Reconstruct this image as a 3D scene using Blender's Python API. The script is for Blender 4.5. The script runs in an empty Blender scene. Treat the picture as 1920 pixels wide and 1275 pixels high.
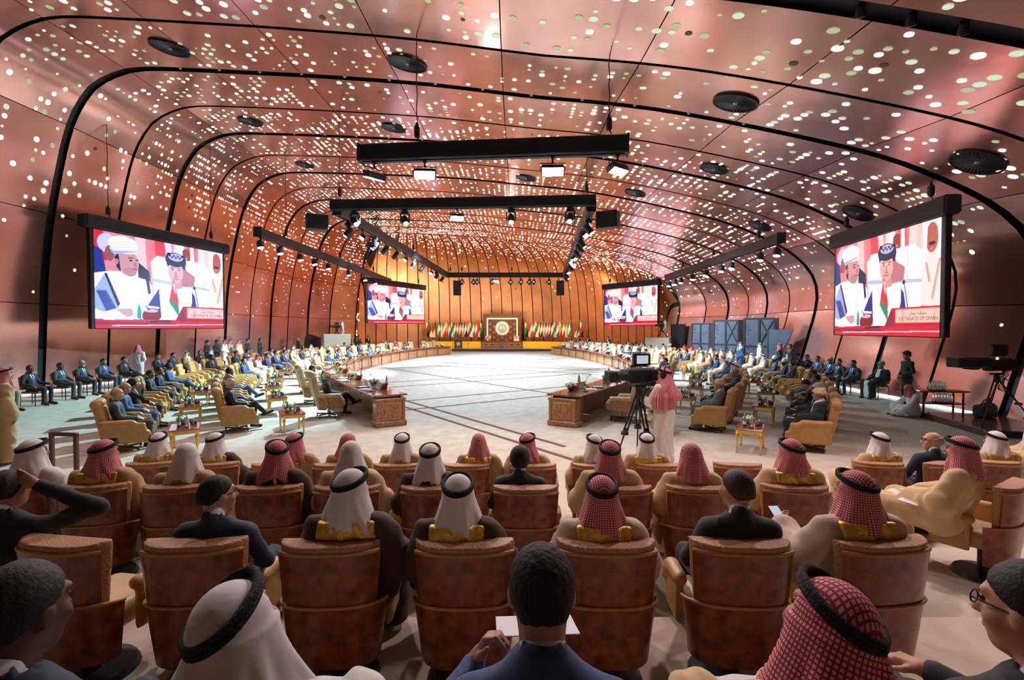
import bpy, math, random
import numpy as np
from mathutils import Vector, Matrix, Euler
random.seed(7)
RNG = np.random.default_rng(11)
C = bpy.context.scene.collection
SC = bpy.context.scene
PI = math.pi

# ------------------------------------------------------------------ camera, world, lights, exposure
F_PX, CAM_Z, HOR = 930.0, 2.5, 615.0
PITCH = math.atan((637.5 - HOR) / F_PX)
cam_d = bpy.data.cameras.new('camera')
cam_d.sensor_width = 36.0
cam_d.lens = F_PX / 1920 * 36
cam_d.clip_start, cam_d.clip_end = 0.05, 300
cam = bpy.data.objects.new('camera', cam_d)
cam.location = (0, 0, CAM_Z)
cam.rotation_euler = (PI / 2 - PITCH, 0, 0)
C.objects.link(cam)
SC.camera = cam

w = bpy.data.worlds.new('world')
SC.world = w
w.use_nodes = True
w.node_tree.nodes['Background'].inputs[0].default_value = (0.02, 0.02, 0.025, 1)
w.node_tree.nodes['Background'].inputs[1].default_value = 1.0

SC.view_settings.view_transform = 'Standard'
SC.view_settings.look = 'None'
SC.view_settings.gamma = 1
SC.view_settings.use_curve_mapping = False
SC.view_settings.exposure = 0.45
try:
    SC.cycles.use_denoising = True
    SC.cycles.use_light_tree = True
    SC.cycles.max_bounces = 8
    SC.cycles.diffuse_bounces = 4
    SC.cycles.glossy_bounces = 4
    SC.cycles.sample_clamp_indirect = 6.0
    SC.cycles.caustics_reflective = False
    SC.cycles.caustics_refractive = False
except Exception:
    pass


def spot(loc, target, power, col=(0.8, 0.92, 1.0), angle=60, blend=0.5, radius=0.12):
    l = bpy.data.lights.new('stage_beam', 'SPOT')
    l.energy, l.color = power, col
    l.spot_size, l.spot_blend, l.shadow_soft_size = math.radians(angle), blend, radius
    o = bpy.data.objects.new('stage_beam', l)
    o.location = loc
    d = Vector(target) - Vector(loc)
    o.rotation_euler = d.to_track_quat('-Z', 'Y').to_euler()
    C.objects.link(o)
    return o


COOL, ICE = (0.64, 0.83, 1.0), (0.50, 0.88, 1.0)
# beams of the central lighting frame, down on the open carpet, out to the tables and the delegates
for y_, p_ in ((17.5, 2300), (26, 4000), (35, 4300), (43, 3700)):
    spot((-1, y_, 7.6), (-1, y_ + .6, 0), p_, COOL, 128, 0.9, 0.3)
spot((-5.4, 21.2, 7.1), (-10, 16.5, 0), 7500, ICE, 78, 0.35)
spot((-5.2, 25, 7.1), (-13, 26, 0), 6500, COOL, 85, 0.5)
spot((-4.4, 32, 7.1), (-13, 38, 0), 7500, COOL, 90, 0.6)
spot((3.2, 21.2, 7.0), (8.5, 16.5, 0), 7000, ICE, 78, 0.35)
spot((3.3, 25, 7.0), (11, 26, 0), 6500, COOL, 85, 0.5)
spot((3.4, 32, 7.0), (10, 36, 0), 7500, COOL, 90, 0.6)
# the two floodlights of the nearest bar
spot((-2.2, 12.4, 6.35), (-1.8, 8.0, 0), 420, (1, 0.95, 0.9), 110, 0.8, 0.2)
spot((1.0, 12.0, 6.3), (1.2, 8.0, 0), 420, (1, 0.95, 0.9), 110, 0.8, 0.2)
# house downlights in the black ceiling tracks over the public rows
for x_, y_, z_ in ((-9.0, 10.5, 10.2), (-3.0, 9.4, 8.9), (3.5, 8.2, 7.5), (8.2, 7.5, 6.4)):
    spot((x_, y_, z_), (x_ * 0.8, 5.5, 0), 680, (1.0, 0.74, 0.74), 110, 0.8, 0.2)
# amber uplights that wash the end wall
for x_ in (-11, -6.5, -1, 4, 8.5):
    spot((x_, 50.5 - abs(x_ + 1) * 0.35, 6.6), (x_ * 1.12, 58.5 - abs(x_ + 1) * 0.55, 5.4), 1500, (1.0, 0.66, 0.38), 130, 0.9, 0.3)


def px(x, y, Y=None, z=None):
    """point of the photograph's ray at depth Y or height z"""
    dx, dz = (x - 960) / F_PX, (637.5 - y) / F_PX
    cp, sp = math.cos(PITCH), math.sin(PITCH)
    ry, rz = cp + dz * sp, -sp + dz * cp
    t = Y / ry if Y is not None else (z - CAM_Z) / rz
    return Vector((dx * t, ry * t, CAM_Z + rz * t))


# ------------------------------------------------------------------ materials
MATS = {}


def M(name, col=None, rough=0.6, metal=0.0, noise=0.0, scale=8.0, bump=0.0, emit=0.0, emit_col=None, alpha=1.0, trans=0.0, stretch=None, sheen=0.0, coat=0.0):
    if name in MATS:
        return MATS[name]
    m = bpy.data.materials.new(name)
    m.use_nodes = True
    nt = m.node_tree
    b = nt.nodes['Principled BSDF']
    c4 = (*col, 1)
    b.inputs['Base Color'].default_value = c4
    b.inputs['Roughness'].default_value = rough
    b.inputs['Metallic'].default_value = metal
    if trans:
        b.inputs['Transmission Weight'].default_value = trans
    if sheen:
        b.inputs['Sheen Weight'].default_value = sheen
    if coat:
        b.inputs['Coat Weight'].default_value = coat
    if alpha < 1:
        b.inputs['Alpha'].default_value = alpha
    if emit:
        b.inputs['Emission Color'].default_value = (*(emit_col or col), 1)
        b.inputs['Emission Strength'].default_value = emit
    if noise or bump:
        tc = nt.nodes.new('ShaderNodeTexCoord')
        src = tc.outputs['Object']
        if stretch:
            mp = nt.nodes.new('ShaderNodeMapping')
            mp.inputs['Scale'].default_value = stretch
            nt.links.new(src, mp.inputs[0])
            src = mp.outputs[0]
        n = nt.nodes.new('ShaderNodeTexNoise')
        n.inputs['Scale'].default_value = scale
        n.inputs['Detail'].default_value = 5
        nt.links.new(src, n.inputs['Vector'])
        if noise:
            mx = nt.nodes.new('ShaderNodeMix')
            mx.data_type = 'RGBA'
            mx.inputs['A'].default_value = (*[max(0, v * (1 - noise)) for v in col], 1)
            mx.inputs['B'].default_value = (*[min(1, v * (1 + noise)) for v in col], 1)
            rp = nt.nodes.new('ShaderNodeMapRange')
            rp.inputs[1].default_value, rp.inputs[2].default_value = 0.3, 0.7
            nt.links.new(n.outputs[0], rp.inputs[0])
            nt.links.new(rp.outputs[0], mx.inputs['Factor'])
            nt.links.new(mx.outputs['Result'], b.inputs['Base Color'])
        if bump:
            bp = nt.nodes.new('ShaderNodeBump')
            bp.inputs['Strength'].default_value = bump
            bp.inputs['Distance'].default_value = 0.02
            nt.links.new(n.outputs[0], bp.inputs['Height'])
            nt.links.new(bp.outputs[0], b.inputs['Normal'])
    MATS[name] = m
    return m


def M_attr(name, strength, rough=0.5, metal=0.0):
    """emission taken from a colour attribute: lit holes, LED pixels"""
    if name in MATS:
        return MATS[name]
    m = bpy.data.materials.new(name)
    m.use_nodes = True
    nt = m.node_tree
    b = nt.nodes['Principled BSDF']
    a = nt.nodes.new('ShaderNodeAttribute')
    a.attribute_name = 'Col'
    b.inputs['Base Color'].default_value = (0.02, 0.02, 0.02, 1)
    b.inputs['Roughness'].default_value = rough
    nt.links.new(a.outputs['Color'], b.inputs['Emission Color'])
    b.inputs['Emission Strength'].default_value = strength
    MATS[name] = m
    return m


def M_check(name, red, white, pitch):
    """woven check of a headcloth on its UV map (metres)"""
    m = bpy.data.materials.new(name)
    m.use_nodes = True
    nt = m.node_tree
    b = nt.nodes['Principled BSDF']
    b.inputs['Roughness'].default_value = 0.85
    uv = nt.nodes.new('ShaderNodeUVMap')
    uv.uv_map = 'UVMap'
    sx = nt.nodes.new('ShaderNodeSeparateXYZ')
    nt.links.new(uv.outputs[0], sx.inputs[0])

    def wave(o):
        mu = nt.nodes.new('ShaderNodeMath'); mu.operation = 'MULTIPLY'; mu.inputs[1].default_value = 2 * PI / pitch
        si = nt.nodes.new('ShaderNodeMath'); si.operation = 'SINE'
        nt.links.new(o, mu.inputs[0]); nt.links.new(mu.outputs[0], si.inputs[0])
        return si.outputs[0]
    mxn = nt.nodes.new('ShaderNodeMath'); mxn.operation = 'MINIMUM'
    nt.links.new(wave(sx.outputs[0]), mxn.inputs[0]); nt.links.new(wave(sx.outputs[1]), mxn.inputs[1])
    rp = nt.nodes.new('ShaderNodeMapRange')
    rp.inputs[1].default_value, rp.inputs[2].default_value = -0.62, -0.10
    nt.links.new(mxn.outputs[0], rp.inputs[0])
    mx = nt.nodes.new('ShaderNodeMix'); mx.data_type = 'RGBA'
    mx.inputs['A'].default_value = (*red, 1); mx.inputs['B'].default_value = (*white, 1)
    nt.links.new(rp.outputs[0], mx.inputs['Factor'])
    nt.links.new(mx.outputs['Result'], b.inputs['Base Color'])
    MATS[name] = m
    return m


def M_copper(name, col, rough):
    m = bpy.data.materials.new(name)
    m.use_nodes = True
    nt = m.node_tree
    b = nt.nodes['Principled BSDF']
    b.inputs['Metallic'].default_value = 0.82
    tc = nt.nodes.new('ShaderNodeTexCoord')
    n = nt.nodes.new('ShaderNodeTexNoise'); n.inputs['Scale'].default_value = 0.55; n.inputs['Detail'].default_value = 6
    n2 = nt.nodes.new('ShaderNodeTexNoise'); n2.inputs['Scale'].default_value = 1.1; n2.inputs['Detail'].default_value = 3
    nt.links.new(tc.outputs['Object'], n.inputs['Vector']); nt.links.new(tc.outputs['Object'], n2.inputs['Vector'])
    info = nt.nodes.new('ShaderNodeObjectInfo')
    mx = nt.nodes.new('ShaderNodeMix'); mx.data_type = 'RGBA'
    mx.inputs['A'].default_value = (*[v * 0.78 for v in col], 1); mx.inputs['B'].default_value = (*[min(1, v * 1.22) for v in col], 1)
    ad = nt.nodes.new('ShaderNodeMath'); ad.operation = 'ADD'
    sc = nt.nodes.new('ShaderNodeMath'); sc.operation = 'MULTIPLY'; sc.inputs[1].default_value = 0.35
    nt.links.new(info.outputs['Random'], sc.inputs[0])
    nt.links.new(n.outputs[0], ad.inputs[0]); nt.links.new(sc.outputs[0], ad.inputs[1])
    rp = nt.nodes.new('ShaderNodeMapRange'); rp.inputs[1].default_value, rp.inputs[2].default_value = 0.35, 0.95
    nt.links.new(ad.outputs[0], rp.inputs[0]); nt.links.new(rp.outputs[0], mx.inputs['Factor'])
    nt.links.new(mx.outputs['Result'], b.inputs['Base Color'])
    r2 = nt.nodes.new('ShaderNodeMapRange'); r2.inputs[3].default_value, r2.inputs[4].default_value = rough * 0.8, rough * 1.3
    nt.links.new(n2.outputs[0], r2.inputs[0]); nt.links.new(r2.outputs[0], b.inputs['Roughness'])
    bp = nt.nodes.new('ShaderNodeBump'); bp.inputs['Strength'].default_value = 0.12; bp.inputs['Distance'].default_value = 0.05
    nt.links.new(n2.outputs[0], bp.inputs['Height']); nt.links.new(bp.outputs[0], b.inputs['Normal'])
    MATS[name] = m
    return m


M_copper('copper', (0.87, 0.43, 0.375), 0.18)
M_copper('copper_end', (0.82, 0.39, 0.20), 0.34)
M('black_gap', (0.006, 0.006, 0.008), 0.5)
M('backing', (0.03, 0.018, 0.014), 0.8)
M('black_metal', (0.012, 0.013, 0.018), 0.45, 0.2, noise=0.3, scale=3)
M('dark_grille', (0.02, 0.022, 0.03), 0.55, 0.3)
M('steel', (0.35, 0.36, 0.38), 0.35, 0.9)
M('chrome', (0.7, 0.7, 0.72), 0.15, 1.0)
M('carpet', (0.60, 0.51, 0.42), 0.95, noise=0.13, scale=3.0, bump=0.25)
M('carpet_line', (0.17, 0.075, 0.05), 0.9, noise=0.15, scale=20)
M('wood', (0.33, 0.125, 0.045), 0.32, noise=0.35, scale=6, stretch=(1, 1, 5), coat=0.3)
M('burl', (0.27, 0.064, 0.018), 0.33, noise=0.55, scale=14, coat=0.35)
M('burl_light', (0.42, 0.17, 0.055), 0.35, noise=0.4, scale=16, coat=0.3)
M('oak_frame', (0.50, 0.25, 0.085), 0.38, noise=0.2, scale=10, coat=0.2)
M('dark_wood', (0.12, 0.045, 0.03), 0.35, noise=0.3, scale=6, coat=0.3)
M('table_wood', (0.28, 0.09, 0.05), 0.18, noise=0.3, scale=5, coat=0.6)
M('leather', (0.50, 0.27, 0.085), 0.42, noise=0.10, scale=10, bump=0.1)
M('leather_pale', (0.66, 0.47, 0.25), 0.42, noise=0.08, scale=10, bump=0.1)
M('leather_brown', (0.30, 0.13, 0.04), 0.4, noise=0.15, scale=9)
M('quilt', (0.50, 0.25, 0.13), 0.5, noise=0.12, scale=60, bump=0.5)
M('gold', (0.75, 0.48, 0.12), 0.3, 0.8, noise=0.15, scale=12)
M('gold_thread', (0.85, 0.55, 0.08), 0.4, 0.5, noise=0.3, scale=60, bump=0.3)
M('yellow_cloth', (0.90, 0.62, 0.03), 0.7, noise=0.12, scale=8)
M('glass', (0.9, 0.97, 1.0), 0.05, trans=0.85)
M('green_glass', (0.05, 0.55, 0.22), 0.08, trans=0.4)
M('leaf', (0.10, 0.33, 0.05), 0.6, noise=0.4, scale=30)
M('petal', (0.80, 0.80, 0.52), 0.7, noise=0.2, scale=30)
M('yellow_petal', (0.85, 0.78, 0.03), 0.7, noise=0.2, scale=20)
M('paper', (0.85, 0.86, 0.88), 0.7)
M('white_paint', (0.8, 0.8, 0.8), 0.5)
M('beige_board', (0.62, 0.50, 0.36), 0.6, noise=0.05)
M('lamp', (1, 1, 1), 0.5, emit=40, emit_col=(0.86, 0.95, 1.0))
M('lamp_hot', (1, 1, 1), 0.5, emit=90, emit_col=(1.0, 0.98, 0.92))
M('lamp_blue', (1, 1, 1), 0.5, emit=12, emit_col=(0.35, 0.75, 1.0))
M('led_strip', (1, 1, 1), 0.5, emit=1.8, emit_col=(0.75, 0.9, 1.0))
M('amber_glow', (1, 1, 1), 0.5, emit=2.6, emit_col=(1.0, 0.60, 0.12))
M('emblem_pale', (0.62, 0.70, 0.74), 0.5)
M('emblem_dark', (0.22, 0.33, 0.36), 0.5)
M('flag_gold', (0.45, 0.3, 0.03), 0.5)
M('dark_blue_box', (0.05, 0.07, 0.11), 0.5, noise=0.2, scale=2)
M('panel_grey', (0.075, 0.085, 0.115), 0.5, noise=0.3, scale=2)
M('door_dark', (0.015, 0.017, 0.022), 0.6)
# people
for n_, c_ in (('skin_light', (0.60, 0.33, 0.22)), ('skin_mid', (0.44, 0.21, 0.125)), ('skin_brown', (0.25, 0.11, 0.06)), ('skin_dark', (0.10, 0.042, 0.025))):
    M(n_, c_, 0.5, noise=0.08, scale=20)
for n_, c_ in (('suit_black', (0.010, 0.011, 0.016)), ('suit_navy', (0.012, 0.026, 0.065)), ('suit_blue', (0.018, 0.07, 0.21)), ('suit_charcoal', (0.045, 0.045, 0.055)),
               ('suit_grey', (0.13, 0.115, 0.11)), ('uniform_dark', (0.012, 0.018, 0.018)), ('suit_slate', (0.035, 0.085, 0.23))):
    M(n_, c_, 0.75, noise=0.2, scale=30, sheen=0.15)
for n_, c_ in (('thobe_white', (0.80, 0.78, 0.76)), ('thobe_cream', (0.66, 0.54, 0.42)), ('bisht_cream', (0.72, 0.52, 0.28)), ('bisht_tan', (0.52, 0.34, 0.16)),
               ('bisht_brown', (0.07, 0.04, 0.03)), ('bisht_black', (0.010, 0.010, 0.014)), ('ghutra_white', (0.84, 0.79, 0.79)), ('shirt_white', (0.8, 0.82, 0.86)),
               ('khaki', (0.33, 0.26, 0.18))):
    M(n_, c_, 0.85, noise=0.06, scale=12, sheen=0.1, bump=0.12)
M('tie_blue', (0.03, 0.08, 0.3), 0.5); M('tie_red', (0.35, 0.03, 0.05), 0.5)
M('agal', (0.008, 0.008, 0.010), 0.8, bump=0.5, scale=120, noise=0.4)
M('hair_black', (0.006, 0.005, 0.005), 0.65, noise=0.5, scale=90, bump=0.25)
M('hair_curly', (0.005, 0.004, 0.004), 0.75, noise=0.5, scale=70, bump=0.4)
M('hair_brown', (0.05, 0.03, 0.02), 0.6, noise=0.4, scale=90, bump=0.22)
M('hair_grey', (0.30, 0.28, 0.27), 0.7, noise=0.3, scale=90, bump=0.2)
M('hair_white', (0.62, 0.60, 0.58), 0.7, noise=0.2, scale=90, bump=0.2)
M('shoe_black', (0.008, 0.008, 0.009), 0.3)
M('eye', (0.05, 0.03, 0.02), 0.2)
M('teal_cloth', (0.03, 0.42, 0.40), 0.8)
M('phone_screen', (.1, .1, .1), 0.3, emit=0.45, emit_col=(0.75, 0.88, 1.0))
M_check('ghutra_red', (0.50, 0.02, 0.05), (0.80, 0.52, 0.54), 0.0140)
M_check('turban_red', (0.42, 0.03, 0.05), (0.75, 0.62, 0.55), 0.09)
M('turban_beige', (0.70, 0.55, 0.38), 0.85, noise=0.2, scale=25)


# ------------------------------------------------------------------ mesh helpers
def mesh_from(name, V, faces, mats=None, fmat=None, smooth=True):
    me = bpy.data.meshes.new(name)
    V = np.asarray(V, dtype=np.float32)
    if isinstance(faces, np.ndarray):
        n, k = faces.shape
        tot = np.full(n, k, dtype=np.int32)
        flat = faces.astype(np.int32).ravel()
    else:
        tot = np.array([len(f) for f in faces], dtype=np.int32)
        flat = np.array([i for f in faces for i in f], dtype=np.int32)
    me.vertices.add(len(V)); me.vertices.foreach_set('co', V.ravel())
    me.loops.add(len(flat)); me.loops.foreach_set('vertex_index', flat)
    me.polygons.add(len(tot))
    st = np.zeros(len(tot), dtype=np.int32); st[1:] = np.cumsum(tot)[:-1]
    me.polygons.foreach_set('loop_start', st)
    if fmat is not None:
        me.polygons.foreach_set('material_index', np.asarray(fmat, dtype=np.int32))
    sm = np.ones(len(tot), dtype=bool) if smooth is True else (np.zeros(len(tot), dtype=bool) if smooth is False else np.asarray(smooth, dtype=bool))
    me.polygons.foreach_set('use_smooth', sm)
    for m in (mats or []):
        me.materials.append(MATS[m])
    me.update(calc_edges=True)
    return me


class MB:
    """collects shapes of one mesh"""
    def __init__(s):
        s.V, s.F, s.S, s.MI = [], [], [], []
        s.mi = 0

    def add(s, verts, faces, smooth=False, mat=None):
        o = len(s.V)
        s.V += [tuple(v) for v in verts]
        s.F += [tuple(i + o for i in f) for f in faces]
        s.S += [smooth] * len(faces)
        s.MI += [s.mi] * len(faces)
        return s

    def box(s, c, d, rz=0.0, bev=0.0, R=None):
        x, y, z = d[0] / 2, d[1] / 2, d[2] / 2
        if R is None:
            R = Matrix.Rotation(rz, 3, 'Z')
        c = Vector(c)
        if bev <= 0:
            pts = [(-x, -y, -z), (x, -y, -z), (x, y, -z), (-x, y, -z), (-x, -y, z), (x, -y, z), (x, y, z), (-x, y, z)]
            f = [(0, 3, 2, 1), (4, 5, 6, 7), (0, 1, 5, 4), (1, 2, 6, 5), (2, 3, 7, 6), (3, 0, 4, 7)]
            return s.add([c + R @ Vector(p) for p in pts], f)
        b = min(bev, x * 0.95, y * 0.95, z * 0.95)
        pts, idx = [], {}
        for sx in (-1, 1):
            for sy in (-1, 1):
                for sz in (-1, 1):
                    for a in range(3):
                        p = [sx * (x - b), sy * (y - b), sz * (z - b)]
                        p[a] += (sx, sy, sz)[a] * b
                        idx[sx, sy, sz, a] = len(pts)
                        pts.append(p)
        f = []
        for a in range(3):
            for sg in (-1, 1):
                o1, o2 = (a + 1) % 3, (a + 2) % 3
                q = []
                for s1, s2 in ((-1, -1), (1, -1), (1, 1), (-1, 1)):
                    k = [0, 0, 0]; k[a], k[o1], k[o2] = sg, s1, s2
                    q.append(idx[k[0], k[1], k[2], a])
                f.append(q if sg > 0 else q[::-1])
        for a in range(3):
            o1, o2 = (a + 1) % 3, (a + 2) % 3
            for s1 in (-1, 1):
                for s2 in (-1, 1):
                    k0, k1 = [0, 0, 0], [0, 0, 0]
                    k0[a], k0[o1], k0[o2] = -1, s1, s2
                    k1[a], k1[o1], k1[o2] = 1, s1, s2
                    q = [idx[(*k0, o1)], idx[(*k1, o1)], idx[(*k1, o2)], idx[(*k0, o2)]]
                    f.append(q if s1 * s2 < 0 else q[::-1])
        for sx in (-1, 1):
            for sy in (-1, 1):
                for sz in (-1, 1):
                    q = [idx[sx, sy, sz, a] for a in range(3)]
                    f.append(q if sx * sy * sz > 0 else q[::-1])
        return s.add([c + R @ Vector(p) for p in pts], f)

    def cyl(s, a, b, r1, r2=None, n=12, caps=True, smooth=True):
        a, b = Vector(a), Vector(b)
        r2 = r1 if r2 is None else r2
        d = (b - a).normalized()
        u = d.orthogonal().normalized(); v = d.cross(u)
        pts = []
        for i in range(n):
            t = 2 * PI * i / n
            e = u * math.cos(t) + v * math.sin(t)
            pts += [a + e * r1, b + e * r2]
        f = [(2 * i, 2 * ((i + 1) % n), 2 * ((i + 1) % n) + 1, 2 * i + 1) for i in range(n)]
        s.add(pts, f, smooth)
        if caps:
            s.add([pts[2 * i] for i in range(n)], [tuple(range(n - 1, -1, -1))])
            s.add([pts[2 * i + 1] for i in range(n)], [tuple(range(n))])
        return s

    def tube(s, path, r, n=8, closed=False):
        P = [Vector(p) for p in path]
        m = len(P)
        pts = []
        u = None
        for i, p in enumerate(P):
            if closed:
                d = (P[(i + 1) % m] - P[i - 1]).normalized()
            else:
                d = (P[min(i + 1, m - 1)] - P[max(i - 1, 0)]).normalized()
            if u is None:
                u = d.orthogonal().normalized()
            u = (u - d * u.dot(d)).normalized()
            v = d.cross(u)
            rr = r[i] if isinstance(r, (list, tuple)) else r
            pts += [p + (u * math.cos(2 * PI * k / n) + v * math.sin(2 * PI * k / n)) * rr for k in range(n)]
        f = []
        for i in range(m if closed else m - 1):
            j = (i + 1) % m
            f += [(i * n + k, i * n + (k + 1) % n, j * n + (k + 1) % n, j * n + k) for k in range(n)]
        s.add(pts, f, True)
        if not closed:
            s.add(pts[:n], [tuple(range(n - 1, -1, -1))]); s.add(pts[-n:], [tuple(range(n))])
        return s

    def lathe(s, prof, c=(0, 0, 0), n=16, smooth=True):
        c = Vector(c)
        pts = [c + Vector((r * math.cos(2 * PI * k / n), r * math.sin(2 * PI * k / n), z)) for r, z in prof for k in range(n)]
        f = [(i * n + k, i * n + (k + 1) % n, (i + 1) * n + (k + 1) % n, (i + 1) * n + k) for i in range(len(prof) - 1) for k in range(n)]
        return s.add(pts, f, smooth)

    def ball(s, c, r, n=10, m=7, R=None):
        c = Vector(c)
        r = Vector(r) if hasattr(r, '__len__') else Vector((r, r, r))
        pts = []
        for i in range(m + 1):
            th = PI * i / m
            for k in range(n):
                p = Vector((r.x * math.sin(th) * math.cos(2 * PI * k / n), r.y * math.sin(th) * math.sin(2 * PI * k / n), r.z * math.cos(th)))
                pts.append(c + (R @ p if R is not None else p))
        f = [(i * n + k, (i + 1) * n + k, (i + 1) * n + (k + 1) % n, i * n + (k + 1) % n) for i in range(m) for k in range(n)]
        return s.add(pts, f, True)

    def prism(s, poly, axis_from, axis_to):
        """polygon (list of 3D points) swept by vector"""
        d = Vector(axis_to) - Vector(axis_from)
        P = [Vector(p) for p in poly]
        n = len(P)
        s.add(P + [p + d for p in P], [tuple(range(n - 1, -1, -1)), tuple(range(n, 2 * n))] + [(i, (i + 1) % n, n + (i + 1) % n, n + i) for i in range(n)])
        return s

    def grid(s, rows, smooth=True, thick=None):
        nr, nc = len(rows), len(rows[0])
        s.add([p for r in rows for p in r], [(i * nc + j, i * nc + j + 1, (i + 1) * nc + j + 1, (i + 1) * nc + j) for i in range(nr - 1) for j in range(nc - 1)], smooth)
        return s

    def mesh(s, name, mats):
        return mesh_from(name, s.V, s.F, mats if isinstance(mats, (list, tuple)) else [mats], s.MI, s.S)


def obj(name, me, parent=None, mat=None, loc=None, rz=None):
    if isinstance(me, MB):
        me = me.mesh(name, mat)
    o = bpy.data.objects.new(name, me)
    C.objects.link(o)
    if parent is not None:
        o.parent = parent
    if loc is not None:
        o.location = loc
    if rz is not None:
        o.rotation_euler = (0, 0, rz)
    return o


def tag(o, label, cat, group=None):
    assert 4 <= len(label.replace('-', ' ').split()) , label
    if len(label.split()) > 16: print('LONG', len(label.split()), label)
    o['label'] = label; o['category'] = cat
    if group:
        o['group'] = group
    return o


def thing(name, label, cat, loc=(0, 0, 0), rz=0.0, group=None):
    o = bpy.data.objects.new(name, None)
    o.empty_display_size = 0.1
    C.objects.link(o)
    o.location = loc; o.rotation_euler = (0, 0, rz)
    return tag(o, label, cat, group)


def struct(o):
    o['kind'] = 'structure'
    return o


def stuff(o):
    o['kind'] = 'stuff'
    return o


def dup(root, loc, rz, label=None, group=None, scale=None):
    r = root.copy(); C.objects.link(r)
    r.location = loc; r.rotation_euler = (0, 0, rz)
    if label: r['label'] = label
    if group: r['group'] = group
    if scale: r.scale = (scale,) * 3
    for ch in list(root.children):
        c = ch.copy(); C.objects.link(c); c.parent = r
        for g in ch.children:
            d = g.copy(); C.objects.link(d); d.parent = c
    return r


def setmat(o, m, slot=0):
    s = o.material_slots[slot]
    s.link = 'OBJECT'
    s.material = MATS[m]


def catmull(P, n):
    """resample a polyline smoothly to n points, even by arc length"""
    P = np.asarray(P, float)
    Q = np.vstack([2 * P[0] - P[1], P, 2 * P[-1] - P[-2]])
    out = []
    for i in range(1, len(Q) - 2):
        for t in np.linspace(0, 1, 16, endpoint=False):
            a, b, c, d = Q[i - 1], Q[i], Q[i + 1], Q[i + 2]
            out.append(0.5 * (2 * b + (c - a) * t + (2 * a - 5 * b + 4 * c - d) * t * t + (3 * b - a - 3 * c + d) * t ** 3))
    out.append(P[-1])
    out = np.array(out)
    L = np.concatenate([[0], np.cumsum(np.linalg.norm(np.diff(out, axis=0), axis=1))])
    s = np.linspace(0, L[-1], n)
    return np.stack([np.interp(s, L, out[:, k]) for k in range(P.shape[1])], 1)
# ------------------------------------------------------------------ the hall: floor, ribs, copper skin, perforations
def edge_L(k):
    x = np.interp(k, [-8, -4, 0, 5, 7, 8, 9, 10], [-17.6, -17.8, -18, -19, -19.3, -19.0, -18.2, -16.6])
    return x, 18.9 + 3.35 * k


def edge_R(k):
    x = np.interp(k, [-8, 0, 5, 7, 8, 9, 10], [13.3, 13.5, 14.5, 14.9, 14.8, 14.3, 13.2])
    return x, 13.2 + 2.75 * k


PROF = catmull([(-18, 0), (-17.9, 1.5), (-17.8, 3), (-17.7, 4.5), (-17.4, 6.5), (-16.95, 8.4), (-16.5, 9.9), (-16, 10.85), (-15.3, 11.6), (-14.3, 12), (-13.2, 12.1),
                (-11, 11.9), (-8.3, 11.6), (-6.2, 11.35), (-2.85, 10.9), (.2, 10.35), (3.2, 9.8), (5.6, 9.2), (8.5, 8.3), (10.4, 7.6), (11.9, 6.8), (12.9, 6.1),
                (13.6, 5.3), (13.95, 4.4), (13.9, 3.3), (13.6, 2), (13.2, .3), (13.1, 0)], 121)
NP = len(PROF)
QX, QZ = (PROF[:, 0] + 18) / 31.5, PROF[:, 1]


def zfac(k, q):
    """the vault is a little lower over the public rows"""
    f = float(np.interp(k, [-3.5, -2, -1, 0, 2, 4], [0.87, 0.885, 0.905, 0.94, 0.985, 1.01]))
    return 1 + (f - 1) * float(np.interp(q, [0, .1, .35, .6, 1], [0, .35, .65, 1, 1]))


def hull(k, s, off=0.0):
    """skin point: rib number k, fraction s along the rib"""
    q, z = np.interp(s * (NP - 1), np.arange(NP), QX), np.interp(s * (NP - 1), np.arange(NP), QZ)
    xl, yl = edge_L(k); xr, yr = edge_R(k)
    z = z * zfac(k, q)
    if off:
        q2, z2 = np.interp(s * (NP - 1) + 0.5, np.arange(NP), QX), np.interp(s * (NP - 1) + 0.5, np.arange(NP), QZ)
        q1, z1 = np.interp(s * (NP - 1) - 0.5, np.arange(NP), QX), np.interp(s * (NP - 1) - 0.5, np.arange(NP), QZ)
        tx, tz = (q2 - q1) * 31.5, z2 - z1
        n = math.hypot(tx, tz) + 1e-9
        q, z = q + off * tz / n / 31.5, z - off * tx / n     # inward
    return Vector((xl + (xr - xl) * q, yl + (yr - yl) * q, max(z, -0.1)))


# end wall: a curved plan from the last left rib round to the last right rib, rising into the last arch
WB = catmull([(-16.6, 52.4), (-13.6, 55.2), (-10, 57.0), (-5.5, 58.2), (-1, 58.4), (3.5, 57.3), (7.4, 54.2), (10.4, 49.5), (12.4, 44.8), (13.1, 40.7)], 121)


def endwall(t, v, off=0.0):
    s = float(np.interp(t, (0, .05, .5, .95, 1), (0, .27, .56, .84, 1)))
    A = hull(10, s)
    b = Vector((np.interp(t * 120, np.arange(121), WB[:, 0]), np.interp(t * 120, np.arange(121), WB[:, 1]), 0))
    p1 = b + Vector((0, 0, A.z * 0.86)) + (A - b) * Vector((0.05, 0.05, 0)).x
    p1.z = A.z * 0.86
    p2 = b.lerp(A, 0.22); p2.z = A.z * 1.0
    p = b * (1 - v) ** 3 + p1 * 3 * v * (1 - v) ** 2 + p2 * 3 * v * v * (1 - v) + A * v ** 3
    if off:
        e = 0.01
        du = endwall(min(1, t + e), v) - endwall(max(0, t - e), v)
        dv = endwall(t, min(1, v + e)) - endwall(t, max(0, v - e))
        n = dv.cross(du)
        if n.length < 1e-6:
            n = Vector((0, -1, 0))
        n.normalize()
        if n.dot(Vector((-1, 44, 4)) - p) < 0:
            n = -n
        p = p + n * off
    return p


K0, K1 = -8, 10
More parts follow.
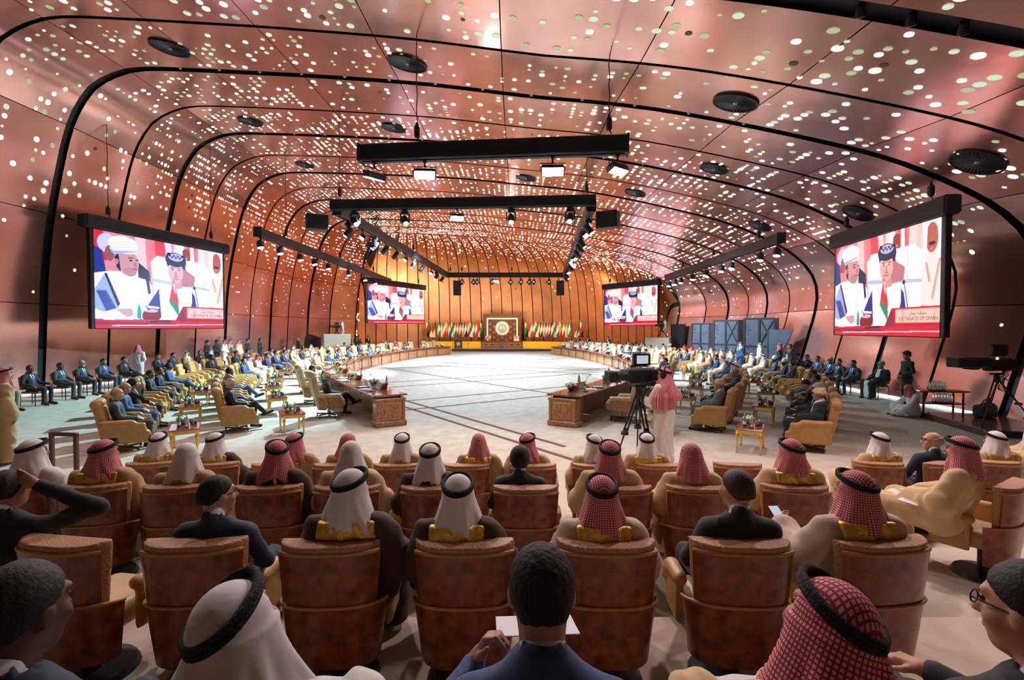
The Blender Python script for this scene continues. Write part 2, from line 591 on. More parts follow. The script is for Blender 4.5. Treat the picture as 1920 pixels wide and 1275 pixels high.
# backing shell behind the copper skin (also closes the hall behind the camera)
mb = MB()
mb.grid([[hull(k, i / 40, -0.25) for i in range(41)] for k in np.linspace(K0, K1, 37)])
mb.grid([[endwall(t, v, -0.25) for v in np.linspace(0, 1, 15)] for t in np.linspace(0, 1, 31)])
ceiling = struct(obj('ceiling', mb, None, 'backing'))
bk = [hull(K0, i / 40) for i in range(41)]
mb = MB()
mb.add(bk, [tuple(range(41))])
wall_back = struct(obj('wall_back', mb, None, 'leather_brown'))

# floor: carpet slab with inlaid brown lines
mb = MB(); mb.box((-2, 26, -0.2), (46, 80, 0.4))
floor = struct(obj('floor', mb, None, 'carpet'))


def strip(x0, y0, x1, y1, wd=0.12):
    a, b = Vector((x0, y0, 0)), Vector((x1, y1, 0))
    d = (b - a); L = d.length
    m = MB(); m.box((0, 0, 0.003), (L, wd, 0.006))
    o = obj('carpet_line', m, floor, 'carpet_line')
    o.location = (a + b) / 2; o.rotation_euler = (0, 0, math.atan2(d.y, d.x))


d1, d2 = Vector((0.585, -0.811)), Vector((0.82, 0.575))
for (x0, y0, n0, n1, d) in ((-3.8, 17.2, -7, 8.4, d1), (-3.5, 15.8, -7, 8.4, d1), (-8.5, 31.8, 0, 22, Vector((.61, -.79))),
                            (-3.75, 16.85, -.8, 12.5, d2), (-3.3, 15.0, -.8, 11, d2), (-4.8, 21.1, -.8, 14, d2), (-5.5, 22.8, -.8, 15, d2),
                            (-7.7, 37.5, 0, 16.5, Vector((.83, -.557))), (-7.5, 34.6, 0, 15.5, Vector((.83, -.557))), (-7.2, 31.0, 0, 15, Vector((.87, .49))),
                            (-8.0, 33.2, 0, 15, Vector((.87, .49)))):
    strip(x0 + d.x * n0, y0 + d.y * n0, x0 + d.x * n1, y0 + d.y * n1)

# copper panels, bay by bay, with thin joints; ribs are the deep black gaps
RIBW = lambda k: 0.52 if k == -2 else (0.34 if k % 2 == 0 else 0.15)
NPAN = 14
for k in range(K0, K1):
    g0, g1 = RIBW(k) / 3.2, RIBW(k + 1) / 3.2
    cuts = np.linspace(0, 1, NPAN + 1) ** 1.0
    a_, b_ = k + g0 / 2, k + 1 - g1 / 2
    if k < -5:
        cuts = np.linspace(0, 1, 5)
    for j in range(len(cuts) - 1):
        s0, s1 = cuts[j] + 0.0003, cuts[j + 1] - 0.0003
        m = MB()
        rows = [[hull(kk, s) for s in np.linspace(s0, s1, 7 if k >= -5 else 16)] for kk in (a_, (a_ + b_) / 2, b_)]
        m.grid(rows)
        obj('copper_panel', m, ceiling, 'copper')
    m = MB()
    for kk, wd in ((k, RIBW(k)),):
        e = wd / 3.2 / 2 + 0.012
        m.grid([[hull(kk + d, s, -0.10) for s in np.linspace(0, 1, 61)] for d in (-e, 0, e)])
    obj('black_rib', m, ceiling, 'black_gap')
m = MB(); m.grid([[hull(K1 + d, s, -0.06) for s in np.linspace(0, 1, 61)] for d in (-0.03, 0, 0.03)])
obj('black_rib', m, ceiling, 'black_gap')
# end wall panels: tall leaning boards of copper
NB = 34
for j in range(NB):
    t0, t1 = j / NB + 0.0012, (j + 1) / NB - 0.0012
    m = MB(); m.grid([[endwall(t, v) for v in np.linspace(0, 1, 15)] for t in np.linspace(t0, t1, 3)])
    obj('copper_panel', m, ceiling, 'copper_end')

# perforations: lit holes on a loose grid, dense overhead, thinning out down the walls
HOLE_MAT = M_attr('lit_hole', 1.0)
HOLE_MAT.cycles.emission_sampling = 'FRONT'
PAL = ((0.92, 1.0, 0.92), (1.0, 0.94, 0.82), (0.62, 0.78, 0.55), (0.42, 0.50, 0.30), (0.03, 0.02, 0.015))


def disc_mesh(items, name):
    V, Fc, cols = [], [], []
    n = 10
    for p, ux, uy, r, c in items:
        o = len(V)
        for i in range(n):
            t = 2 * PI * i / n
            V.append(p + (ux * math.cos(t) + uy * math.sin(t)) * r)
        Fc.append(tuple(range(o, o + n))); cols += [(*c, 1)] * n
    me = mesh_from(name, [tuple(v) for v in V], Fc, ['lit_hole'], None, False)
    ca = me.color_attributes.new('Col', 'FLOAT_COLOR', 'POINT')
    ca.data.foreach_set('color', np.array(cols, dtype=np.float32).ravel())
    return me


def hole_tone(k, r_, dark=0.0):
    if r_ < dark:
        return PAL[4]
    r_ = (r_ - dark) / (1 - dark)
    w = np.interp(k, [-3, -1.2, 0.5, 3], [0.22, 0.40, 0.72, 0.90])
    if r_ < w:
        c = PAL[0] if (r_ * 37) % 1 < 0.35 else PAL[1]
        f = np.interp(k, [-3, 0, 3, 9], [1.6, 1.8, 2.1, 2.3])
        return tuple(v * f for v in c)
    return tuple(v * 0.75 for v in (PAL[2] if (r_ * 53) % 1 < 0.5 else PAL[3]))


def clusters(seed):
    rr = np.random.default_rng(seed)
    ph = rr.uniform(0, 2 * PI, 6); fr = rr.uniform(0.35, 1.1, 6)
    return lambda a: 0.5 + 0.25 * math.sin(a * fr[0] * 1.3 + ph[0]) + 0.25 * math.sin(a * fr[1] * 2.3 + ph[1])


ARC = float(np.sum(np.hypot(np.diff(QX) * 31.5, np.diff(QZ))))
for k in range(-6, K1):
    its = []
    dens = clusters(k + 50)
    far = np.interp(k, [-6, -1, 2, 9], [0.30, 0.34, 0.44, 0.60])
    s_step = np.interp(k, [-2, 1, 9], [0.36, 0.33, 0.28]) / ARC
    cols_ = 9 if k < 1 else 12
    s = 0.02
    while s < 0.985:
        z = float(np.interp(s * (NP - 1), np.arange(NP), QZ))
        left = s < 0.5
        up = np.interp(z, [2.6, 4.0, 7.5, 10], [0.0, 0.10, 0.34, 1.0]) if left else np.interp(z, [2.2, 3.4, 5.0, 6.6], [0.0, 0.16, 0.28, 0.9])
        for c in range(cols_):
            pr = far * up * 1.05 * (0.35 + 1.1 * dens(s * ARC + c * 0.25))
            if RNG.random() < pr:
                kk = k + 0.09 + 0.82 * (c + 0.5 + RNG.uniform(-.12, .12)) / cols_
                r = RNG.choice([0.05, 0.07, 0.085, 0.10]) * (0.72 if k > 2 else (0.85 if k > 0 else (0.95 if k > -2 else 1.08)))
                wall = z < (7.5 if left else 4.6)
                p = hull(kk, s, 0.012)
                ux = (hull(kk + .03, s) - hull(kk - .03, s)).normalized(); uy = (hull(kk, s + .004) - hull(kk, s - .004)).normalized()
                its.append((p, ux, uy, r * (0.66 if wall else 1), hole_tone(k if not wall else 1.5, RNG.random(), 0.12 if wall else 0.02)))
        s += s_step * RNG.uniform(0.85, 1.15)
    if its:
        stuff(obj('perforation', disc_mesh(its, 'perforation'), ceiling))
its = []
for j in range(NB):
    t = (j + 0.5) / NB
    wdt = float(np.hypot(*(WB[min(120, int((j + 1) * 120 / NB))] - WB[int(j * 120 / NB)])))
    for v in np.arange(0.22, 0.985, 0.0165):
        z = endwall(t, v).z
        up = np.interp(v, [0.2, 0.45, 0.62, 0.72, 1], [0.03, 0.07, 0.3, 0.75, 0.85])
        for c in (-1, 0, 1):
            if RNG.random() < up * 0.62:
                tt = t + (c * 0.27 + RNG.uniform(-.07, .07)) / NB
                p = endwall(tt, v, 0.02)
                ux = (endwall(min(1, tt + .006), v) - endwall(max(0, tt - .006), v)).normalized(); uy = (endwall(tt, v + .006) - endwall(tt, v - .006)).normalized()
                its.append((p, ux, uy, RNG.choice([.05, .065, .08]), hole_tone(8, RNG.random(), 0.1)))
stuff(obj('perforation', disc_mesh(its, 'perforation'), ceiling))

# light strips at the foot of the side walls
for nm, side, ka, kb in (('baseboard_left', 0, -3, 9), ('baseboard_right', 1, -2, 9)):
    m = MB()
    pts = [hull(k, 0.0 if side == 0 else 1.0, 0.10) for k in np.linspace(ka, kb, 30)]
    for a, b in zip(pts[:-1], pts[1:]):
        d = b - a
        m.box(((a.x + b.x) / 2, (a.y + b.y) / 2, 0.08), (d.length * 1.0, 0.06, 0.09), math.atan2(d.y, d.x))
    struct(obj(nm, m, None, 'led_strip'))

# round air outlets in the ceiling
def vent(k, s, D, label):
    p = hull(k, s, 0.02)
    uy = (hull(k + .05, s) - hull(k - .05, s)).normalized(); ux = (hull(k, s + .004) - hull(k, s - .004)).normalized()
    n = ux.cross(uy).normalized()
    if n.z > 0: n = -n
    ux = uy.cross(n)
    R = Matrix((ux, uy, n)).transposed()
    t = thing('ceiling_vent', label, 'vent', p)
    t.rotation_euler = R.to_euler()
    r = D / 2
    m = MB(); m.lathe([(0.001, 0.0), (r * .97, 0.0), (r, 0.0), (r, 0.035), (r * .93, 0.04), (r * .92, 0.008)], n=32)
    obj('rim', m, t, 'black_metal')
    m = MB()
    for i in range(36):
        a = 2 * PI * i / 36
        R2 = Matrix.Rotation(a, 3, 'Z') @ Matrix.Rotation(0.5, 3, 'X')
        m.box((math.cos(a) * r * .52, math.sin(a) * r * .52, 0.022), (r * .80, 0.022, 0.006), R=R2)
    stuff(obj('blade', m, t, 'panel_grey'))
    m = MB(); m.lathe([(0.001, .045), (0.05, .04), (0.06, .015)], n=12); obj('hub', m, t, 'steel')


def find_hull(x, y, k):
    """where on bay k the photo's point falls (fraction along the rib)"""
    best = min(np.linspace(0.05, 0.95, 361), key=lambda s: (lambda p: abs((960 + F_PX * p.x / p.y) - x))(hull(k, s)))
    return best


for (x, y, k, D, lab) in ((330, 98, -.5, 1.15, 'large round dark vent near the upper left corner of the ceiling'), (763, 120, -.5, 1.15, 'round slatted vent in the ceiling over the hanging twin-lamp bar, left'),
                       (1373, 195, -.5, 1.15, 'round slatted vent in the ceiling right of the hanging twin-lamp bar'), (1825, 287, -.5, 1.15, 'large round vent on the right slope above the big right screen'),
                       (473, 224, 1.5, 1.05, 'round vent over the left shoulder of the ceiling, above the left screen'), (742, 241, 1.5, 1.05, 'round vent caught in the blue reflection left of centre'),
                       (1337, 320, 1.5, 1.05, 'round vent between the second and third ribs, right of centre'), (1603, 383, 1.5, 1.05, 'round vent just left of the right screen hoist'),
                       (575, 294, 3.5, 1.05, 'small far vent on the left side of the ceiling'), (985, 330, 3.5, 1.05, 'small far vent right of the two glaring lamps'),
                       (1187, 360, 3.5, 1.05, 'small far vent by the bright patch right of centre'), (1422, 409, 3.5, 1.05, 'small far vent above the right lamp bar')):
    vent(k, find_hull(x, y, k), D, lab)
# ------------------------------------------------------------------ implicit-surface modeller (bodies, cloth, upholstery)
class Fld:
    """signed field on a grid; smooth unions of capsules, ellipsoids and boxes, meshed by surface nets"""
    def __init__(s, lo, hi, h):
        s.h = h
        s.ax = [np.arange(lo[i], hi[i] + h, h) for i in range(3)]
        s.F = np.full([len(a) for a in s.ax], 9.0, dtype=np.float32)

    def blk(s, lo, hi, m):
        sl = []
        for i in range(3):
            a = int(np.searchsorted(s.ax[i], lo[i] - m)); b = int(np.searchsorted(s.ax[i], hi[i] + m))
            sl.append(slice(max(0, a - 1), min(len(s.ax[i]), b + 1)))
        X = s.ax[0][sl[0]][:, None, None]; Y = s.ax[1][sl[1]][None, :, None]; Z = s.ax[2][sl[2]][None, None, :]
        return tuple(sl), X, Y, Z

    def put(s, sl, d, k, sub):
        f = s.F[sl]
        if f.size == 0:
            return s
        if sub:
            d = -d
            hh = np.clip(0.5 - 0.5 * (f - d) / k, 0, 1)
            s.F[sl] = f + (d - f) * hh + k * hh * (1 - hh)
        else:
            hh = np.clip(0.5 + 0.5 * (f - d) / k, 0, 1)
            s.F[sl] = f + (d - f) * hh - k * hh * (1 - hh)
        return s

    def cap(s, a, b, ra, rb=None, k=0.03, ys=1.0, sub=False):
        rb = ra if rb is None else rb
        a, b = np.array(a, float), np.array(b, float)
        r = max(ra, rb)
        lo, hi = np.minimum(a, b) - r, np.maximum(a, b) + r
        sl, X, Y, Z = s.blk(lo, hi, k + 2 * s.h)
        d = b - a
        dd = d @ d + 1e-9
        px_, pz_ = X - a[0], Z - a[2]
        t0 = np.clip((px_ * d[0] + (Y - a[1]) * d[1] + pz_ * d[2]) / dd, 0, 1)
        q = np.sqrt((px_ - t0 * d[0]) ** 2 + ((Y - a[1] - t0 * d[1]) / ys) ** 2 + (pz_ - t0 * d[2]) ** 2) - (ra + (rb - ra) * t0)
        return s.put(sl, q * min(1, ys), k, sub)

    def ell(s, c, r, k=0.03, R=None, sub=False):
        c = np.array(c, float); r = np.array([r] * 3 if np.isscalar(r) else r, float)
        m = r.max() if R is not None else r
        sl, X, Y, Z = s.blk(c - m, c + m, k + 2 * s.h)
        x, y, z = X - c[0], Y - c[1], Z - c[2]
        if R is not None:
            x, y, z = (R[0][0] * x + R[1][0] * y + R[2][0] * z, R[0][1] * x + R[1][1] * y + R[2][1] * z, R[0][2] * x + R[1][2] * y + R[2][2] * z)
        k0 = np.sqrt((x / r[0]) ** 2 + (y / r[1]) ** 2 + (z / r[2]) ** 2)
        k1 = np.sqrt((x / r[0] ** 2) ** 2 + (y / r[1] ** 2) ** 2 + (z / r[2] ** 2) ** 2) + 1e-6
        return s.put(sl, k0 * (k0 - 1) / k1, k, sub)

    def box(s, c, hf, r=0.02, k=0.02, R=None, sub=False):
        c = np.array(c, float); hf = np.array(hf, float)
        m = np.linalg.norm(hf) if R is not None else hf
        sl, X, Y, Z = s.blk(c - m, c + m, k + 2 * s.h)
        x, y, z = X - c[0], Y - c[1], Z - c[2]
        if R is not None:
            x, y, z = (R[0][0] * x + R[1][0] * y + R[2][0] * z, R[0][1] * x + R[1][1] * y + R[2][1] * z, R[0][2] * x + R[1][2] * y + R[2][2] * z)
        qx, qy, qz = np.abs(x) - hf[0] + r, np.abs(y) - hf[1] + r, np.abs(z) - hf[2] + r
        d = np.sqrt(np.maximum(qx, 0) ** 2 + np.maximum(qy, 0) ** 2 + np.maximum(qz, 0) ** 2) + np.minimum(np.maximum(qx, np.maximum(qy, qz)), 0) - r
        return s.put(sl, d, k, sub)

    def fn(s, f, lo, hi, k=0.02, sub=False):
        sl, X, Y, Z = s.blk(np.array(lo, float), np.array(hi, float), 0)
        return s.put(sl, f(X, Y, Z) + 0 * (X + Y + Z), k, sub)

    def clip(s, f):
        X, Y, Z = s.ax[0][:, None, None], s.ax[1][None, :, None], s.ax[2][None, None, :]
        s.F = np.maximum(s.F, f(X, Y, Z)).astype(np.float32)
        return s

    def warp(s, f):
        X, Y, Z = s.ax[0][:, None, None], s.ax[1][None, :, None], s.ax[2][None, None, :]
        s.F = (s.F + f(X, Y, Z)).astype(np.float32)
        return s

    def grow(s, d):
        s.F = s.F - np.float32(d)
        return s

    def copy(s):
        o = Fld.__new__(Fld); o.h, o.ax, o.F = s.h, s.ax, s.F.copy()
        return o

    def mesh(s):
        F = s.F.copy()
        F[0] = F[-1] = 9; F[:, 0] = F[:, -1] = 9; F[:, :, 0] = F[:, :, -1] = 9
        I = F < 0
        cs = I[:-1, :-1, :-1].astype(np.int8)
        tot = np.zeros(cs.shape, np.int8)
        for dx in (0, 1):
            for dy in (0, 1):
                for dz in (0, 1):
                    tot += I[dx:dx + cs.shape[0], dy:dy + cs.shape[1], dz:dz + cs.shape[2]]
        act = (tot > 0) & (tot < 8)
        ijk = np.argwhere(act)
        idx = np.full(act.shape, -1, np.int32)
        idx[act] = np.arange(len(ijk))
        acc = np.zeros((len(ijk), 3)); cnt = np.zeros(len(ijk))
        i, j, k = ijk.T
        for ax in range(3):
            for u in (0, 1):
                for v in (0, 1):
                    o = [0, 0, 0]; o[(ax + 1) % 3], o[(ax + 2) % 3] = u, v
                    e = list(o); e[ax] = 1
                    a = F[i + o[0], j + o[1], k + o[2]]; b = F[i + e[0], j + e[1], k + e[2]]
                    m = (a < 0) != (b < 0)
                    t = np.where(m, a / np.where(m, a - b, 1), 0)
                    p = np.array(o, float)[None, :].repeat(len(ijk), 0)
                    p[:, ax] += t
                    acc += p * m[:, None]; cnt += m
        V = (ijk + acc / np.maximum(cnt, 1)[:, None]) * s.h + np.array([a[0] for a in s.ax])
        Q = []
        for ax in range(3):
            n = [slice(1, -1)] * 3; n[ax] = slice(0, -1)
            m = [slice(1, -1)] * 3; m[ax] = slice(1, None)
            A, B = I[tuple(n)], I[tuple(m)]
            e = np.argwhere(A != B)
            if not len(e):
                continue
            sgn = A[tuple(e.T)]
            off = np.array([1, 1, 1]); off[ax] = 0
            e = e + off
            u, v = (ax + 1) % 3, (ax + 2) % 3
            q = []
            for du, dv in ((-1, -1), (0, -1), (0, 0), (-1, 0)):
                c = e.copy(); c[:, u] += du; c[:, v] += dv
                q.append(idx[tuple(c.T)])
            q = np.stack(q, 1)
            q[~sgn] = q[~sgn][:, ::-1]
            Q.append(q)
        Q = np.concatenate(Q) if Q else np.zeros((0, 4), np.int32)
        return V, Q[(Q >= 0).all(1)]


def join_vq(parts):
    V, Q, o = [], [], 0
    for v, q in parts:
        V.append(v); Q.append(q + o); o += len(v)
    return np.concatenate(V), np.concatenate(Q)


# ------------------------------------------------------------------ people
def rot(yaw=0, pitch=0, roll=0):
    return np.array(Euler((pitch, roll, yaw)).to_matrix())


class Pose:
    """joints in metres, facing +Y; x to the figure's right"""
    def __init__(s, stand=False, **kw):
        if stand:
            s.pel, s.chest, s.neck, s.head = (0, 0, .96), (0, 0, 1.30), (0, -.01, 1.49), (0, .02, 1.645)
            s.sh = [(sx * .18, -.01, 1.405) for sx in (-1, 1)]
            s.el = [(sx * .24, -.03, 1.14) for sx in (-1, 1)]
            s.wr = [(sx * .235, .06, .90) for sx in (-1, 1)]
            s.hip = [(sx * .095, 0, .92) for sx in (-1, 1)]
            s.kn = [(sx * .105, .02, .50) for sx in (-1, 1)]
            s.an = [(sx * .11, -.01, .09) for sx in (-1, 1)]
        else:
            s.pel, s.chest, s.neck, s.head = (0, .0, .54), (0, -.09, .86), (0, -.12, 1.03), (0, -.07, 1.17)
            s.sh = [(sx * .185, -.11, .935) for sx in (-1, 1)]
            s.el = [(sx * .27, -.02, .72) for sx in (-1, 1)]
            s.wr = [(sx * .11, .25, .655) for sx in (-1, 1)]
            s.hip = [(sx * .10, .0, .52) for sx in (-1, 1)]
            s.kn = [(sx * .13, .46, .54) for sx in (-1, 1)]
            s.an = [(sx * .13, .44, .09) for sx in (-1, 1)]
        s.stand = stand
        s.ta = [(sx * .02, 1.0) for sx in (-1, 1)]
        s.hand = [None, None]
        s.yaw = s.pitch = s.roll = 0.0
        for k_, v_ in kw.items():
            setattr(s, k_, v_)
        s.R = rot(s.yaw, s.pitch, s.roll)

    def H(s, v):
        return np.array(s.head) + s.R @ np.array(v, float)


def head_into(f, P, k=0.02, detail=True):
    R, H = P.R, P.H
    f.ell(H((0, -.012, .028)), (.078, .098, .096), k, R)
    f.ell(H((0, .022, -.035)), (.064, .076, .086), .03, R)
    f.cap(H((0, .062, -.088)), H((0, .05, -.08)), .028, .03, .03)
    f.cap(H((0, -.03, -.05)), P.neck, .056, .062, .03)
    if detail:
        f.cap(H((0, .088, .020)), H((0, .112, -.022)), .009, .014, .012)
        f.cap(H((-.04, .078, .042)), H((.04, .078, .042)), .012, .012, .015)
        for sx in (-1, 1):
            f.ell(H((sx * .032, .096, .020)), .013, .012, R, sub=True)
            f.ell(H((sx * .078, -.004, .0)), (.012, .024, .032), .008, R)
            f.cap(H((sx * .045, .06, -.02)), H((sx * .04, .055, -.03)), .026, .024, .02)
        f.cap(H((-.018, .092, -.053)), H((.018, .092, -.053)), .009, .009, .008)
        f.cap(H((-.022, .106, -.0545)), H((.022, .106, -.0545)), .0035, .0035, .004, sub=True)


def hand_into(f, w, d, up, side, curl=0.5, sc=1.0):
    """palm, four unequal bent fingers and a thumb; w wrist, d pointing direction, up = back of the hand"""
    d = np.array(d, float); d /= np.linalg.norm(d)
    up = np.array(up, float); up -= d * (up @ d); up /= np.linalg.norm(up)
    lat = np.cross(d, up) * side
    w = np.array(w, float)
    palm = w + d * .05 * sc
    f.cap(w, w + d * .03 * sc, .027 * sc, .027 * sc, .02)
    for t in (-1.5, -.5, .5, 1.5):
        f.cap(w + d * .03 * sc + lat * t * .014 * sc, w + d * .088 * sc + lat * t * .019 * sc, .0145 * sc, .0125 * sc, .016)
    for i, (t, L) in enumerate(((-1.5, .055), (-.5, .072), (.5, .080), (1.5, .070))):
        a = w + d * .09 * sc + lat * t * .0205 * sc
        c1, c2 = curl * .9, curl * 1.9
        b = a + (d * math.cos(c1) - up * math.sin(c1)) * L * .55 * sc
        e = b + (d * math.cos(c2) - up * math.sin(c2)) * L * .5 * sc
        f.cap(a, b, .0098 * sc, .0092 * sc, .006); f.cap(b, e, .0092 * sc, .008 * sc, .004)
    a = w + d * .025 * sc + lat * .028 * sc
    b = a + (d * .7 + lat * .62 - up * .25) * .042 * sc
    e = b + (d * .9 + lat * .15 - up * .35) * .034 * sc
    f.cap(a, b, .014 * sc, .011 * sc, .012); f.cap(b, e, .011 * sc, .009 * sc, .006)


def bounds(P, m=0.3):
    A = np.array([P.pel, P.chest, P.neck, P.head, *P.sh, *P.el, *P.wr, *P.hip, *P.kn, *P.an], float)
    lo, hi = A.min(0) - m, A.max(0) + m
    lo[2] = max(lo[2], -0.02)
    return lo, hi


def foot_dir(P, i):
    if P.hand and getattr(P, 'toe', None) and P.toe[i] is not None:
        return np.array(P.toe[i], float)
    return np.array([(-1, 1)[i] * .03, .16, -.03])


def body_mesh(P, h, fine=True, hands=True):
    """the figure itself: one skin from head to feet (finer grid at the head and the hands)"""
    parts = []
    lo, hi = bounds(P, .2)
    f = Fld(lo, hi, max(h, .016) if fine else h)
    f.cap(P.pel, P.chest, .125, .135, .05, ys=.72); f.cap(P.sh[0], P.sh[1], .052, .052, .05)
    f.cap(P.chest, P.neck, .10, .06, .05, ys=.8)
    for i in (0, 1):
        f.cap(P.sh[i], P.el[i], .046, .038, .03); f.cap(P.el[i], P.wr[i], .037, .027, .02)
        f.cap(P.hip[i], P.kn[i], .075, .052, .04); f.cap(P.kn[i], P.an[i], .05, .036, .02)
        a = np.array(P.an[i]); f.cap(a, a + foot_dir(P, i), .036, .03, .02)
    if not fine:
        head_into(f, P, detail=h < .022)
        for i in (0, 1):
            w = np.array(P.wr[i]); d = w - np.array(P.el[i]); d /= np.linalg.norm(d)
            f.cap(w, w + d * .12, .036, .03, .02)
        return f.mesh()
    parts.append(f.mesh())
    hd = np.array(P.head)
    f = Fld(hd - .17, hd + .17, min(h, .0085)); head_into(f, P); parts.append(f.mesh())
    if hands:
        for i in (0, 1):
            w = np.array(P.wr[i]); d = w - np.array(P.el[i]); d /= np.linalg.norm(d)
            hs = P.hand[i] or {}
            f = Fld(w - .2, w + .2, .0065)
            f.cap(w - d * .06, w, .029, .026, .02)
            hand_into(f, w, hs.get('d', d * .9 + np.array([0, 0, -.15])), hs.get('up', (0.0, .25, 1)), (1, -1)[i], hs.get('curl', .45))
            parts.append(f.mesh())
    return join_vq(parts)


def torso_cloth(f, P, g, k=.05, arms=(.060, .05, .042), low=None):
    f.cap(P.pel, P.chest, .155 + g, .165 + g, k, ys=.74); f.cap(P.sh[0], P.sh[1], .055 + g * .6, .055 + g * .6, .08)
    for i in (0, 1):
        f.cap(np.array(P.neck) - (0, 0, .045), P.sh[i], .062 + g * .5, .05 + g * .5, .05)
    f.cap(P.chest, np.array(P.neck) - (0, 0, .035), .13 + g, .07 + g * .4, .05, ys=.8)
    for i in (0, 1):
        f.cap(P.sh[i], P.el[i], arms[0] + g, arms[1] + g, .04)
        w, e = np.array(P.wr[i]), np.array(P.el[i])
        f.cap(e, w - (w - e) / np.linalg.norm(w - e) * .02, arms[1] + g, arms[2] + g, .03)


def folds(a, fx=23., fy=19., fz=27.):
    return lambda X, Y, Z: a * np.sin(fx * X + 5 * np.sin(7 * Z + 3 * Y)) * np.sin(fy * Y + 4 * np.sin(9 * X)) + a * .6 * np.sin(fz * Z + 6 * np.sin(11 * X + 4 * Y))


def legs_cloth(f, P, r=(.092, .066, .052), k=.03):
    for i in (0, 1):
        f.cap(P.hip[i], P.kn[i], r[0], r[1], .05); a = np.array(P.an[i]); f.cap(P.kn[i], a + (np.array(P.kn[i]) - a) * .02, r[1], r[2], k)
    f.cap(P.hip[0], P.hip[1], .10, .10, .05)


def suit_parts(P, h, tie='tie_blue', cloth='suit_navy', open_=True):
    """jacket, trousers, shoes, shirt, tie as (name, V, Q, material)"""
    out = []
    lo, hi = bounds(P, .22)
    f = Fld(lo, hi, h); torso_cloth(f, P, 0); base = f.copy()
    ch, nk = np.array(P.chest), np.array(P.neck)
    if P.stand:
        f.cap(P.pel, np.array(P.pel) - (0, 0, .14), .165, .17, .05, ys=.72)
    f.cap(nk + (0, -.015, -.03), nk + (0, -.02, .025), .07, .066, .02)          # collar
    f.cap(nk + (0, .0, .0), nk + (0, .02, .15), .058, .06, .01, sub=True)
    if open_:
        zt = nk[2]; zb = zt - .30
        yf = ch[1] + .05
        f.fn(lambda X, Y, Z: np.maximum(np.maximum(np.abs(X) - .085 * np.clip((Z - zb) / (zt - zb), 0, 1.1), yf - Y), zb - Z), (-.15, yf, zb), (.15, yf + .3, zt + .1), .008, sub=True)
    f.warp(folds(.0035))
    out.append(('jacket', *f.mesh(), cloth))
    f = Fld(lo, hi, h); legs_cloth(f, P); f.warp(folds(.003)); out.append(('trousers', *f.mesh(), cloth))
    for i in (0, 1):
        a = np.array(P.an[i]); d = foot_dir(P, i)
        f = Fld(a - .27, a + .27, max(h * .8, .01)); f.cap(a + (0, 0, -.03) - d * .3, a + d * 1.0 + (0, 0, -.02), .046, .04, .03)
        if P.stand or a[2] < .12: f.clip(lambda X, Y, Z: 0.004 - Z + 0 * X + 0 * Y)
        out.append(('shoe', *f.mesh(), 'shoe_black'))
    if open_:
        f = base.copy().grow(-.012)
        f.cap(nk + (0, -.012, -.03), nk + (0, -.012, .035), .062, .060, .02)
        f.clip(lambda X, Y, Z: np.maximum(np.abs(X) - .12, nk[2] - .33 - Z)); f.clip(lambda X, Y, Z: ch[1] + .02 - Y - 9 * np.maximum(0, Z - nk[2] + .045) + 0 * X)
        out.append(('shirt', *f.mesh(), 'shirt_white'))
        if tie:
            f = base.copy().grow(-.002)
            f.clip(lambda X, Y, Z: np.maximum(np.abs(X) - .028 * (1 + .4 * np.sin((nk[2] - Z) * 8)), ch[1] + .04 - Y) + 0 * Z); f.clip(lambda X, Y, Z: np.maximum(nk[2] - .31 - Z, Z - nk[2] + .015) + 0 * X + 0 * Y)
            v, q = f.mesh()
            if len(q): out.append(('tie', v, q, tie))
    return out


def hair_part(P, h, style='short', mat='hair_black'):
    R, H = P.R, P.H
    f = Fld(np.array(P.head) - .19, np.array(P.head) + .19, min(h, .009) if h < .03 else h)
    f.ell(H((0, -.016, .034)), (.0865, .106, .1025), .01, R)
    f.cap(H((0, -.07, -.01)), H((0, -.06, -.06)), .058, .045, .03)
    Rm = R.T
    c = np.array(P.head)

    def loc(X, Y, Z):
        x, y, z = X - c[0], Y - c[1], Z - c[2]
        return [Rm[i][0] * x + Rm[i][1] * y + Rm[i][2] * z for i in range(3)]

    def face(X, Y, Z):
        x, y, z = loc(X, Y, Z)
        # keep hair behind a line that runs from the forehead over the temples and ears
        line = np.maximum(y - (.085 if style != 'receding' else .045) - 0 * x, (y - .010 - 1.25 * (z - .02)) * .62)
        line = np.maximum(line, np.maximum(-.055 - z - .3 * (y + .02), 0 * x - 1))
        if style == 'fringe':
            line = np.maximum(line, z - .045 + .25 * y)
        return line
    f.clip(face)
    if style == 'curly':
        f.warp(lambda X, Y, Z: .0035 * np.sin(190 * X + 3 * np.sin(80 * Z)) * np.sin(170 * Y) * np.sin(180 * Z))
    else:
        f.warp(lambda X, Y, Z: .0012 * np.sin(260 * X + 3 * np.sin(40 * Z)) + 0 * Y)
    return ('hair', *f.mesh(), mat)


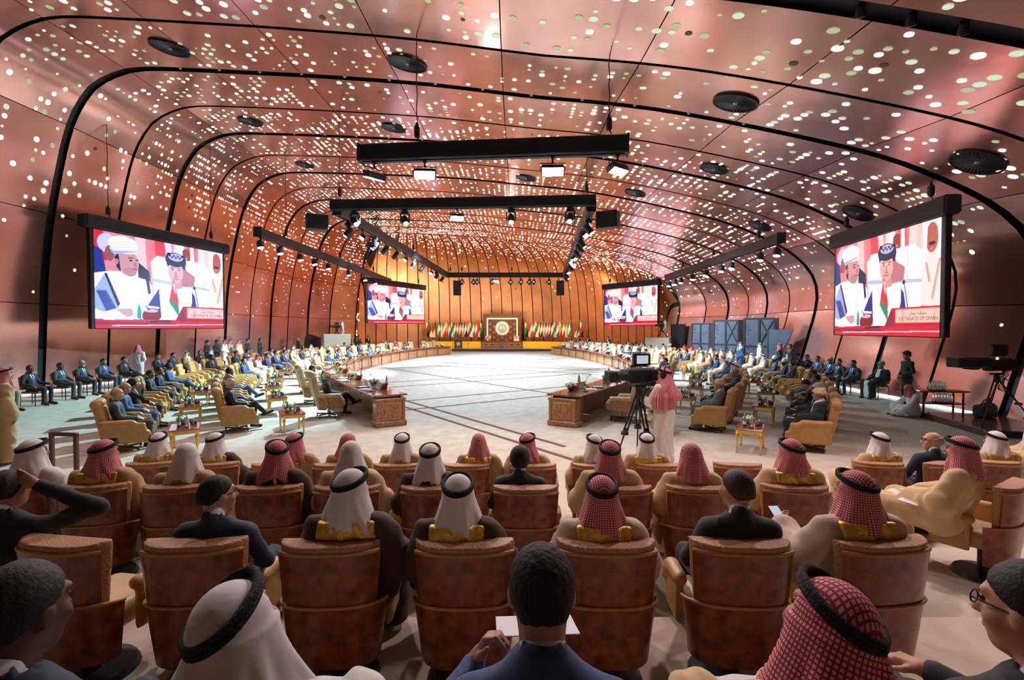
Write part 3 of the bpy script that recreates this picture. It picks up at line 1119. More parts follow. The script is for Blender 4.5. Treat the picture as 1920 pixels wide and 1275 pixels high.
def face_parts(P, h, beard=None, glasses=False):
    out = []
    for sx in (-1, 1):
        m = MB()
        m.ball(P.H((sx * .032, .0815, .020)), .0115, 8, 6)
        out.append(('eye', np.array(m.V), [tuple(f) for f in m.F], 'eye'))
        m = MB(); m.cyl(P.H((sx * .018, .093, .040)), P.H((sx * .047, .084, .042)), .0045, .003, 6)
        out.append(('eyebrow', np.array(m.V), [tuple(f) for f in m.F], 'hair_black'))
    if beard:
        f = Fld(np.array(P.head) - .17, np.array(P.head) + .17, max(h, .010))
        R, H = P.R, P.H
        f.ell(H((0, .024, -.046)), (.068, .080, .083), .03, R); f.cap(H((0, .066, -.092)), H((0, .05, -.08)), .031, .033, .03)
        f.cap(H((-.03, .093, -.036)), H((.03, .093, -.036)), .009, .009, .01)
        c = np.array(P.head); Rm = R.T

        def kp(X, Y, Z):
            x, y, z = X - c[0], Y - c[1], Z - c[2]
            ly = Rm[1][0] * x + Rm[1][1] * y + Rm[1][2] * z; lz = Rm[2][0] * x + Rm[2][1] * y + Rm[2][2] * z; lx = Rm[0][0] * x + Rm[0][1] * y + Rm[0][2] * z
            return np.maximum(np.maximum(lz + .028 - .9 * np.maximum(0, np.abs(lx) - .045), .0 - ly), -(np.sqrt((lx / .024) ** 2 + ((lz + .055) / .011) ** 2) - 1) * .01)
        f.clip(kp)
        out.append(('beard', *f.mesh(), beard))
    if glasses:
        m = MB()
        for sx in (-1, 1):
            m.tube([P.H((sx * .033 + .022 * math.cos(t), .103, .018 + .016 * math.sin(t))) for t in np.linspace(0, 2 * PI, 13)[:-1]], .0024, 5, True)
            m.cyl(P.H((sx * .055, .102, .022)), P.H((sx * .082, .0, .012)), .0026, .0026, 5)
        m.cyl(P.H((-.011, .104, .022)), P.H((.011, .104, .022)), .0024, .0024, 5)
        out.append(('glasses', np.array(m.V), [tuple(f) for f in m.F], 'shoe_black'))
    return out


def ghutra_part(P, h, mat, seed=0, spread=1.0, hemz=.045, amp=1.0, vp=0.0):
    """headcloth: close over the skull, falling in soft folds over the neck to the shoulders, open at the face"""
    R = P.R; c = np.array(P.head); Rm = R.T
    rr = random.Random(seed)
    ph = [rr.uniform(0, 6.28) for _ in range(6)]
    H = P.H
    zb = P.sh[0][2] - c[2] - .0                      # shoulder line relative to the head
    lz_ = zb - .18 + min(0, hemz) - vp
    f = Fld(c + (-.36, -.34, lz_), c + (.36, .26, .19), h)

    def cone(X, Y, Z):
        x, y, z = X - c[0], Y - c[1], Z - c[2]
        u = np.clip((.03 - z) / (.03 - zb + .05), 0, 1.25)    # 0 at the brow, 1 at the shoulders
        # head turns, the hem stays on the shoulders
        cy, sy = math.cos(-P.yaw), math.sin(-P.yaw)
        w_ = 1 - np.clip(u, 0, 1) ** 1.5
        xr = x * (1 + w_ * (cy - 1)) - y * w_ * sy; yr = y * (1 + w_ * (cy - 1)) + x * w_ * sy
        th = np.arctan2(xr, -(yr + .012 + .03 * u))
        rx = .096 + (.115 * spread) * u ** 1.15; ry = .114 + .045 * spread * u ** 1.1
        ru = np.sqrt((xr / rx) ** 2 + ((yr + .012 + .03 * u) / ry) ** 2)
        fold = (.10 * np.sin(5 * th + ph[0] + 2 * u) + .07 * np.sin(9 * th + ph[1] - 3 * u) + .04 * np.sin(14 * th + ph[2])) * amp * np.clip(u, 0, 1.1) ** 1.1
        hem = zb + hemz - vp * np.cos(th * .5 + .35) ** 6 - .09 * np.abs(np.sin(th * .5)) + .015 * np.sin(3 * th + ph[3])
        d = (ru - 1 - fold) * np.minimum(rx, ry) * .8
        return np.maximum(np.maximum(d, hem - z), z - .03)
    f.fn(cone, c + (-.36, -.34, lz_), c + (.36, .26, .12), .012)
    f.ell(H((0, -.012, .030)), (.094, .113, .106), .02, R)
    # face opening
    f.fn(lambda X, Y, Z: np.maximum(np.maximum(np.abs(Rm[0][0] * (X - c[0]) + Rm[0][1] * (Y - c[1]) + Rm[0][2] * (Z - c[2])) - .066,
                                              .035 - (Rm[1][0] * (X - c[0]) + Rm[1][1] * (Y - c[1]) + Rm[1][2] * (Z - c[2]))),
                                    (Rm[2][0] * (X - c[0]) + Rm[2][1] * (Y - c[1]) + Rm[2][2] * (Z - c[2])) - .062), c + (-.3, -.2, -.45), c + (.3, .3, .2), .02, sub=True)
    V, Q = f.mesh()
    return ('ghutra', V, Q, mat)


def ghutra_uv(me, P):
    c = np.array(P.head); Rm = P.R.T
    n = len(me.vertices)
    co = np.empty(n * 3, np.float32); me.vertices.foreach_get('co', co)
    L = (co.reshape(-1, 3) - c) @ P.R
    th = np.arctan2(L[:, 0], -(L[:, 1] + .012))
    top = L[:, 2] > .055
    u = np.where(top, L[:, 0], th * .125); v = np.where(top, L[:, 1], L[:, 2])
    uv = me.uv_layers.new(name='UVMap')
    li = np.empty(len(me.loops), np.int32); me.loops.foreach_get('vertex_index', li)
    uv.data.foreach_set('uv', np.stack([u[li], v[li]], 1).astype(np.float32).ravel())


def agal_part(P, tilt=.34, big=1.0):
    m = MB()
    for dz, rr in ((0, 1.0), (.017, .985)):
        m.tube([P.H((.0945 * big * rr * math.cos(t), -.014 + .1135 * big * rr * math.sin(t), .066 + dz + tilt * .1 * math.sin(t))) for t in np.linspace(0, 2 * PI, 33)[:-1]], .0108, 8, True)
    return ('agal', np.array(m.V), [tuple(f) for f in m.F], 'agal')


def thobe_parts(P, h, mat='thobe_white'):
    lo, hi = bounds(P, .24)
    f = Fld(lo, hi, h); torso_cloth(f, P, .012, arms=(.066, .058, .055))
    nk = np.array(P.neck)
    f.cap(nk + (0, -.005, -.03), nk + (0, .0, .02), .068, .066, .02)
    for i in (0, 1):
        hp, kn, an = np.array(P.hip[i]), np.array(P.kn[i]), np.array(P.an[i])
        f.cap(hp, kn, .125, .095, .07); f.cap(kn, an + (0, .0, .02), .095, .105, .06)
    kc, ac, pc = (np.array(P.kn[0]) + P.kn[1]) / 2, (np.array(P.an[0]) + P.an[1]) / 2, np.array(P.pel)
    f.cap(pc - (0, 0, .03), kc, .10, .085, .07); f.cap(kc, ac + (0, 0, .02), .085, .10, .07)
    f.warp(folds(.006, 17, 15, 14)); f.clip(lambda X, Y, Z: .04 - Z + 0 * X + 0 * Y)
    out = [('robe', *f.mesh(), mat)]
    for i in (0, 1) if h < .03 else ():
        a = np.array(P.an[i]); d = foot_dir(P, i)
        g = Fld(a - .27, a + .27, .014); g.cap(a + (0, 0, -.03) - d * .3, a + d * 1.0 + (0, 0, -.02), .046, .042, .03)
        g.clip(lambda X, Y, Z: 0.004 - Z + 0 * X + 0 * Y)
        out.append(('shoe', *g.mesh(), 'shoe_black'))
    return out


def bisht_parts(P, h, mat='bisht_tan', trim=True, front=True):
    lo, hi = bounds(P, .30)
    f = Fld(lo, hi, h); torso_cloth(f, P, .022, k=.08, arms=(.075, .085, .085))
    for i in (0, 1):
        hp, kn, an = np.array(P.hip[i]), np.array(P.kn[i]), np.array(P.an[i]); sg = (-1, 1)[i]
        f.cap(P.el[i], hp + (sg * .06, .05, -.02), .085, .10, .07)
        f.cap(hp, kn + (sg * .03, 0, 0), .135, .115, .08)
        f.cap(kn + (sg * .02, 0, 0), an + (sg * .02, .0, .02), .105, .125, .07)
    nk, ch = np.array(P.neck), np.array(P.chest)
    base = f.copy()
    f.cap(nk + (0, .03, -.03), nk + (0, .10, .12), .085, .10, .02, sub=True)
    if front:
        f.fn(lambda X, Y, Z: np.maximum(np.abs(X) - .045 - .05 * np.clip((nk[2] - Z), 0, 1.2), ch[1] + .03 - Y + 0 * Z), (-.2, ch[1], 0), (.2, hi[1], nk[2] + .1), .015, sub=True)
    f.warp(folds(.008, 15, 13, 11)); f.clip(lambda X, Y, Z: .05 - Z + 0 * X + 0 * Y)
    out = [('cloak', *f.mesh(), mat)]
    if trim:
        zs = P.sh[0][2]
        t = base.grow(.021).warp(folds(.008, 15, 13, 11))
        t.clip(lambda X, Y, Z: np.maximum(np.maximum(np.abs(X) - .17, Z - zs - .085), zs - .01 - Z) + 0 * Y)
        t.clip(lambda X, Y, Z: Y - P.sh[0][1] + .0 + 0 * X + 0 * Z)
        v, q = t.mesh()
        if len(q): out.append(('gold_trim', v, q, 'gold_thread'))
    return out


def turban_part(P, h, mat):
    R, H = P.R, P.H
    f = Fld(np.array(P.head) - .2, np.array(P.head) + .22, h)
    f.ell(H((0, -.014, .060)), (.100, .118, .088), .02, R)
    for i, (z, a, ph) in enumerate(((.045, .18, 0), (.075, -.15, 1.6), (.10, .22, 3.0))):
        pts = [H(((.098 - .012 * i) * math.cos(t), -.014 + (.117 - .012 * i) * math.sin(t), z + a * .12 * math.sin(t + ph))) for t in np.linspace(0, 2 * PI, 15)]
        for a_, b_ in zip(pts[:-1], pts[1:]):
            f.cap(a_, b_, .021, .021, .012)
    f.ell(H((.04, -.10, .02)), (.05, .04, .06), .02, R)
    f.cap(H((0, .13, -.12)), H((0, .10, .022)), .06, .045, .01, sub=True)
    return ('turban', *f.mesh(), mat)


def cap_part(P, h, mat, kind='kufi'):
    R, H = P.R, P.H
    f = Fld(np.array(P.head) - .2, np.array(P.head) + .22, h)
    if kind == 'beret':
        f.ell(H((.02, -.01, .085)), (.118, .125, .045), .02, R); f.cap(H((0, -.012, .05)), H((0, -.012, .07)), .098, .10, .02)
    elif kind == 'peaked':
        f.cap(H((0, -.012, .055)), H((0, -.012, .085)), .098, .115, .02); f.ell(H((0, -.01, .115)), (.125, .135, .028), .02, R); f.ell(H((0, .10, .05)), (.075, .055, .01), .01, R)
    elif kind == 'full':
        f.ell(H((0, -.022, .022)), (.100, .118, .118), .02, R); f.cap(H((0, .14, -.1)), H((0, .12, .03)), .06, .05, .02, sub=True)
    else:
        f.cap(H((0, -.012, .06)), H((0, -.012, .10)), .094, .088, .02, ys=1.15)
    f.clip(lambda X, Y, Z: -9 + 0 * X + 0 * Y + 0 * Z)
    return ('cap', *f.mesh(), mat)


PROTO = {}


def build_person(key, P, parts, h, skin='skin_mid', fine=True, hands=True):
    """prototype: list of (part name, mesh, material); first is the body itself"""
    out = []
    v, q = body_mesh(P, h, fine, hands)
    out.append(('person', mesh_from(key, v, q, [skin])))
    for nm, v, q, mt in parts:
        if len(q) == 0:
            continue
        me = mesh_from(key + '_' + nm, v, q, [mt])
        if nm == 'ghutra':
            ghutra_uv(me, P)
        out.append((nm, me))
    PROTO[key] = out
    return out


def put_person(key, loc, rz, label, group=None, skin=None, mats=None, sc=1.0, name='person'):
    pr = PROTO[key]
    o = obj(name, pr[0][1], None)
    o.location = loc; o.rotation_euler = (0, 0, rz); o.scale = (sc,) * 3
    if skin: setmat(o, skin)
    for nm, me in pr[1:]:
        c = obj(nm, me, o)
        if mats and nm in mats:
            setmat(c, mats[nm])
    tag(o, label, 'person', group)
    return o


def one_mesh(key, P, h, layers, skin='skin_mid'):
    """a distant figure: body and clothes in one mesh, one material slot each"""
    V, Q, mi, ms = [], [], [], [skin]
    v, q = body_mesh(P, h, False)
    V.append(v); Q.append(q); mi.append(np.zeros(len(q), int)); o = len(v)
    for n, (nm, v, q, mt) in enumerate(layers):
        if not len(q): continue
        if not isinstance(q, np.ndarray):
            q = np.array([f if len(f) == 4 else (*f, f[-1]) for f in q if len(f) == 4])
        if mt not in ms: ms.append(mt)
        V.append(v); Q.append(q + o); mi.append(np.full(len(q), ms.index(mt))); o += len(v)
    PROTO[key] = [('person', mesh_from(key, np.concatenate(V), np.concatenate(Q), ms, np.concatenate(mi)))]
# ------------------------------------------------------------------ furniture prototypes
def fmesh(f, name, mat):
    v, q = f.mesh()
    return mesh_from(name, v, q, [mat])


def tilt(a):
    return np.array(Matrix.Rotation(a, 3, 'X'))


CH = {}


def proto_armchair():
    h = .022
    P = []
    f = Fld((-.36, -.36, .15), (.36, .52, .55), h); f.box((0, .05, .33), (.275, .33, .095), .06, .03); f.cap((-.22, .36, .33), (.22, .36, .33), .095, .095, .05); P.append(('seat', fmesh(f, 'seat', 'leather')))
    f = Fld((-.40, -.62, .22), (.40, -.10, 1.0), h); f.box((0, -.33, .62), (.30, .085, .33), .07, .03, tilt(.20)); f.box((0, -.29, .58), (.25, .06, .26), .05, .02, tilt(.20)); P.append(('backrest', fmesh(f, 'backrest', 'leather')))
    f = Fld((-.42, -.60, .78), (.42, -.2, 1.14), h); f.cap((-.23, -.41, .97), (.23, -.41, .97), .098, .098, .03); f.warp(lambda X, Y, Z: .006 * np.cos(40 * X) + 0 * Y + 0 * Z); P.append(('headrest', fmesh(f, 'headrest', 'leather')))
    for sx in (-1, 1):
        x = sx * .35
        f = Fld((x - .13, -.48, .10), (x + .13, .56, .74), h)
        f.cap((x, -.30, .60), (x, .16, .585), .068, .066, .03); f.cap((x, .20, .55), (x, .36, .43), .062, .058, .03); f.box((x, .03, .38), (.055, .36, .20), .04, .03)
        f.box((x, .42, .28), (.05, .06, .12), .04, .03)
        P.append(('armrest', fmesh(f, 'armrest', 'leather')))
    m = MB(); m.cyl((0, .02, .05), (0, .02, .26), .035, .035, 12); m.cyl((0, .02, .22), (0, .02, .27), .12, .14, 12)
    P.append(('post', m.mesh('post', 'steel')))
    for i in range(4):
        a = PI / 4 + i * PI / 2
        m = MB(); m.box((math.cos(a) * .17, .02 + math.sin(a) * .17, .055), (.34, .055, .03), a, .008); m.ball((math.cos(a) * .32, .02 + math.sin(a) * .32, .025), (.025, .025, .025), 8, 5)
        P.append(('foot', m.mesh('foot', 'dark_wood')))
    CH['armchair'] = P


def proto_exec():
    h = .024
    P = []
    f = Fld((-.38, -.36, .18), (.38, .50, .58), h); f.box((0, .05, .38), (.28, .32, .085), .06, .03); f.cap((-.22, .33, .38), (.22, .33, .38), .085, .085, .05); P.append(('seat', fmesh(f, 'seat', 'leather_pale')))
    f = Fld((-.42, -.72, .40), (.42, -.10, 1.22), h); f.box((0, -.38, .86), (.31, .08, .36), .06, .03, tilt(.20)); f.warp(lambda X, Y, Z: .012 * np.maximum(0, np.cos((Z - .62) * 2 * PI / .15)) ** 8 + 0 * X + 0 * Y); P.append(('backrest', fmesh(f, 'backrest', 'leather_pale')))
    f = Fld((-.44, -.74, 1.0), (.44, -.3, 1.42), h); f.cap((-.24, -.49, 1.22), (.24, -.49, 1.22), .10, .10, .03); P.append(('headrest', fmesh(f, 'headrest', 'leather_pale')))
    m = MB(); m.grid([[Vector((x, -.585 - .012 * math.cos(x * 4) + .02 * abs(x), z)) + Vector((0, -(z - 1.2) * .2, 0)) for x in np.linspace(-.29, .29, 9)] for z in (1.13, 1.22, 1.31)]); P.append(('headrest_panel', m.mesh('headrest_panel', 'burl')))
    m = MB()
    rows = []
    for z in np.linspace(.22, .60, 5):
        t = (z - .22) / .38
        rows.append([Vector(((.25 + .08 * t) * math.sin(a), -.08 - (.22 + .11 * t) * math.cos(a), z)) for a in np.linspace(-1.45, 1.45, 15)])
    m.grid(rows); P.append(('lower_shell', m.mesh('lower_shell', 'burl_light')))
    for sx in (-1, 1):
        x = sx * .36
        f = Fld((x - .13, -.46, .16), (x + .13, .50, .76), h)
        f.cap((x, -.30, .64), (x, .20, .62), .06, .062, .03); f.cap((x, .22, .60), (x, .32, .48), .05, .045, .03)
        P.append(('armrest', fmesh(f, 'armrest', 'leather_pale')))
        m = MB(); m.prism([(x - .03, -.34, .26), (x - .03, .26, .32), (x - .03, .33, .48), (x - .03, .24, .60), (x - .03, -.34, .62)], (0, 0, 0), (.06, 0, 0)); P.append(('arm_panel', m.mesh('arm_panel', 'burl_light')))
    m = MB(); m.cyl((0, 0, .06), (0, 0, .30), .04, .04, 12); P.append(('post', m.mesh('post', 'steel')))
    for i in range(5):
        a = .3 + i * 2 * PI / 5
        m = MB(); m.box((math.cos(a) * .18, math.sin(a) * .18, .085), (.36, .06, .035), a, .01); m.cyl((math.cos(a) * .34, math.sin(a) * .34 - .02, .03), (math.cos(a) * .34, math.sin(a) * .34 + .02, .03), .03, .03, 10)
        P.append(('foot', m.mesh('foot', 'dark_wood')))
    CH['exec'] = P


def sup(a, n=2.8):
    c, s_ = math.cos(a), math.sin(a)
    return math.copysign(abs(c) ** (2 / n), c), math.copysign(abs(s_) ** (2 / n), s_)


def shell_mesh(name, z0, z1, r0, r1, amax, front0=0, thick=.03, top_curve=0.0, nz=6):
    m = MB()

    def pt(a, t, off):
        c, s_ = sup(a)
        rx = r0[0] + (r1[0] - r0[0]) * t - off; ry = r0[1] + (r1[1] - r0[1]) * t - off
        z = z0 + (z1 - z0) * t - top_curve * t * (abs(a) / amax) ** 3
        return Vector((rx * s_, .02 - ry * c, z))
    A = np.linspace(-amax, amax, 25)
    T = np.linspace(0, 1, nz)
    m.grid([[pt(a, t, 0) for a in A] for t in T])
    m.grid([[pt(a, t, thick) for a in A[::-1]] for t in T])
    m.grid([[pt(a, 1, 0) for a in A], [pt(a, 1, thick) + Vector((0, 0, .004)) for a in A]])
    m.grid([[pt(a, 0, thick) for a in A], [pt(a, 0, 0) for a in A]])
    for a, fl in ((-amax, 0), (amax, 1)):
        r = [[pt(a, t, 0) for t in T], [pt(a, t, thick) for t in T]]
        m.grid(r if fl else r[::-1])
    return m.mesh(name, 'burl')


def proto_public():
    h = .018
    P = [('back_shell', shell_mesh('back_shell', .545, .835, (.298, .235), (.318, .262), .98, top_curve=.010)),
         ('lower_shell', shell_mesh('lower_shell', .17, .535, (.262, .20), (.304, .238), 1.45, top_curve=.03))]
    m = MB()
    pts = []
    for a in np.linspace(-1.45, 1.45, 29):
        c, s_ = sup(a)
        pts.append((.306 * s_, .02 - .240 * c, .541 - .028 * (abs(a) / 1.45) ** 3))
    m.tube(pts, .010, 8); P.append(('welt', m.mesh('welt', 'leather')))

    def pad(X, Y, Z):
        t = np.clip((Z - .42) / .42, 0, 1.2)
        q = (np.abs(X / (.243 + .032 * t)) ** 3 + np.abs((Y - .02) / (.205 + .035 * t)) ** 3) ** (1 / 3.)
        d = (q - 1) * .22
        inner = (np.abs(X / .30) ** 4 + np.abs((Y - .14) / .235) ** 4) ** .25
        return np.maximum(np.maximum(np.maximum(d, (1 - inner) * .18), Z - .872), .40 - Z)
    f = Fld((-.34, -.30, .36), (.34, .25, .94), h); f.fn(pad, (-.34, -.30, .36), (.34, .14, .94), .02)
    f.clip(lambda X, Y, Z: Y + .085 + 0 * X + 0 * Z); f.F = f.F - np.float32(.012)
    P.append(('back_cushion', fmesh(f, 'back_cushion', 'quilt')))
    m = MB()
    pts = []
    for a in np.linspace(-.98, .98, 25):
        c, s_ = sup(a)
        pts.append((.313 * s_, .02 - .256 * c, .845 - .010 * (abs(a) / .98) ** 3))
    m.tube(pts, .012, 8); P.append(('top_piping', m.mesh('top_piping', 'leather')))
    f = Fld((-.33, -.26, .2), (.33, .46, .54), .022); f.box((0, .12, .36), (.225, .28, .08), .06, .03); P.append(('seat', fmesh(f, 'seat', 'leather_pale')))
    for sx in (-1, 1):
        x = sx * .285
        f = Fld((x - .12, -.16, .20), (x + .12, .48, .68), .02); f.cap((x, .06, .56), (x, .26, .55), .042, .046, .03); f.cap((x, .28, .535), (x, .36, .44), .046, .042, .03); f.box((x, .20, .40), (.024, .15, .13), .03, .02)
        P.append(('armrest', fmesh(f, 'armrest', 'leather')))
    m = MB(); m.cyl((0, .03, .04), (0, .03, .28), .05, .05, 12); m.cyl((0, .03, .0), (0, .03, .035), .24, .22, 20); P.append(('pedestal', m.mesh('pedestal', 'black_metal')))
    CH['public'] = P


def proto_wallchair():
    P = []
    m = MB(); m.box((0, .04, .43), (.48, .46, .08), bev=.03); P.append(('seat', m.mesh('seat', 'leather_brown')))
    m = MB(); m.box((0, -.22, .72), (.46, .06, .42), bev=.025, R=Matrix.Rotation(.12, 3, 'X')); P.append(('backrest', m.mesh('backrest', 'leather')))
    for sx in (-1, 1):
        for y in (-.2, .24):
            m = MB(); m.cyl((sx * .21, y * 1.05, 0), (sx * .2, y, .40), .014, .018, 8); P.append(('leg', m.mesh('leg', 'dark_wood')))
    CH['wall'] = P


proto_armchair(); proto_exec(); proto_public(); proto_wallchair()


def put_chair(kind, loc, rz, label, name='armchair', cat='armchair', group=None, sc=1.0, parts=None):
    t = thing(name, label, cat, loc, rz, group)
    t.scale = (sc,) * 3
    for nm, me in CH[kind]:
        if parts and nm not in parts: continue
        obj(nm, me, t)
    return t


# ------------------------------------------------------------------ curved conference tables
TBL = catmull([(-2.77, 12.75), (-4.95, 16.4), (-6.7, 20), (-8.1, 24), (-8.75, 29), (-8.6, 33.2), (-8.1, 38.5), (-7.2, 43), (-5.7, 46.2)], 400)
MIRX = -0.9


def tbl(side, s, off=0.0, z=0.0):
    """point on a table's inner edge at arc length s, moved outward by off; side -1 left, 1 right"""
    P = TBL
    L = np.concatenate([[0], np.cumsum(np.linalg.norm(np.diff(P, axis=0), axis=1))])
    x, y = np.interp(s, L, P[:, 0]), np.interp(s, L, P[:, 1])
    e = .05
    tx, ty = np.interp(s + e, L, P[:, 0]) - np.interp(s - e, L, P[:, 0]), np.interp(s + e, L, P[:, 1]) - np.interp(s - e, L, P[:, 1])
    if s <= e: tx, ty = P[3] - P[0]
    if s >= L[-1] - e: tx, ty = P[-1] - P[-4]
    n = math.hypot(tx, ty); tx, ty = tx / n, ty / n
    x, y = x - ty * off, y + tx * off
    if side > 0:
        x = 2 * MIRX - x
        x = x if y > 22 else x - 0.0
        tx = -tx
    if side > 0: x -= 0.75 * min(1, max(0, (y - 15) / 12)) * min(1, max(0, (48 - y) / 6))
    out = Vector((-ty, tx, 0)) if side < 0 else Vector((ty, -tx, 0))
    return Vector((x, y, z)), math.atan2(ty, tx), out


TL = float(np.sum(np.linalg.norm(np.diff(TBL, axis=0), axis=1)))
MOD = TL / 18
for side, word in ((-1, 'left'), (1, 'right')):
    t = thing('conference_table', 'long curved wooden conference table on the %s of the open carpet' % word, 'table', tbl(side, TL / 2)[0])
    o0 = t.location.copy()
    m = MB()
    S_ = np.linspace(0, TL, 73)
    prof = ((-.07, .765), (-.085, .785), (-.07, .805), (.80, .805), (.815, .785), (.80, .765), (-.07, .765))
    rows = [[tbl(side, s, o, z)[0] - o0 for o, z in prof] for s in S_]
    m.grid(rows if side > 0 else [r[::-1] for r in rows], smooth=False)
    for r in (rows[0], rows[-1]):
        m.add(r[:-1], [tuple(range(6))])
    obj('tabletop', m, t, 'table_wood')
    m = MB()
    rows = [[tbl(side, s, .10, z)[0] - o0 for z in (.70, .765)] for s in S_]
    m.grid(rows, smooth=False); obj('apron', m, t, 'dark_wood')
    for i in range(18):
        a, ang, out = tbl(side, (i + .0) * MOD + .03, .06)
        b, _, _ = tbl(side, (i + 1) * MOD - .03, .06)
        c = (a + b) / 2 - o0; d = b - a; ang = math.atan2(d.y, d.x); L = d.length
        n = Vector((-d.y, d.x, 0)).normalized()
        n = n if n.dot(out) > 0 else -n
        m = MB(); m.box(c + Vector((0, 0, .36)) + n * .03, (L, .05, .70), ang); m.box(c + Vector((0, 0, .05)) - n * .012, (L, .06, .10), ang, .01); m.box(c + Vector((0, 0, .70)) - n * .012, (L, .06, .05), ang, .01)
        pn = obj('front_panel', m, t, 'oak_frame' if i == 0 else 'wood')
        w1, w2 = L * .60, L * .22
        for (u, wd) in ((-L * .17, w1), (L * .335, w2)):
            m = MB(); cc = c + Vector((math.cos(ang), math.sin(ang), 0)) * u - n * .004
            m.box(cc + Vector((0, 0, .37)), (wd, .03, .46), ang, .012); obj('inset', m, pn, 'burl_light')
        m = MB(); cc = c + Vector((math.cos(ang), math.sin(ang), 0)) * (L * .485) - n * .02
        m.box(cc + Vector((0, 0, .37)), (.09, .06, .66), ang, .012); obj('pilaster', m, t, 'dark_wood')
    # end cabinets
    for s, sg in ((0.12, -1), (TL - .12, 1)):
        p, ang, out = tbl(side, s, .37)
        c = p - o0
        m = MB(); m.box(c + Vector((0, 0, .38)), (.34, .74, .62), ang, .01); m.box(c + Vector((0, 0, .07)), (.40, .82, .14), ang, .02); m.box(c + Vector((0, 0, .69)), (.38, .79, .05), ang, .012)
        e = obj('end_cabinet', m, t, 'burl_light')
        ax = Vector((math.cos(ang), math.sin(ang), 0)) * sg
        for u in (-.33, .33):
            m = MB(); m.box(c + ax * .17 + out * u + Vector((0, 0, .40)), (.05, .07, .56), ang, .01); obj('pilaster', m, e, 'burl_light')
        m = MB(); m.box(c + ax * .172 + Vector((0, 0, .40)), (.03, .50, .44), ang, .012); obj('raised_frame', m, e, 'oak_frame')
        m = MB(); m.box(c + ax * .186 + Vector((0, 0, .40)), (.02, .42, .36), ang, .008); obj('inset', m, e, 'burl_light')


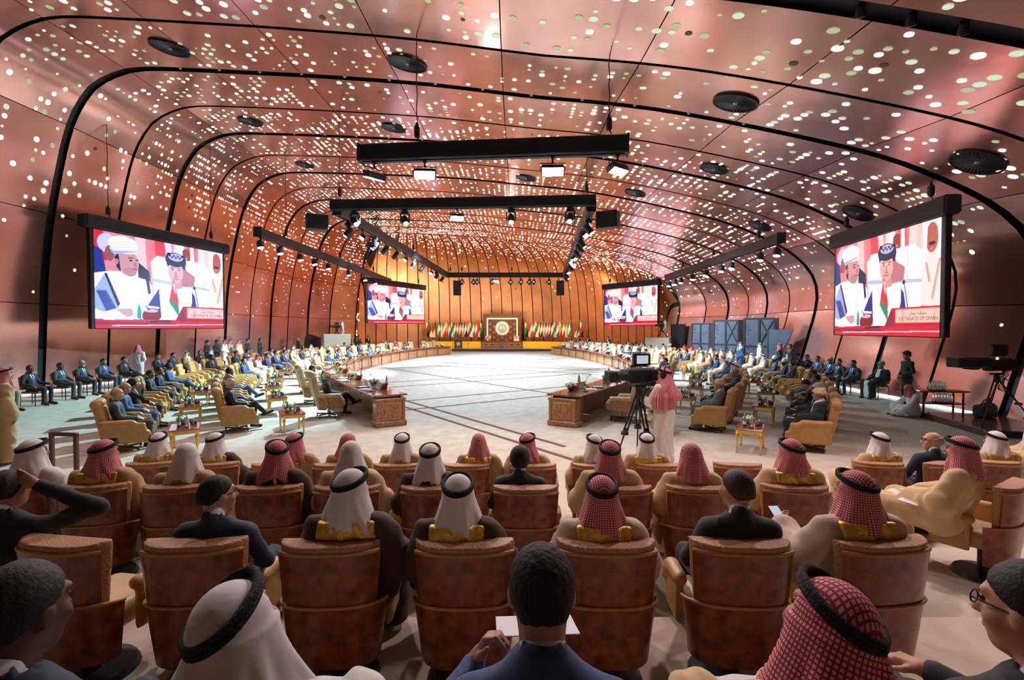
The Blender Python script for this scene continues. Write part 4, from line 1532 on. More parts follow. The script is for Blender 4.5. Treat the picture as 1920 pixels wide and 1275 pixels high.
# ------------------------------------------------------------------ small things for the tables
def small(kind, loc, rz, label, group, cat=None, sc=1.0):
    if kind not in CH:
        m = MB(); P = []
        if kind == 'glass_tumbler':
            m.lathe([(.001, .004), (.03, .0), (.032, .0), (.036, .12), (.033, .12), (.029, .01), (.001, .012)], n=12); P.append((None, m.mesh(kind, 'glass')))
        elif kind == 'water_bottle':
            m.lathe([(.001, 0), (.034, 0), (.034, .15), (.014, .20), (.014, .235)], n=12); P.append((None, m.mesh(kind, 'glass'))); q = MB(); q.lathe([(.016, .235), (.016, .258), (.001, .258)], n=12); P.append(('cap', q.mesh('cap', 'paper')))
        elif kind == 'green_bottle':
            m.lathe([(.001, 0), (.034, 0), (.034, .14), (.013, .20), (.013, .245)], n=12); P.append((None, m.mesh(kind, 'green_glass'))); q = MB(); q.lathe([(.015, .24), (.015, .26), (.001, .26)], n=12); P.append(('cap', q.mesh('cap', 'gold'))); q = MB(); q.lathe([(.0345, .05), (.0345, .11)], n=12); P.append(('label', q.mesh('label', 'paper')))
        elif kind in ('flower_bowl', 'yellow_flowers'):
            m.lathe([(.001, 0), (.055, 0), (.095, .06), (.09, .12), (.08, .12), (.07, .05)], n=14); P.append((None, m.mesh(kind, 'panel_grey')))
            q = MB(); rr = random.Random(3)
            for i in range(16):
                a, r = rr.uniform(0, 6.28), .13 * math.sqrt(rr.random()); q.ball((r * math.cos(a), r * math.sin(a), .155 + .05 * rr.random() - r * .35), .04, 6, 5)
            P.append(('blossom', q.mesh('blossom', 'petal' if kind == 'flower_bowl' else 'yellow_petal')))
            q = MB()
            for i in range(12):
                a = i * .53; q.add([(.06 * math.cos(a), .06 * math.sin(a), .13), (.15 * math.cos(a + .2), .15 * math.sin(a + .2), .13 + .02 * (i % 3)), (.15 * math.cos(a - .2), .15 * math.sin(a - .2), .15), (.06 * math.cos(a - .3), .06 * math.sin(a - .3), .12)], [(0, 1, 2, 3)])
            P.append(('leaf', q.mesh('leaf', 'leaf')))
        elif kind == 'nameplate':
            m.prism([(-.30, -.12, 0), (-.30, .12, 0), (-.30, .02, .16), (-.30, -.02, .16)], (0, 0, 0), (.60, 0, 0)); P.append((None, m.mesh(kind, 'burl')))
            for y, rx in ((.088, -.55), (-.088, .55)):
                q = MB(); q.box((0, y * .92, .075), (.44, .012, .09), R=Matrix.Rotation(.55 if y > 0 else -.55, 3, 'X')); P.append(('plate_face', q.mesh('plate_face', 'oak_frame')))
        elif kind == 'microphone':
            m.box((0, 0, .02), (.13, .12, .04), bev=.015); P.append((None, m.mesh(kind, 'burl')))
            q = MB(); q.tube([(0, .02, .03), (0, .03, .16), (0, -.01, .28), (0, -.09, .35)], .006, 6); P.append(('gooseneck', q.mesh('gooseneck', 'black_metal')))
            q = MB(); q.ball((0, -.11, .36), (.016, .026, .016), 8, 6); P.append(('capsule', q.mesh('capsule', 'black_metal')))
        elif kind == 'paper_sheets':
            for i, a in enumerate((.1, -.15, .3)):
                m.box((.05 * i - .05, .03 * i, .003 + .004 * i), (.21, .297, .003), a)
            P.append((None, m.mesh(kind, 'paper')))
        elif kind == 'folder':
            m.box((0, 0, .012), (.24, .31, .024), .1, .006); P.append((None, m.mesh(kind, 'panel_grey')))
            q = MB(); q.box((0, 0, .026), (.20, .27, .004), .1); P.append(('sheet', q.mesh('sheet', 'paper')))
        elif kind == 'dish':
            m.lathe([(.001, .006), (.05, 0), (.11, .02), (.105, .024), (.05, .01), (.001, .012)], n=18); P.append((None, m.mesh(kind, 'gold')))
            q = MB(); rr = random.Random(5)
            for i in range(9): q.ball((rr.uniform(-.06, .06), rr.uniform(-.06, .06), .025), .018, 6, 4)
            P.append(('sweets', q.mesh('sweets', 'petal')))
        elif kind == 'tissue_box':
            m.box((0, 0, .045), (.23, .12, .09), bev=.006); P.append((None, m.mesh(kind, 'dark_blue_box'))); q = MB(); q.prism([(-.04, 0, .085), (.04, .01, .085), (.02, .0, .14), (-.03, 0, .13)], (0, -.01, 0), (0, .01, 0)); P.append(('tissue', q.mesh('tissue', 'paper')))
        CH[kind] = P
    P = CH[kind]
    o = obj({'green_bottle': 'glass_bottle', 'yellow_flowers': 'flower_bowl'}.get(kind, kind), P[0][1]); o.location = loc; o.rotation_euler = (0, 0, rz); o.scale = (sc,) * 3
    for nm, me in P[1:]:
        c = obj(nm, me, o)
        if nm in ('blossom', 'leaf', 'sweets'): stuff(c)
    tag(o, label, cat or kind.replace('_', ' ').split()[-1], group)
    return o


FLAGC = {'red': (0.62, .005, .012), 'white': (.8, .8, .8), 'green': (.01, .25, .06), 'black': (.008, .008, .008), 'blue': (.02, .10, .45), 'sky': (.25, .50, .72), 'gold': (.7, .45, .03), 'maroon': (.25, .01, .04), 'teal': (.0, .28, .15)}
for k_, v_ in FLAGC.items():
    M('flag_' + k_ if k_ != 'gold' else 'flag_yellow', v_, 0.75, sheen=0.1)


def flag_mesh(cols, seed, W=.50, Hh=1.65):
    """cloth hanging from a slanted top edge in vertical folds; bands run along the hoist"""
    rr = random.Random(seed); a, b = rr.uniform(0, 6), rr.uniform(14, 20)
    nu, nv = 12, 12
    V, Fc, mi = [], [], []
    for j in range(nv + 1):
        for i in range(nu + 1):
            u, v = i / nu, j / nv
            x = u * W * (.35 + .65 * v ** .8) * (1 - .25 * v * v); y = .05 * math.sin(u * b + a + v * 2) * (.3 + .7 * v)
            z = -v * Hh - u * .28 * (1 - v * .55)
            V.append((x + .02, y, z))
    mats = ['flag_' + ('yellow' if c == 'gold' else c) for c in cols]
    um = list(dict.fromkeys(mats))
    n = len(cols)
    for j in range(nv):
        for i in range(nu):
            Fc.append((j * (nu + 1) + i, j * (nu + 1) + i + 1, (j + 1) * (nu + 1) + i + 1, (j + 1) * (nu + 1) + i))
            mi.append(um.index(mats[min(n - 1, int(((j + .5) / nv * .72 + (i + .5) / nu * .42) * n))]))
    return mesh_from('cloth', V, Fc, um, mi)


def put_flag(loc, rz, cols, seed, label, group=None, H=2.45, sc=1.0):
    t = thing('flag', label, 'flag', loc, rz, group); t.scale = (sc,) * 3
    m = MB(); m.cyl((0, 0, 0), (0, 0, H), .018, .014, 8); m.lathe([(.11, 0), (.12, .02), (.03, .05)], n=12); obj('pole', m, t, 'gold')
    m = MB(); m.lathe([(.001, H + .13), (.035, H + .06), (.02, H + .01), (.018, H)], n=10); obj('finial', m, t, 'gold')
    o = obj('cloth', flag_mesh(cols, seed), t); o.location = (0, 0, H - .06)
    return t


def desk_flag(loc, rz, cols, seed, label):
    t = thing('desk_flag', label, 'flag', loc, rz)
    m = MB(); m.cyl((0, 0, 0), (0, 0, .42), .006, .005, 6); m.lathe([(.001, .014), (.045, .012), (.05, 0)], n=12); obj('pole', m, t, 'gold')
    o = obj('cloth', flag_mesh(cols, seed, .14, .26), t); o.location = (0, 0, .41)
    return t
# ------------------------------------------------------------------ LED screens
def paint():
    W, Hh = 336, 210
    yy, xx = np.mgrid[0:Hh, 0:W]
    U, V = (xx + .5) / W, (yy + .5) / Hh
    A = np.zeros((Hh, W, 3)); A[:] = (.80, .45, .45)

    def ell(u, v, ru, rv, c, a=0.0, k=1.0):
        x, y = (U - u) * 1.6, V - v
        x, y = x * math.cos(a) + y * math.sin(a), -x * math.sin(a) + y * math.cos(a)
        m = np.clip((1 - np.sqrt((x / (ru * 1.6)) ** 2 + (y / rv) ** 2)) * 40, 0, 1)[..., None] * k
        A[:] = A * (1 - m) + np.array(c) * m

    def poly(pts, c, k=1.0):
        m = np.zeros((Hh, W), bool)
        n = len(pts)
        j = n - 1
        for i in range(n):
            (x1, y1), (x2, y2) = pts[i], pts[j]
            cnd = ((y1 > V) != (y2 > V)) & (U < (x2 - x1) * (V - y1) / (y2 - y1 + 1e-9) + x1)
            m ^= cnd
            j = i
        mm = m[..., None] * k
        A[:] = A * (1 - mm) + np.array(c) * mm
    WH, BL, DK = (.95, .97, 1.0), (.03, .12, .42), (.02, .05, .20)
    for i, u in enumerate((.30, .40, .50, .585, .72, .80, .86)):       # standing row behind, soft robes and panelling
        poly([(u - .035, -.1), (u + .03, -.1), (u + .05, .6), (u - .05, .6)], ((.92, .72, .70), (.86, .40, .42), (.93, .80, .80))[i % 3])
    for u, c in ((.02, (.75, .08, .12)), (.44, (.80, .20, .25)), (.60, (.90, .85, .88)), (.70, (.85, .30, .32))):
        poly([(u - .04, -.1), (u + .03, -.1), (u + .06, .30), (u - .03, .30)], c)
    ell(.655, .13, .042, .10, (.50, .16, .14)); ell(.655, .165, .020, .030, (.14, .04, .05)); poly([(.60, -.1), (.625, -.1), (.62, .26), (.585, .30)], WH); poly([(.69, -.1), (.715, -.1), (.73, .32), (.69, .28)], WH)
    ell(.655, .15, .016, .012, (.80, .45, .42))
    ell(.08, .12, .06, .10, (.70, .72, .85)); ell(.095, .22, .030, .08, (.45, .25, .25)); poly([(.0, .16), (.05, .2), (.08, .5), (0, .6)], BL)
    # right: pale robed man
    poly([(.86, .0), (1, -.1), (1, .75), (.86, .72)], (.95, .86, .86)); ell(.935, .15, .045, .13, (.60, .27, .24)); ell(.935, .20, .026, .016, (.10, .04, .04)); ell(.935, .245, .014, .012, (.75, .35, .33))
    poly([(.87, -.05), (.905, -.05), (.895, .3), (.875, .42)], WH); poly([(.97, -.05), (1, -.05), (1, .42), (.985, .3)], WH)
    poly([(.89, .36), (.90, .35), (.93, .52), (.915, .53)], (.85, .50, .32)); poly([(.985, .34), (1, .34), (.95, .68), (.935, .66)], (.88, .55, .36))
    # white armchair
    poly([(.37, .25), (.42, .17), (.80, .17), (.865, .24), (.86, .76), (.40, .76)], (.88, .91, .97)); poly([(.37, .43), (.865, .49), (.865, .52), (.37, .47)], (.62, .68, .82))
    poly([(.745, .20), (.752, .20), (.755, .5), (.748, .5)], (.70, .75, .86)); poly([(.615, .18), (.66, .30), (.73, .36), (.72, .48), (.60, .50)], (.62, .36, .40))
    # left man: white wrapped turban, dark-banded cloak
    poly([(0, .44), (.10, .40), (.30, .40), (.38, .52), (.40, .9), (0, .9)], WH); poly([(.0, .60), (.06, .44), (.08, .44), (.16, .74), (.10, .86), (.0, .80)], (.50, .62, .85)); poly([(.06, .43), (.075, .43), (.155, .74), (.14, .77)], DK)
    for i in range(5): poly([(.01 + .012 * i, .62), (.02 + .012 * i, .60), (.09 + .015 * i, .84), (.075 + .015 * i, .85)], BL, .75)
    poly([(.33, .43), (.355, .45), (.37, .60), (.35, .62)], DK); poly([(.28, .27), (.36, .36), (.37, .47), (.28, .44)], DK)
    ell(.215, .30, .072, .135, (.72, .50, .48)); ell(.225, .39, .045, .05, (.62, .42, .44)); poly([(.125, .25), (.15, .20), (.165, .40), (.14, .36)], DK)
    ell(.185, .105, .098, .088, WH); ell(.19, .165, .095, .038, (.90, .93, 1)); poly([(.10, .19), (.28, .155), (.28, .165), (.12, .225)], (.55, .62, .80))
    for i in range(4): poly([(.10, .10 + .025 * i), (.27, .06 + .027 * i), (.27, .066 + .027 * i), (.10, .108 + .025 * i)], (.68, .73, .88))
    ell(.232, .265, .012, .010, (.10, .05, .08)); ell(.275, .255, .009, .009, (.10, .05, .08)); poly([(.215, .235), (.25, .232), (.25, .243), (.215, .246)], (.25, .12, .14)); ell(.262, .31, .012, .03, (.60, .38, .38)); ell(.258, .355, .020, .007, (.45, .2, .22)); ell(.14, .295, .012, .03, (.62, .40, .40))
    poly([(.05, .83), (.15, .78), (.24, .80), (.22, .88), (.08, .90)], WH); poly([(.13, .80), (.22, .78), (.27, .84), (.2, .88)], (.70, .52, .55))
    # centre man: dark patterned turban, white robe, dark cloak
    poly([(.36, .74), (.44, .55), (.60, .50), (.70, .53), (.73, .78), (.70, .9), (.36, .9)], WH)
    poly([(.345, .74), (.43, .54), (.445, .88), (.36, .88)], BL); poly([(.70, .55), (.725, .60), (.745, .76), (.685, .76), (.70, .68)], BL)
    poly([(.525, .42), (.61, .42), (.62, .52), (.54, .54)], (.70, .50, .50)); ell(.565, .335, .062, .125, (.82, .60, .57)); ell(.565, .42, .044, .05, (.78, .56, .54))
    ell(.565, .185, .083, .085, DK); poly([(.482, .18), (.50, .28), (.52, .245), (.60, .225), (.64, .30), (.655, .20), (.64, .12), (.5, .11)], DK); ell(.568, .155, .062, .045, (.60, .66, .80)); 
    for i in range(7): ell(.52 + .016 * i, .15 + .018 * (i % 2) - .01, .008, .013, DK)
    ell(.54, .305, .014, .011, WH); ell(.59, .305, .014, .011, WH); ell(.54, .306, .008, .010, (.08, .04, .05)); ell(.59, .306, .008, .010, (.08, .04, .05))
    poly([(.52, .282), (.556, .278), (.556, .287), (.52, .291)], (.22, .10, .10)); poly([(.575, .278), (.608, .280), (.608, .289), (.575, .287)], (.22, .10, .10)); ell(.566, .352, .010, .032, (.68, .44, .42)); ell(.566, .385, .018, .008, (.55, .34, .34)); poly([(.54, .405), (.59, .405), (.588, .414), (.542, .414)], (.50, .20, .22)); poly([(.535, .395), (.595, .395), (.592, .40), (.538, .40)], (.75, .70, .72))
    # microphone, flag, bottle, vase
    poly([(.722, .50), (.728, .50), (.765, .76), (.757, .76)], DK); ell(.722, .50, .012, .022, DK)
    poly([(.545, .42), (.549, .42), (.551, .97), (.546, .97)], (.85, .85, .9)); poly([(.545, .42), (.56, .50), (.583, .66), (.585, .84), (.507, .69), (.52, .58)], (.80, .05, .16)); poly([(.507, .69), (.54, .655), (.588, .76), (.585, .86)], (.0, .48, .30)); poly([(.54, .46), (.555, .47), (.562, .60), (.548, .56)], (.95, .80, .85)); ell(.55, .975, .026, .02, (.8, .85, .95))
    poly([(.235, .62), (.28, .62), (.275, .90), (.24, .90)], (.80, .85, .97), .8); poly([(.27, .80), (.283, .72), (.297, .80), (.30, .92), (.267, .92)], (.0, .52, .48)); ell(.37, .86, .068, .082, (.40, .05, .10)); ell(.37, .80, .05, .02, (.85, .60, .68)); poly([(.32, .74), (.43, .755), (.43, .775), (.32, .77)], (.9, .9, .95)); poly([(.31, .72), (.36, .79), (.35, .80)], DK)
    # name board and desk edge
    poly([(0, .90), (1, .90), (1, 1), (0, 1)], (.70, .05, .15)); poly([(.0, .93), (.52, .93), (.52, .955), (.0, .955)], (.45, .05, .16)); poly([(.10, .965), (1, .945), (1, .955), (.10, .975)], (1, .75, .80)); poly([(.05, .885), (.22, .875), (.30, .90), (.05, .91)], (.92, .93, 1)); poly([(.36, .915), (.52, .905), (.52, .92), (.36, .93)], DK)
    poly([(.555, .91), (.62, .735), (1, .735), (1, .905), (.66, .915)], (.62, .04, .10)); poly([(.555, .91), (.62, .735), (.645, .915)], (.45, .05, .18)); poly([(.655, .75), (1, .75), (1, .875), (.655, .875)], (.90, .55, .52))
    for a, b in ((.66, .712), (.725, .955), (.967, 1)): poly([(a, .758), (b, .758), (b, .868), (a, .868)], (.93, .72, .66))
    return A


def led_mesh(W, Hh, tint):
    A = np.clip(paint(), 0, 1) ** 1.75 * np.array(tint)
    n, m_ = A.shape[1], A.shape[0]
    xs, zs = np.linspace(-W / 2, W / 2, n), np.linspace(Hh, 0, m_)
    V = np.stack([np.tile(xs, m_), np.zeros(n * m_), np.repeat(zs, n)], 1)
    i = np.arange(n * m_).reshape(m_, n)
    Q = np.stack([i[1:, :-1], i[1:, 1:], i[:-1, 1:], i[:-1, :-1]], -1).reshape(-1, 4)
    me = mesh_from('picture', V, Q, ['led'])
    ca = me.color_attributes.new('Col', 'FLOAT_COLOR', 'POINT')
    c = np.ones((n * m_, 4), np.float32); c[:, :3] = A.reshape(-1, 3)
    ca.data.foreach_set('color', c.ravel())
    return me


M_attr('led', 1.0, 0.4)
M('screen_ink', (.06, .01, .02), .5)


def text_mesh(body, size, mat):
    cu = bpy.data.curves.new('writing', 'FONT'); cu.body = body; cu.size = size; cu.align_x = 'CENTER'; cu.resolution_u = 2
    o = bpy.data.objects.new('writing', cu); C.objects.link(o)
    me = bpy.data.meshes.new_from_object(o)
    bpy.data.objects.remove(o)
    me.materials.clear(); me.materials.append(MATS[mat])
    me.transform(Matrix.Rotation(PI / 2, 4, 'X'))
    return me


def chain_hoist(p, top, label, group=None):
    t = thing('chain_hoist', label, 'hoist', p, 0, group)
    L = top - p[2]
    m = MB(); m.tube([(.012 * math.sin(i * 1.5), .012 * math.cos(i * 1.5), .35 + (L - .35) * i / 14) for i in range(15)], .014, 5); obj('chain', m, t, 'black_metal')
    m = MB(); m.box((0, 0, .30), (.13, .16, .30), bev=.03); m.cyl((0, 0, .45), (0, 0, .55), .05, .02, 8); obj('motor', m, t, 'black_metal')
    m = MB(); m.tube([(0, 0, .16), (.05, 0, .10), (.05, 0, .03), (0, 0, 0), (-.05, 0, .03)], .015, 6); obj('hook', m, t, 'black_metal')
    return t


def ceil_z(x, y):
    ii = np.arange(7, 112)
    for k in np.linspace(K0, K1, 361):
        xl, yl = edge_L(k); xr, yr = edge_R(k)
        q = (x - xl) / (xr - xl)
        if yl + (yr - yl) * q >= y:
            return float(np.interp(q, QX[ii], QZ[ii])) * zfac(k, q)
    return 9.8


SCR = {}


def led_screen(a, b, z0, Hh, key, tint, label, board):
    """a, b: the lower corners, left and right as seen from the hall"""
    a, b = Vector((*a, 0)), Vector((*b, 0)); d = b - a; W = d.length; ang = math.atan2(d.y, d.x)
    t = thing('led_screen', label, 'screen', ((a.x + b.x) / 2, (a.y + b.y) / 2, z0), ang)
    m = MB(); m.box((0, .10, Hh / 2), (W + .30, .16, Hh + .06), bev=.02); obj('cabinet', m, t, 'black_metal')
    k = (round(W, 2), round(Hh, 2), tint)
    o = obj('picture', SCR.setdefault(k, led_mesh(W, Hh, tint)), t); o.location = (0, .005, 0)
    for body, sz, u, v in (('SULTANATE OF OMAN', .052, .84, .856), ('\uFEE5\uFE8E\uFEE4\uFECB \uFE94\uFEE8\uFEC4\uFEE0\uFEB3', .050, .84, .805)):
        wr = obj('writing', text_mesh(body, sz * Hh * .95, 'screen_ink'), t); wr.location = ((u - .5) * W, -.004, (1 - v) * Hh)
    m = MB(); m.box((0, .08, Hh + .28), (W + board, .42, .52), bev=.06); bo = obj('lighting_bar', m, t, 'black_metal')
    m = MB(); m.box((-W / 2 - board / 2 - .005, .08, Hh + .28), (.03, .34, .44)); obj('end_plate', m, t, 'dark_grille')
    m = MB(); m.box((W / 2 + board / 2 + .005, .08, Hh + .28), (.03, .34, .44)); obj('end_plate', m, t, 'dark_grille')
    for u in (-.40, .40):
        p = Vector(t.location) + d.normalized() * (u * W); p.z = z0 + Hh + .54
        n = Vector((-d.y, d.x, 0)).normalized() * .08
        p += n
        top = ceil_z(p.x, p.y)
        if top - p.z > .5:
            chain_hoist(p, top, 'black chain hoist holding up the %s, %s end' % (label.split(',')[0], 'left' if u < 0 else 'right'))
    return t


led_screen((-16.2, 19.3), (-15.0, 25.8), 2.49, 3.85, 'a', (.92, .88, 1.12), 'big left screen, its picture washed bluish white, two seated men in turbans', .75)
led_screen((12.1, 18.6), (11.45, 13.3), 2.26, 3.2, 'b', (1.0, .80, .80), 'big right screen, its picture strong red and white, tilted away', .62)
led_screen((-12.4, 42.7), (-8.95, 50.6), 2.93, 3.4, 'c', (1.15, 1.02, 1.10), 'far left screen beside the flags, seated men on it', .5)
led_screen((8.7, 46.6), (12.1, 41.4), 2.72, 3.35, 'd', (1.15, 1.02, 1.08), 'far right screen beside the flags, seated men on it', .5)


# ------------------------------------------------------------------ hung lighting bars, lamps, loudspeakers
def bar(p0, p1, label, wd=.34, ht=.42):
    p0, p1 = Vector(p0), Vector(p1); d = p1 - p0
    t = thing('lighting_bar', label, 'lighting bar', (p0 + p1) / 2)
    R = d.to_track_quat('X', 'Z').to_matrix()
    m = MB(); m.box((0, 0, 0), (d.length, wd, ht), R=R, bev=.025); obj('bar', m, t, 'black_metal')
    for s in (-1, 1):
        m = MB(); m.box(R @ Vector((s * d.length / 2, 0, 0)), (.05, wd + .05, ht + .05), R=R, bev=.01); obj('end_plate', m, t, 'dark_grille')
    m = MB(); m.box((0, 0, -ht / 2 - .012), (d.length * .98, wd * .4, .02), R=R); obj('cable_tray', m, t, 'dark_grille')
    return t


def lamp(kind, p, aim, label, group=None):
    """hung from p; aim = point lit"""
    p = Vector(p); d = (Vector(aim) - p).normalized()
    nm = {'flood': 'flood_light', 'moving': 'moving_light', 'fresnel': 'spotlight', 'can': 'can_light', 'hot': 'flood_light'}[kind]
    t = thing(nm, label, 'light', p, 0, group)
    R = d.to_track_quat('Y', 'Z').to_matrix()
    c = Vector((0, 0, -.34))
    m = MB(); m.cyl((0, 0, -.16), (0, 0, .02), .025, .025, 8); m.box((0, 0, -.02), (.10, .10, .05)); obj('clamp', m, t, 'black_metal')
    ax = R @ Vector((1, 0, 0))
    if kind in ('flood', 'hot'):
        m = MB(); m.tube([c + ax * .30, c + ax * .30 + Vector((0, 0, .18)), c - ax * .30 + Vector((0, 0, .18)), c - ax * .30], .014, 6); obj('yoke', m, t, 'black_metal')
        m = MB(); m.box(c, (.56, .16, .26), R=R, bev=.02); obj('housing', m, t, 'black_metal')
        for s in (-.13, .13):
            m = MB(); m.box(c + R @ Vector((s, .085, 0)), (.24, .02, .20), R=R, bev=.006); obj('lens', m, t, 'lamp_hot' if kind == 'hot' else 'lamp')
    elif kind == 'moving':
        m = MB(); m.box((0, 0, -.12), (.30, .24, .14), bev=.03); obj('base', m, t, 'black_metal')
        for s in (-1, 1):
            m = MB(); m.box(ax * s * .17 + Vector((0, 0, -.34)), (.05, .12, .36), math.atan2(ax.y, ax.x), .015); obj('yoke', m, t, 'black_metal')
        c = Vector((0, 0, -.44))
        m = MB(); m.cyl(c - d * .20, c + d * .02, .12, .145, 14); m.cyl(c + d * .02, c + d * .24, .145, .125, 14); obj('head', m, t, 'black_metal')
        m = MB(); m.cyl(c + d * .235, c + d * .25, .10, .09, 14); obj('lens', m, t, 'lamp_blue')
    else:
        r = .13 if kind == 'fresnel' else .15
        m = MB(); m.tube([c + ax * (r + .03), c + ax * (r + .03) + Vector((0, 0, .18)), c - ax * (r + .03) + Vector((0, 0, .18)), c - ax * (r + .03)], .012, 6); obj('yoke', m, t, 'black_metal')
        m = MB(); m.cyl(c - d * .20, c - d * .10, .08, r, 14); m.cyl(c - d * .10, c + d * .16, r, r, 14); obj('housing', m, t, 'black_metal')
        m = MB(); m.cyl(c + d * .15, c + d * .165, r * .88, r * .88, 14); obj('lens', m, t, 'lamp' if kind == 'can' else 'steel')
        if kind == 'fresnel':
            for a in range(4):
                v = R @ Vector((math.cos(a * PI / 2), 0, math.sin(a * PI / 2))); q = c + d * .16 + v * r * .9; u_ = d.cross(v).normalized()
                m = MB(); e = (d * .75 + v * .6) * .17
                m.prism([q - u_ * .09, q + u_ * .09, q + u_ * .12 + e, q - u_ * .12 + e], (0, 0, 0), v * .008); obj('barn_door', m, t, 'black_metal')
    return t


def speaker(p, rz, size, label, group=None):
    t = thing('loudspeaker', label, 'loudspeaker', p, rz, group)
    w_, d_, h_ = size
    m = MB(); m.box((0, 0, -h_ / 2), size, bev=.025); obj('cabinet', m, t, 'black_metal')
    m = MB(); m.box((0, -d_ / 2 - .008, -h_ / 2), (w_ * .88, .016, h_ * .9), bev=.006); obj('grille', m, t, 'dark_grille')
    m = MB(); m.cyl((0, 0, 0), (0, 0, .22), .02, .02, 6); m.box((0, 0, .02), (w_ * .7, .05, .05)); obj('bracket', m, t, 'steel')
    return t


def on(p0, p1, u, dz=-.22):
    p = Vector(p0).lerp(Vector(p1), u); p.z += dz
    return p


B1 = (Vector((-3.9, 12.9, 6.98)), Vector((2.75, 11.9, 6.85)))
bar(*B1, 'black hanging bar nearest the camera, with two glaring floodlights')
for u, k, aim, lb in ((.055, 'flood', (-5, 14, 0), 'tilted floodlight at the left end of the nearest hanging bar'), (.255, 'hot', (-1.6, 4, .5), 'glaring floodlight facing the camera, left one on the nearest bar'),
                      (.735, 'hot', (.8, 4, .5), 'glaring floodlight facing the camera, right one on the nearest bar'), (.965, 'flood', (4.5, 9.5, 0), 'tilted floodlight at the right end of the nearest hanging bar')):
    lamp(k, on(*B1, u), aim, lb)
for u, w_ in ((.225, 'left'), (.935, 'right')):
    p = on(*B1, u, .21); chain_hoist(p, ceil_z(p.x, p.y), 'black chain hoist on the %s of the nearest lighting bar' % w_)
B2 = (Vector((-7.35, 20.4, 7.5)), Vector((3.25, 19.6, 7.5)))
B3 = (Vector((-7.2, 20.5, 7.35)), Vector((-5.9, 45.6, 7.35)))
B4 = (Vector((3.15, 19.8, 7.35)), Vector((4.8, 45.6, 7.35)))
B5 = (Vector((-5.9, 45.9, 7.4)), Vector((4.8, 45.9, 7.4)))
bar(*B2, 'front bar of the hung lighting frame over the open carpet'); bar(*B3, 'left bar of the hung lighting frame, running back to the flags'); bar(*B4, 'right bar of the hung lighting frame, running back to the flags'); bar(*B5, 'far bar of the hung lighting frame, before the end wall')
for u in (.03, .97):
    p = on(*B2, u, .21); chain_hoist(p, ceil_z(p.x, p.y), 'black chain hoist at the %s end of the front lighting bar' % ('left' if u < .5 else 'right'))
for B, u, lb in ((B3, .5, 'thin chain hoist midway along the left frame bar'), (B4, .5, 'thin chain hoist midway along the right frame bar'), (B5, .02, 'far chain hoist at the left corner of the frame'), (B5, .12, 'far chain hoist beside the left corner of the frame'), (B5, .55, 'far chain hoist at the middle of the far bar')):
    p = on(*B, u, .21); chain_hoist(p, ceil_z(p.x, p.y), lb)
for u, k, lb in ((.09, 'moving', 'moving light near the left end of the front frame bar'), (.285, 'moving', 'moving light left of the white panel on the front frame bar'), (.485, 'flood', 'lit white panel light under the middle of the front frame bar'),
                 (.69, 'moving', 'moving light right of the white panel on the front frame bar'), (.91, 'moving', 'moving light near the right end of the front frame bar')):
    lamp(k, on(*B2, u), (-2 + u * 3, 13, 0), lb)
nm_ = ('first', 'second', 'third', 'fourth', 'fifth', 'sixth', 'seventh', 'eighth', 'ninth', 'tenth', 'eleventh', 'twelfth', 'thirteenth', 'fourteenth', 'fifteenth', 'sixteenth', 'seventeenth', 'eighteenth', 'nineteenth', 'twentieth')
for B, w_, sx in ((B3, 'left', -1), (B4, 'right', 1)):
    for i, (u, k) in enumerate(((.05, 'moving'), (.12, 'flood'), (.19, 'moving'), (.26, 'fresnel'), (.34, 'fresnel'), (.42, 'flood'), (.50, 'moving'), (.60, 'fresnel'), (.72, 'flood'), (.80, 'moving'), (.90, 'fresnel'))):
        p = on(*B, u)
        kind_ = {'moving': 'blue-lensed moving light', 'flood': 'lit white panel light', 'fresnel': 'dark barn-door spotlight'}[k]
        lamp(k, p, (p.x + sx * 5, p.y - 2, 0), '%s on the %s frame bar, %s lamp from the camera end' % (kind_, w_, nm_[i]))
for i, (u, k) in enumerate(((.12, 'fresnel'), (.22, 'fresnel'), (.25, 'fresnel'), (.38, 'fresnel'), (.41, 'flood'), (.54, 'fresnel'), (.63, 'fresnel'), (.70, 'fresnel'), (.74, 'fresnel'), (.87, 'fresnel'))):
    lamp(k, on(*B5, u), (-1 + (u - .5) * 8, 38, 1), '%s under the far frame bar, %s from the left' % ('lit white panel light' if k == 'flood' else 'small dark barn-door spotlight', nm_[i]))
speaker((-7.95, 20.3, 7.1), .5, (.85, .5, .62), 'black loudspeaker hung at the left front corner of the lighting frame')
speaker((3.75, 19.5, 7.05), -.5, (.85, .5, .66), 'black loudspeaker hung at the right front corner of the lighting frame')
for x, w_ in ((-5.05, 'left'), (4.45, 'right')):
    speaker((x, 45.8, 6.85), .1 if x < 0 else -.1, (.72, .5, 1.35), 'tall loudspeaker under the %s end of the far frame bar' % w_)
B6 = (Vector((-11.9, 23.3, 7.0)), Vector((-11.7, 47.5, 7.0)))
B7 = (Vector((11.35, 21.0, 6.3)), Vector((11.7, 37.5, 6.3)))
bar(*B6, 'long lighting bar along the left wall, running behind the far screen'); bar(*B7, 'long lighting bar along the right wall, rising to the right')
for B, us, w_ in ((B6, (.01, .09, .19, .27, .36, .52, .68, .80, .92), 'left'), (B7, (.02, .11, .30, .38, .52, .66, .80, .88, .97), 'right')):
    for i, u in enumerate(us):
        p = on(*B, u); lamp('can', p, (p.x + (1.5 if w_ == 'left' else -1.5), p.y - .8, 0), 'small lit can light, %s from the camera end of the %s wall bar' % (nm_[i], w_))
    for i, u in enumerate((.12, .45, .78)):
        p = on(*B, u, .21); chain_hoist(p, ceil_z(p.x, p.y), 'chain hoist of the %s wall bar, %s from the camera' % (w_, nm_[i]))

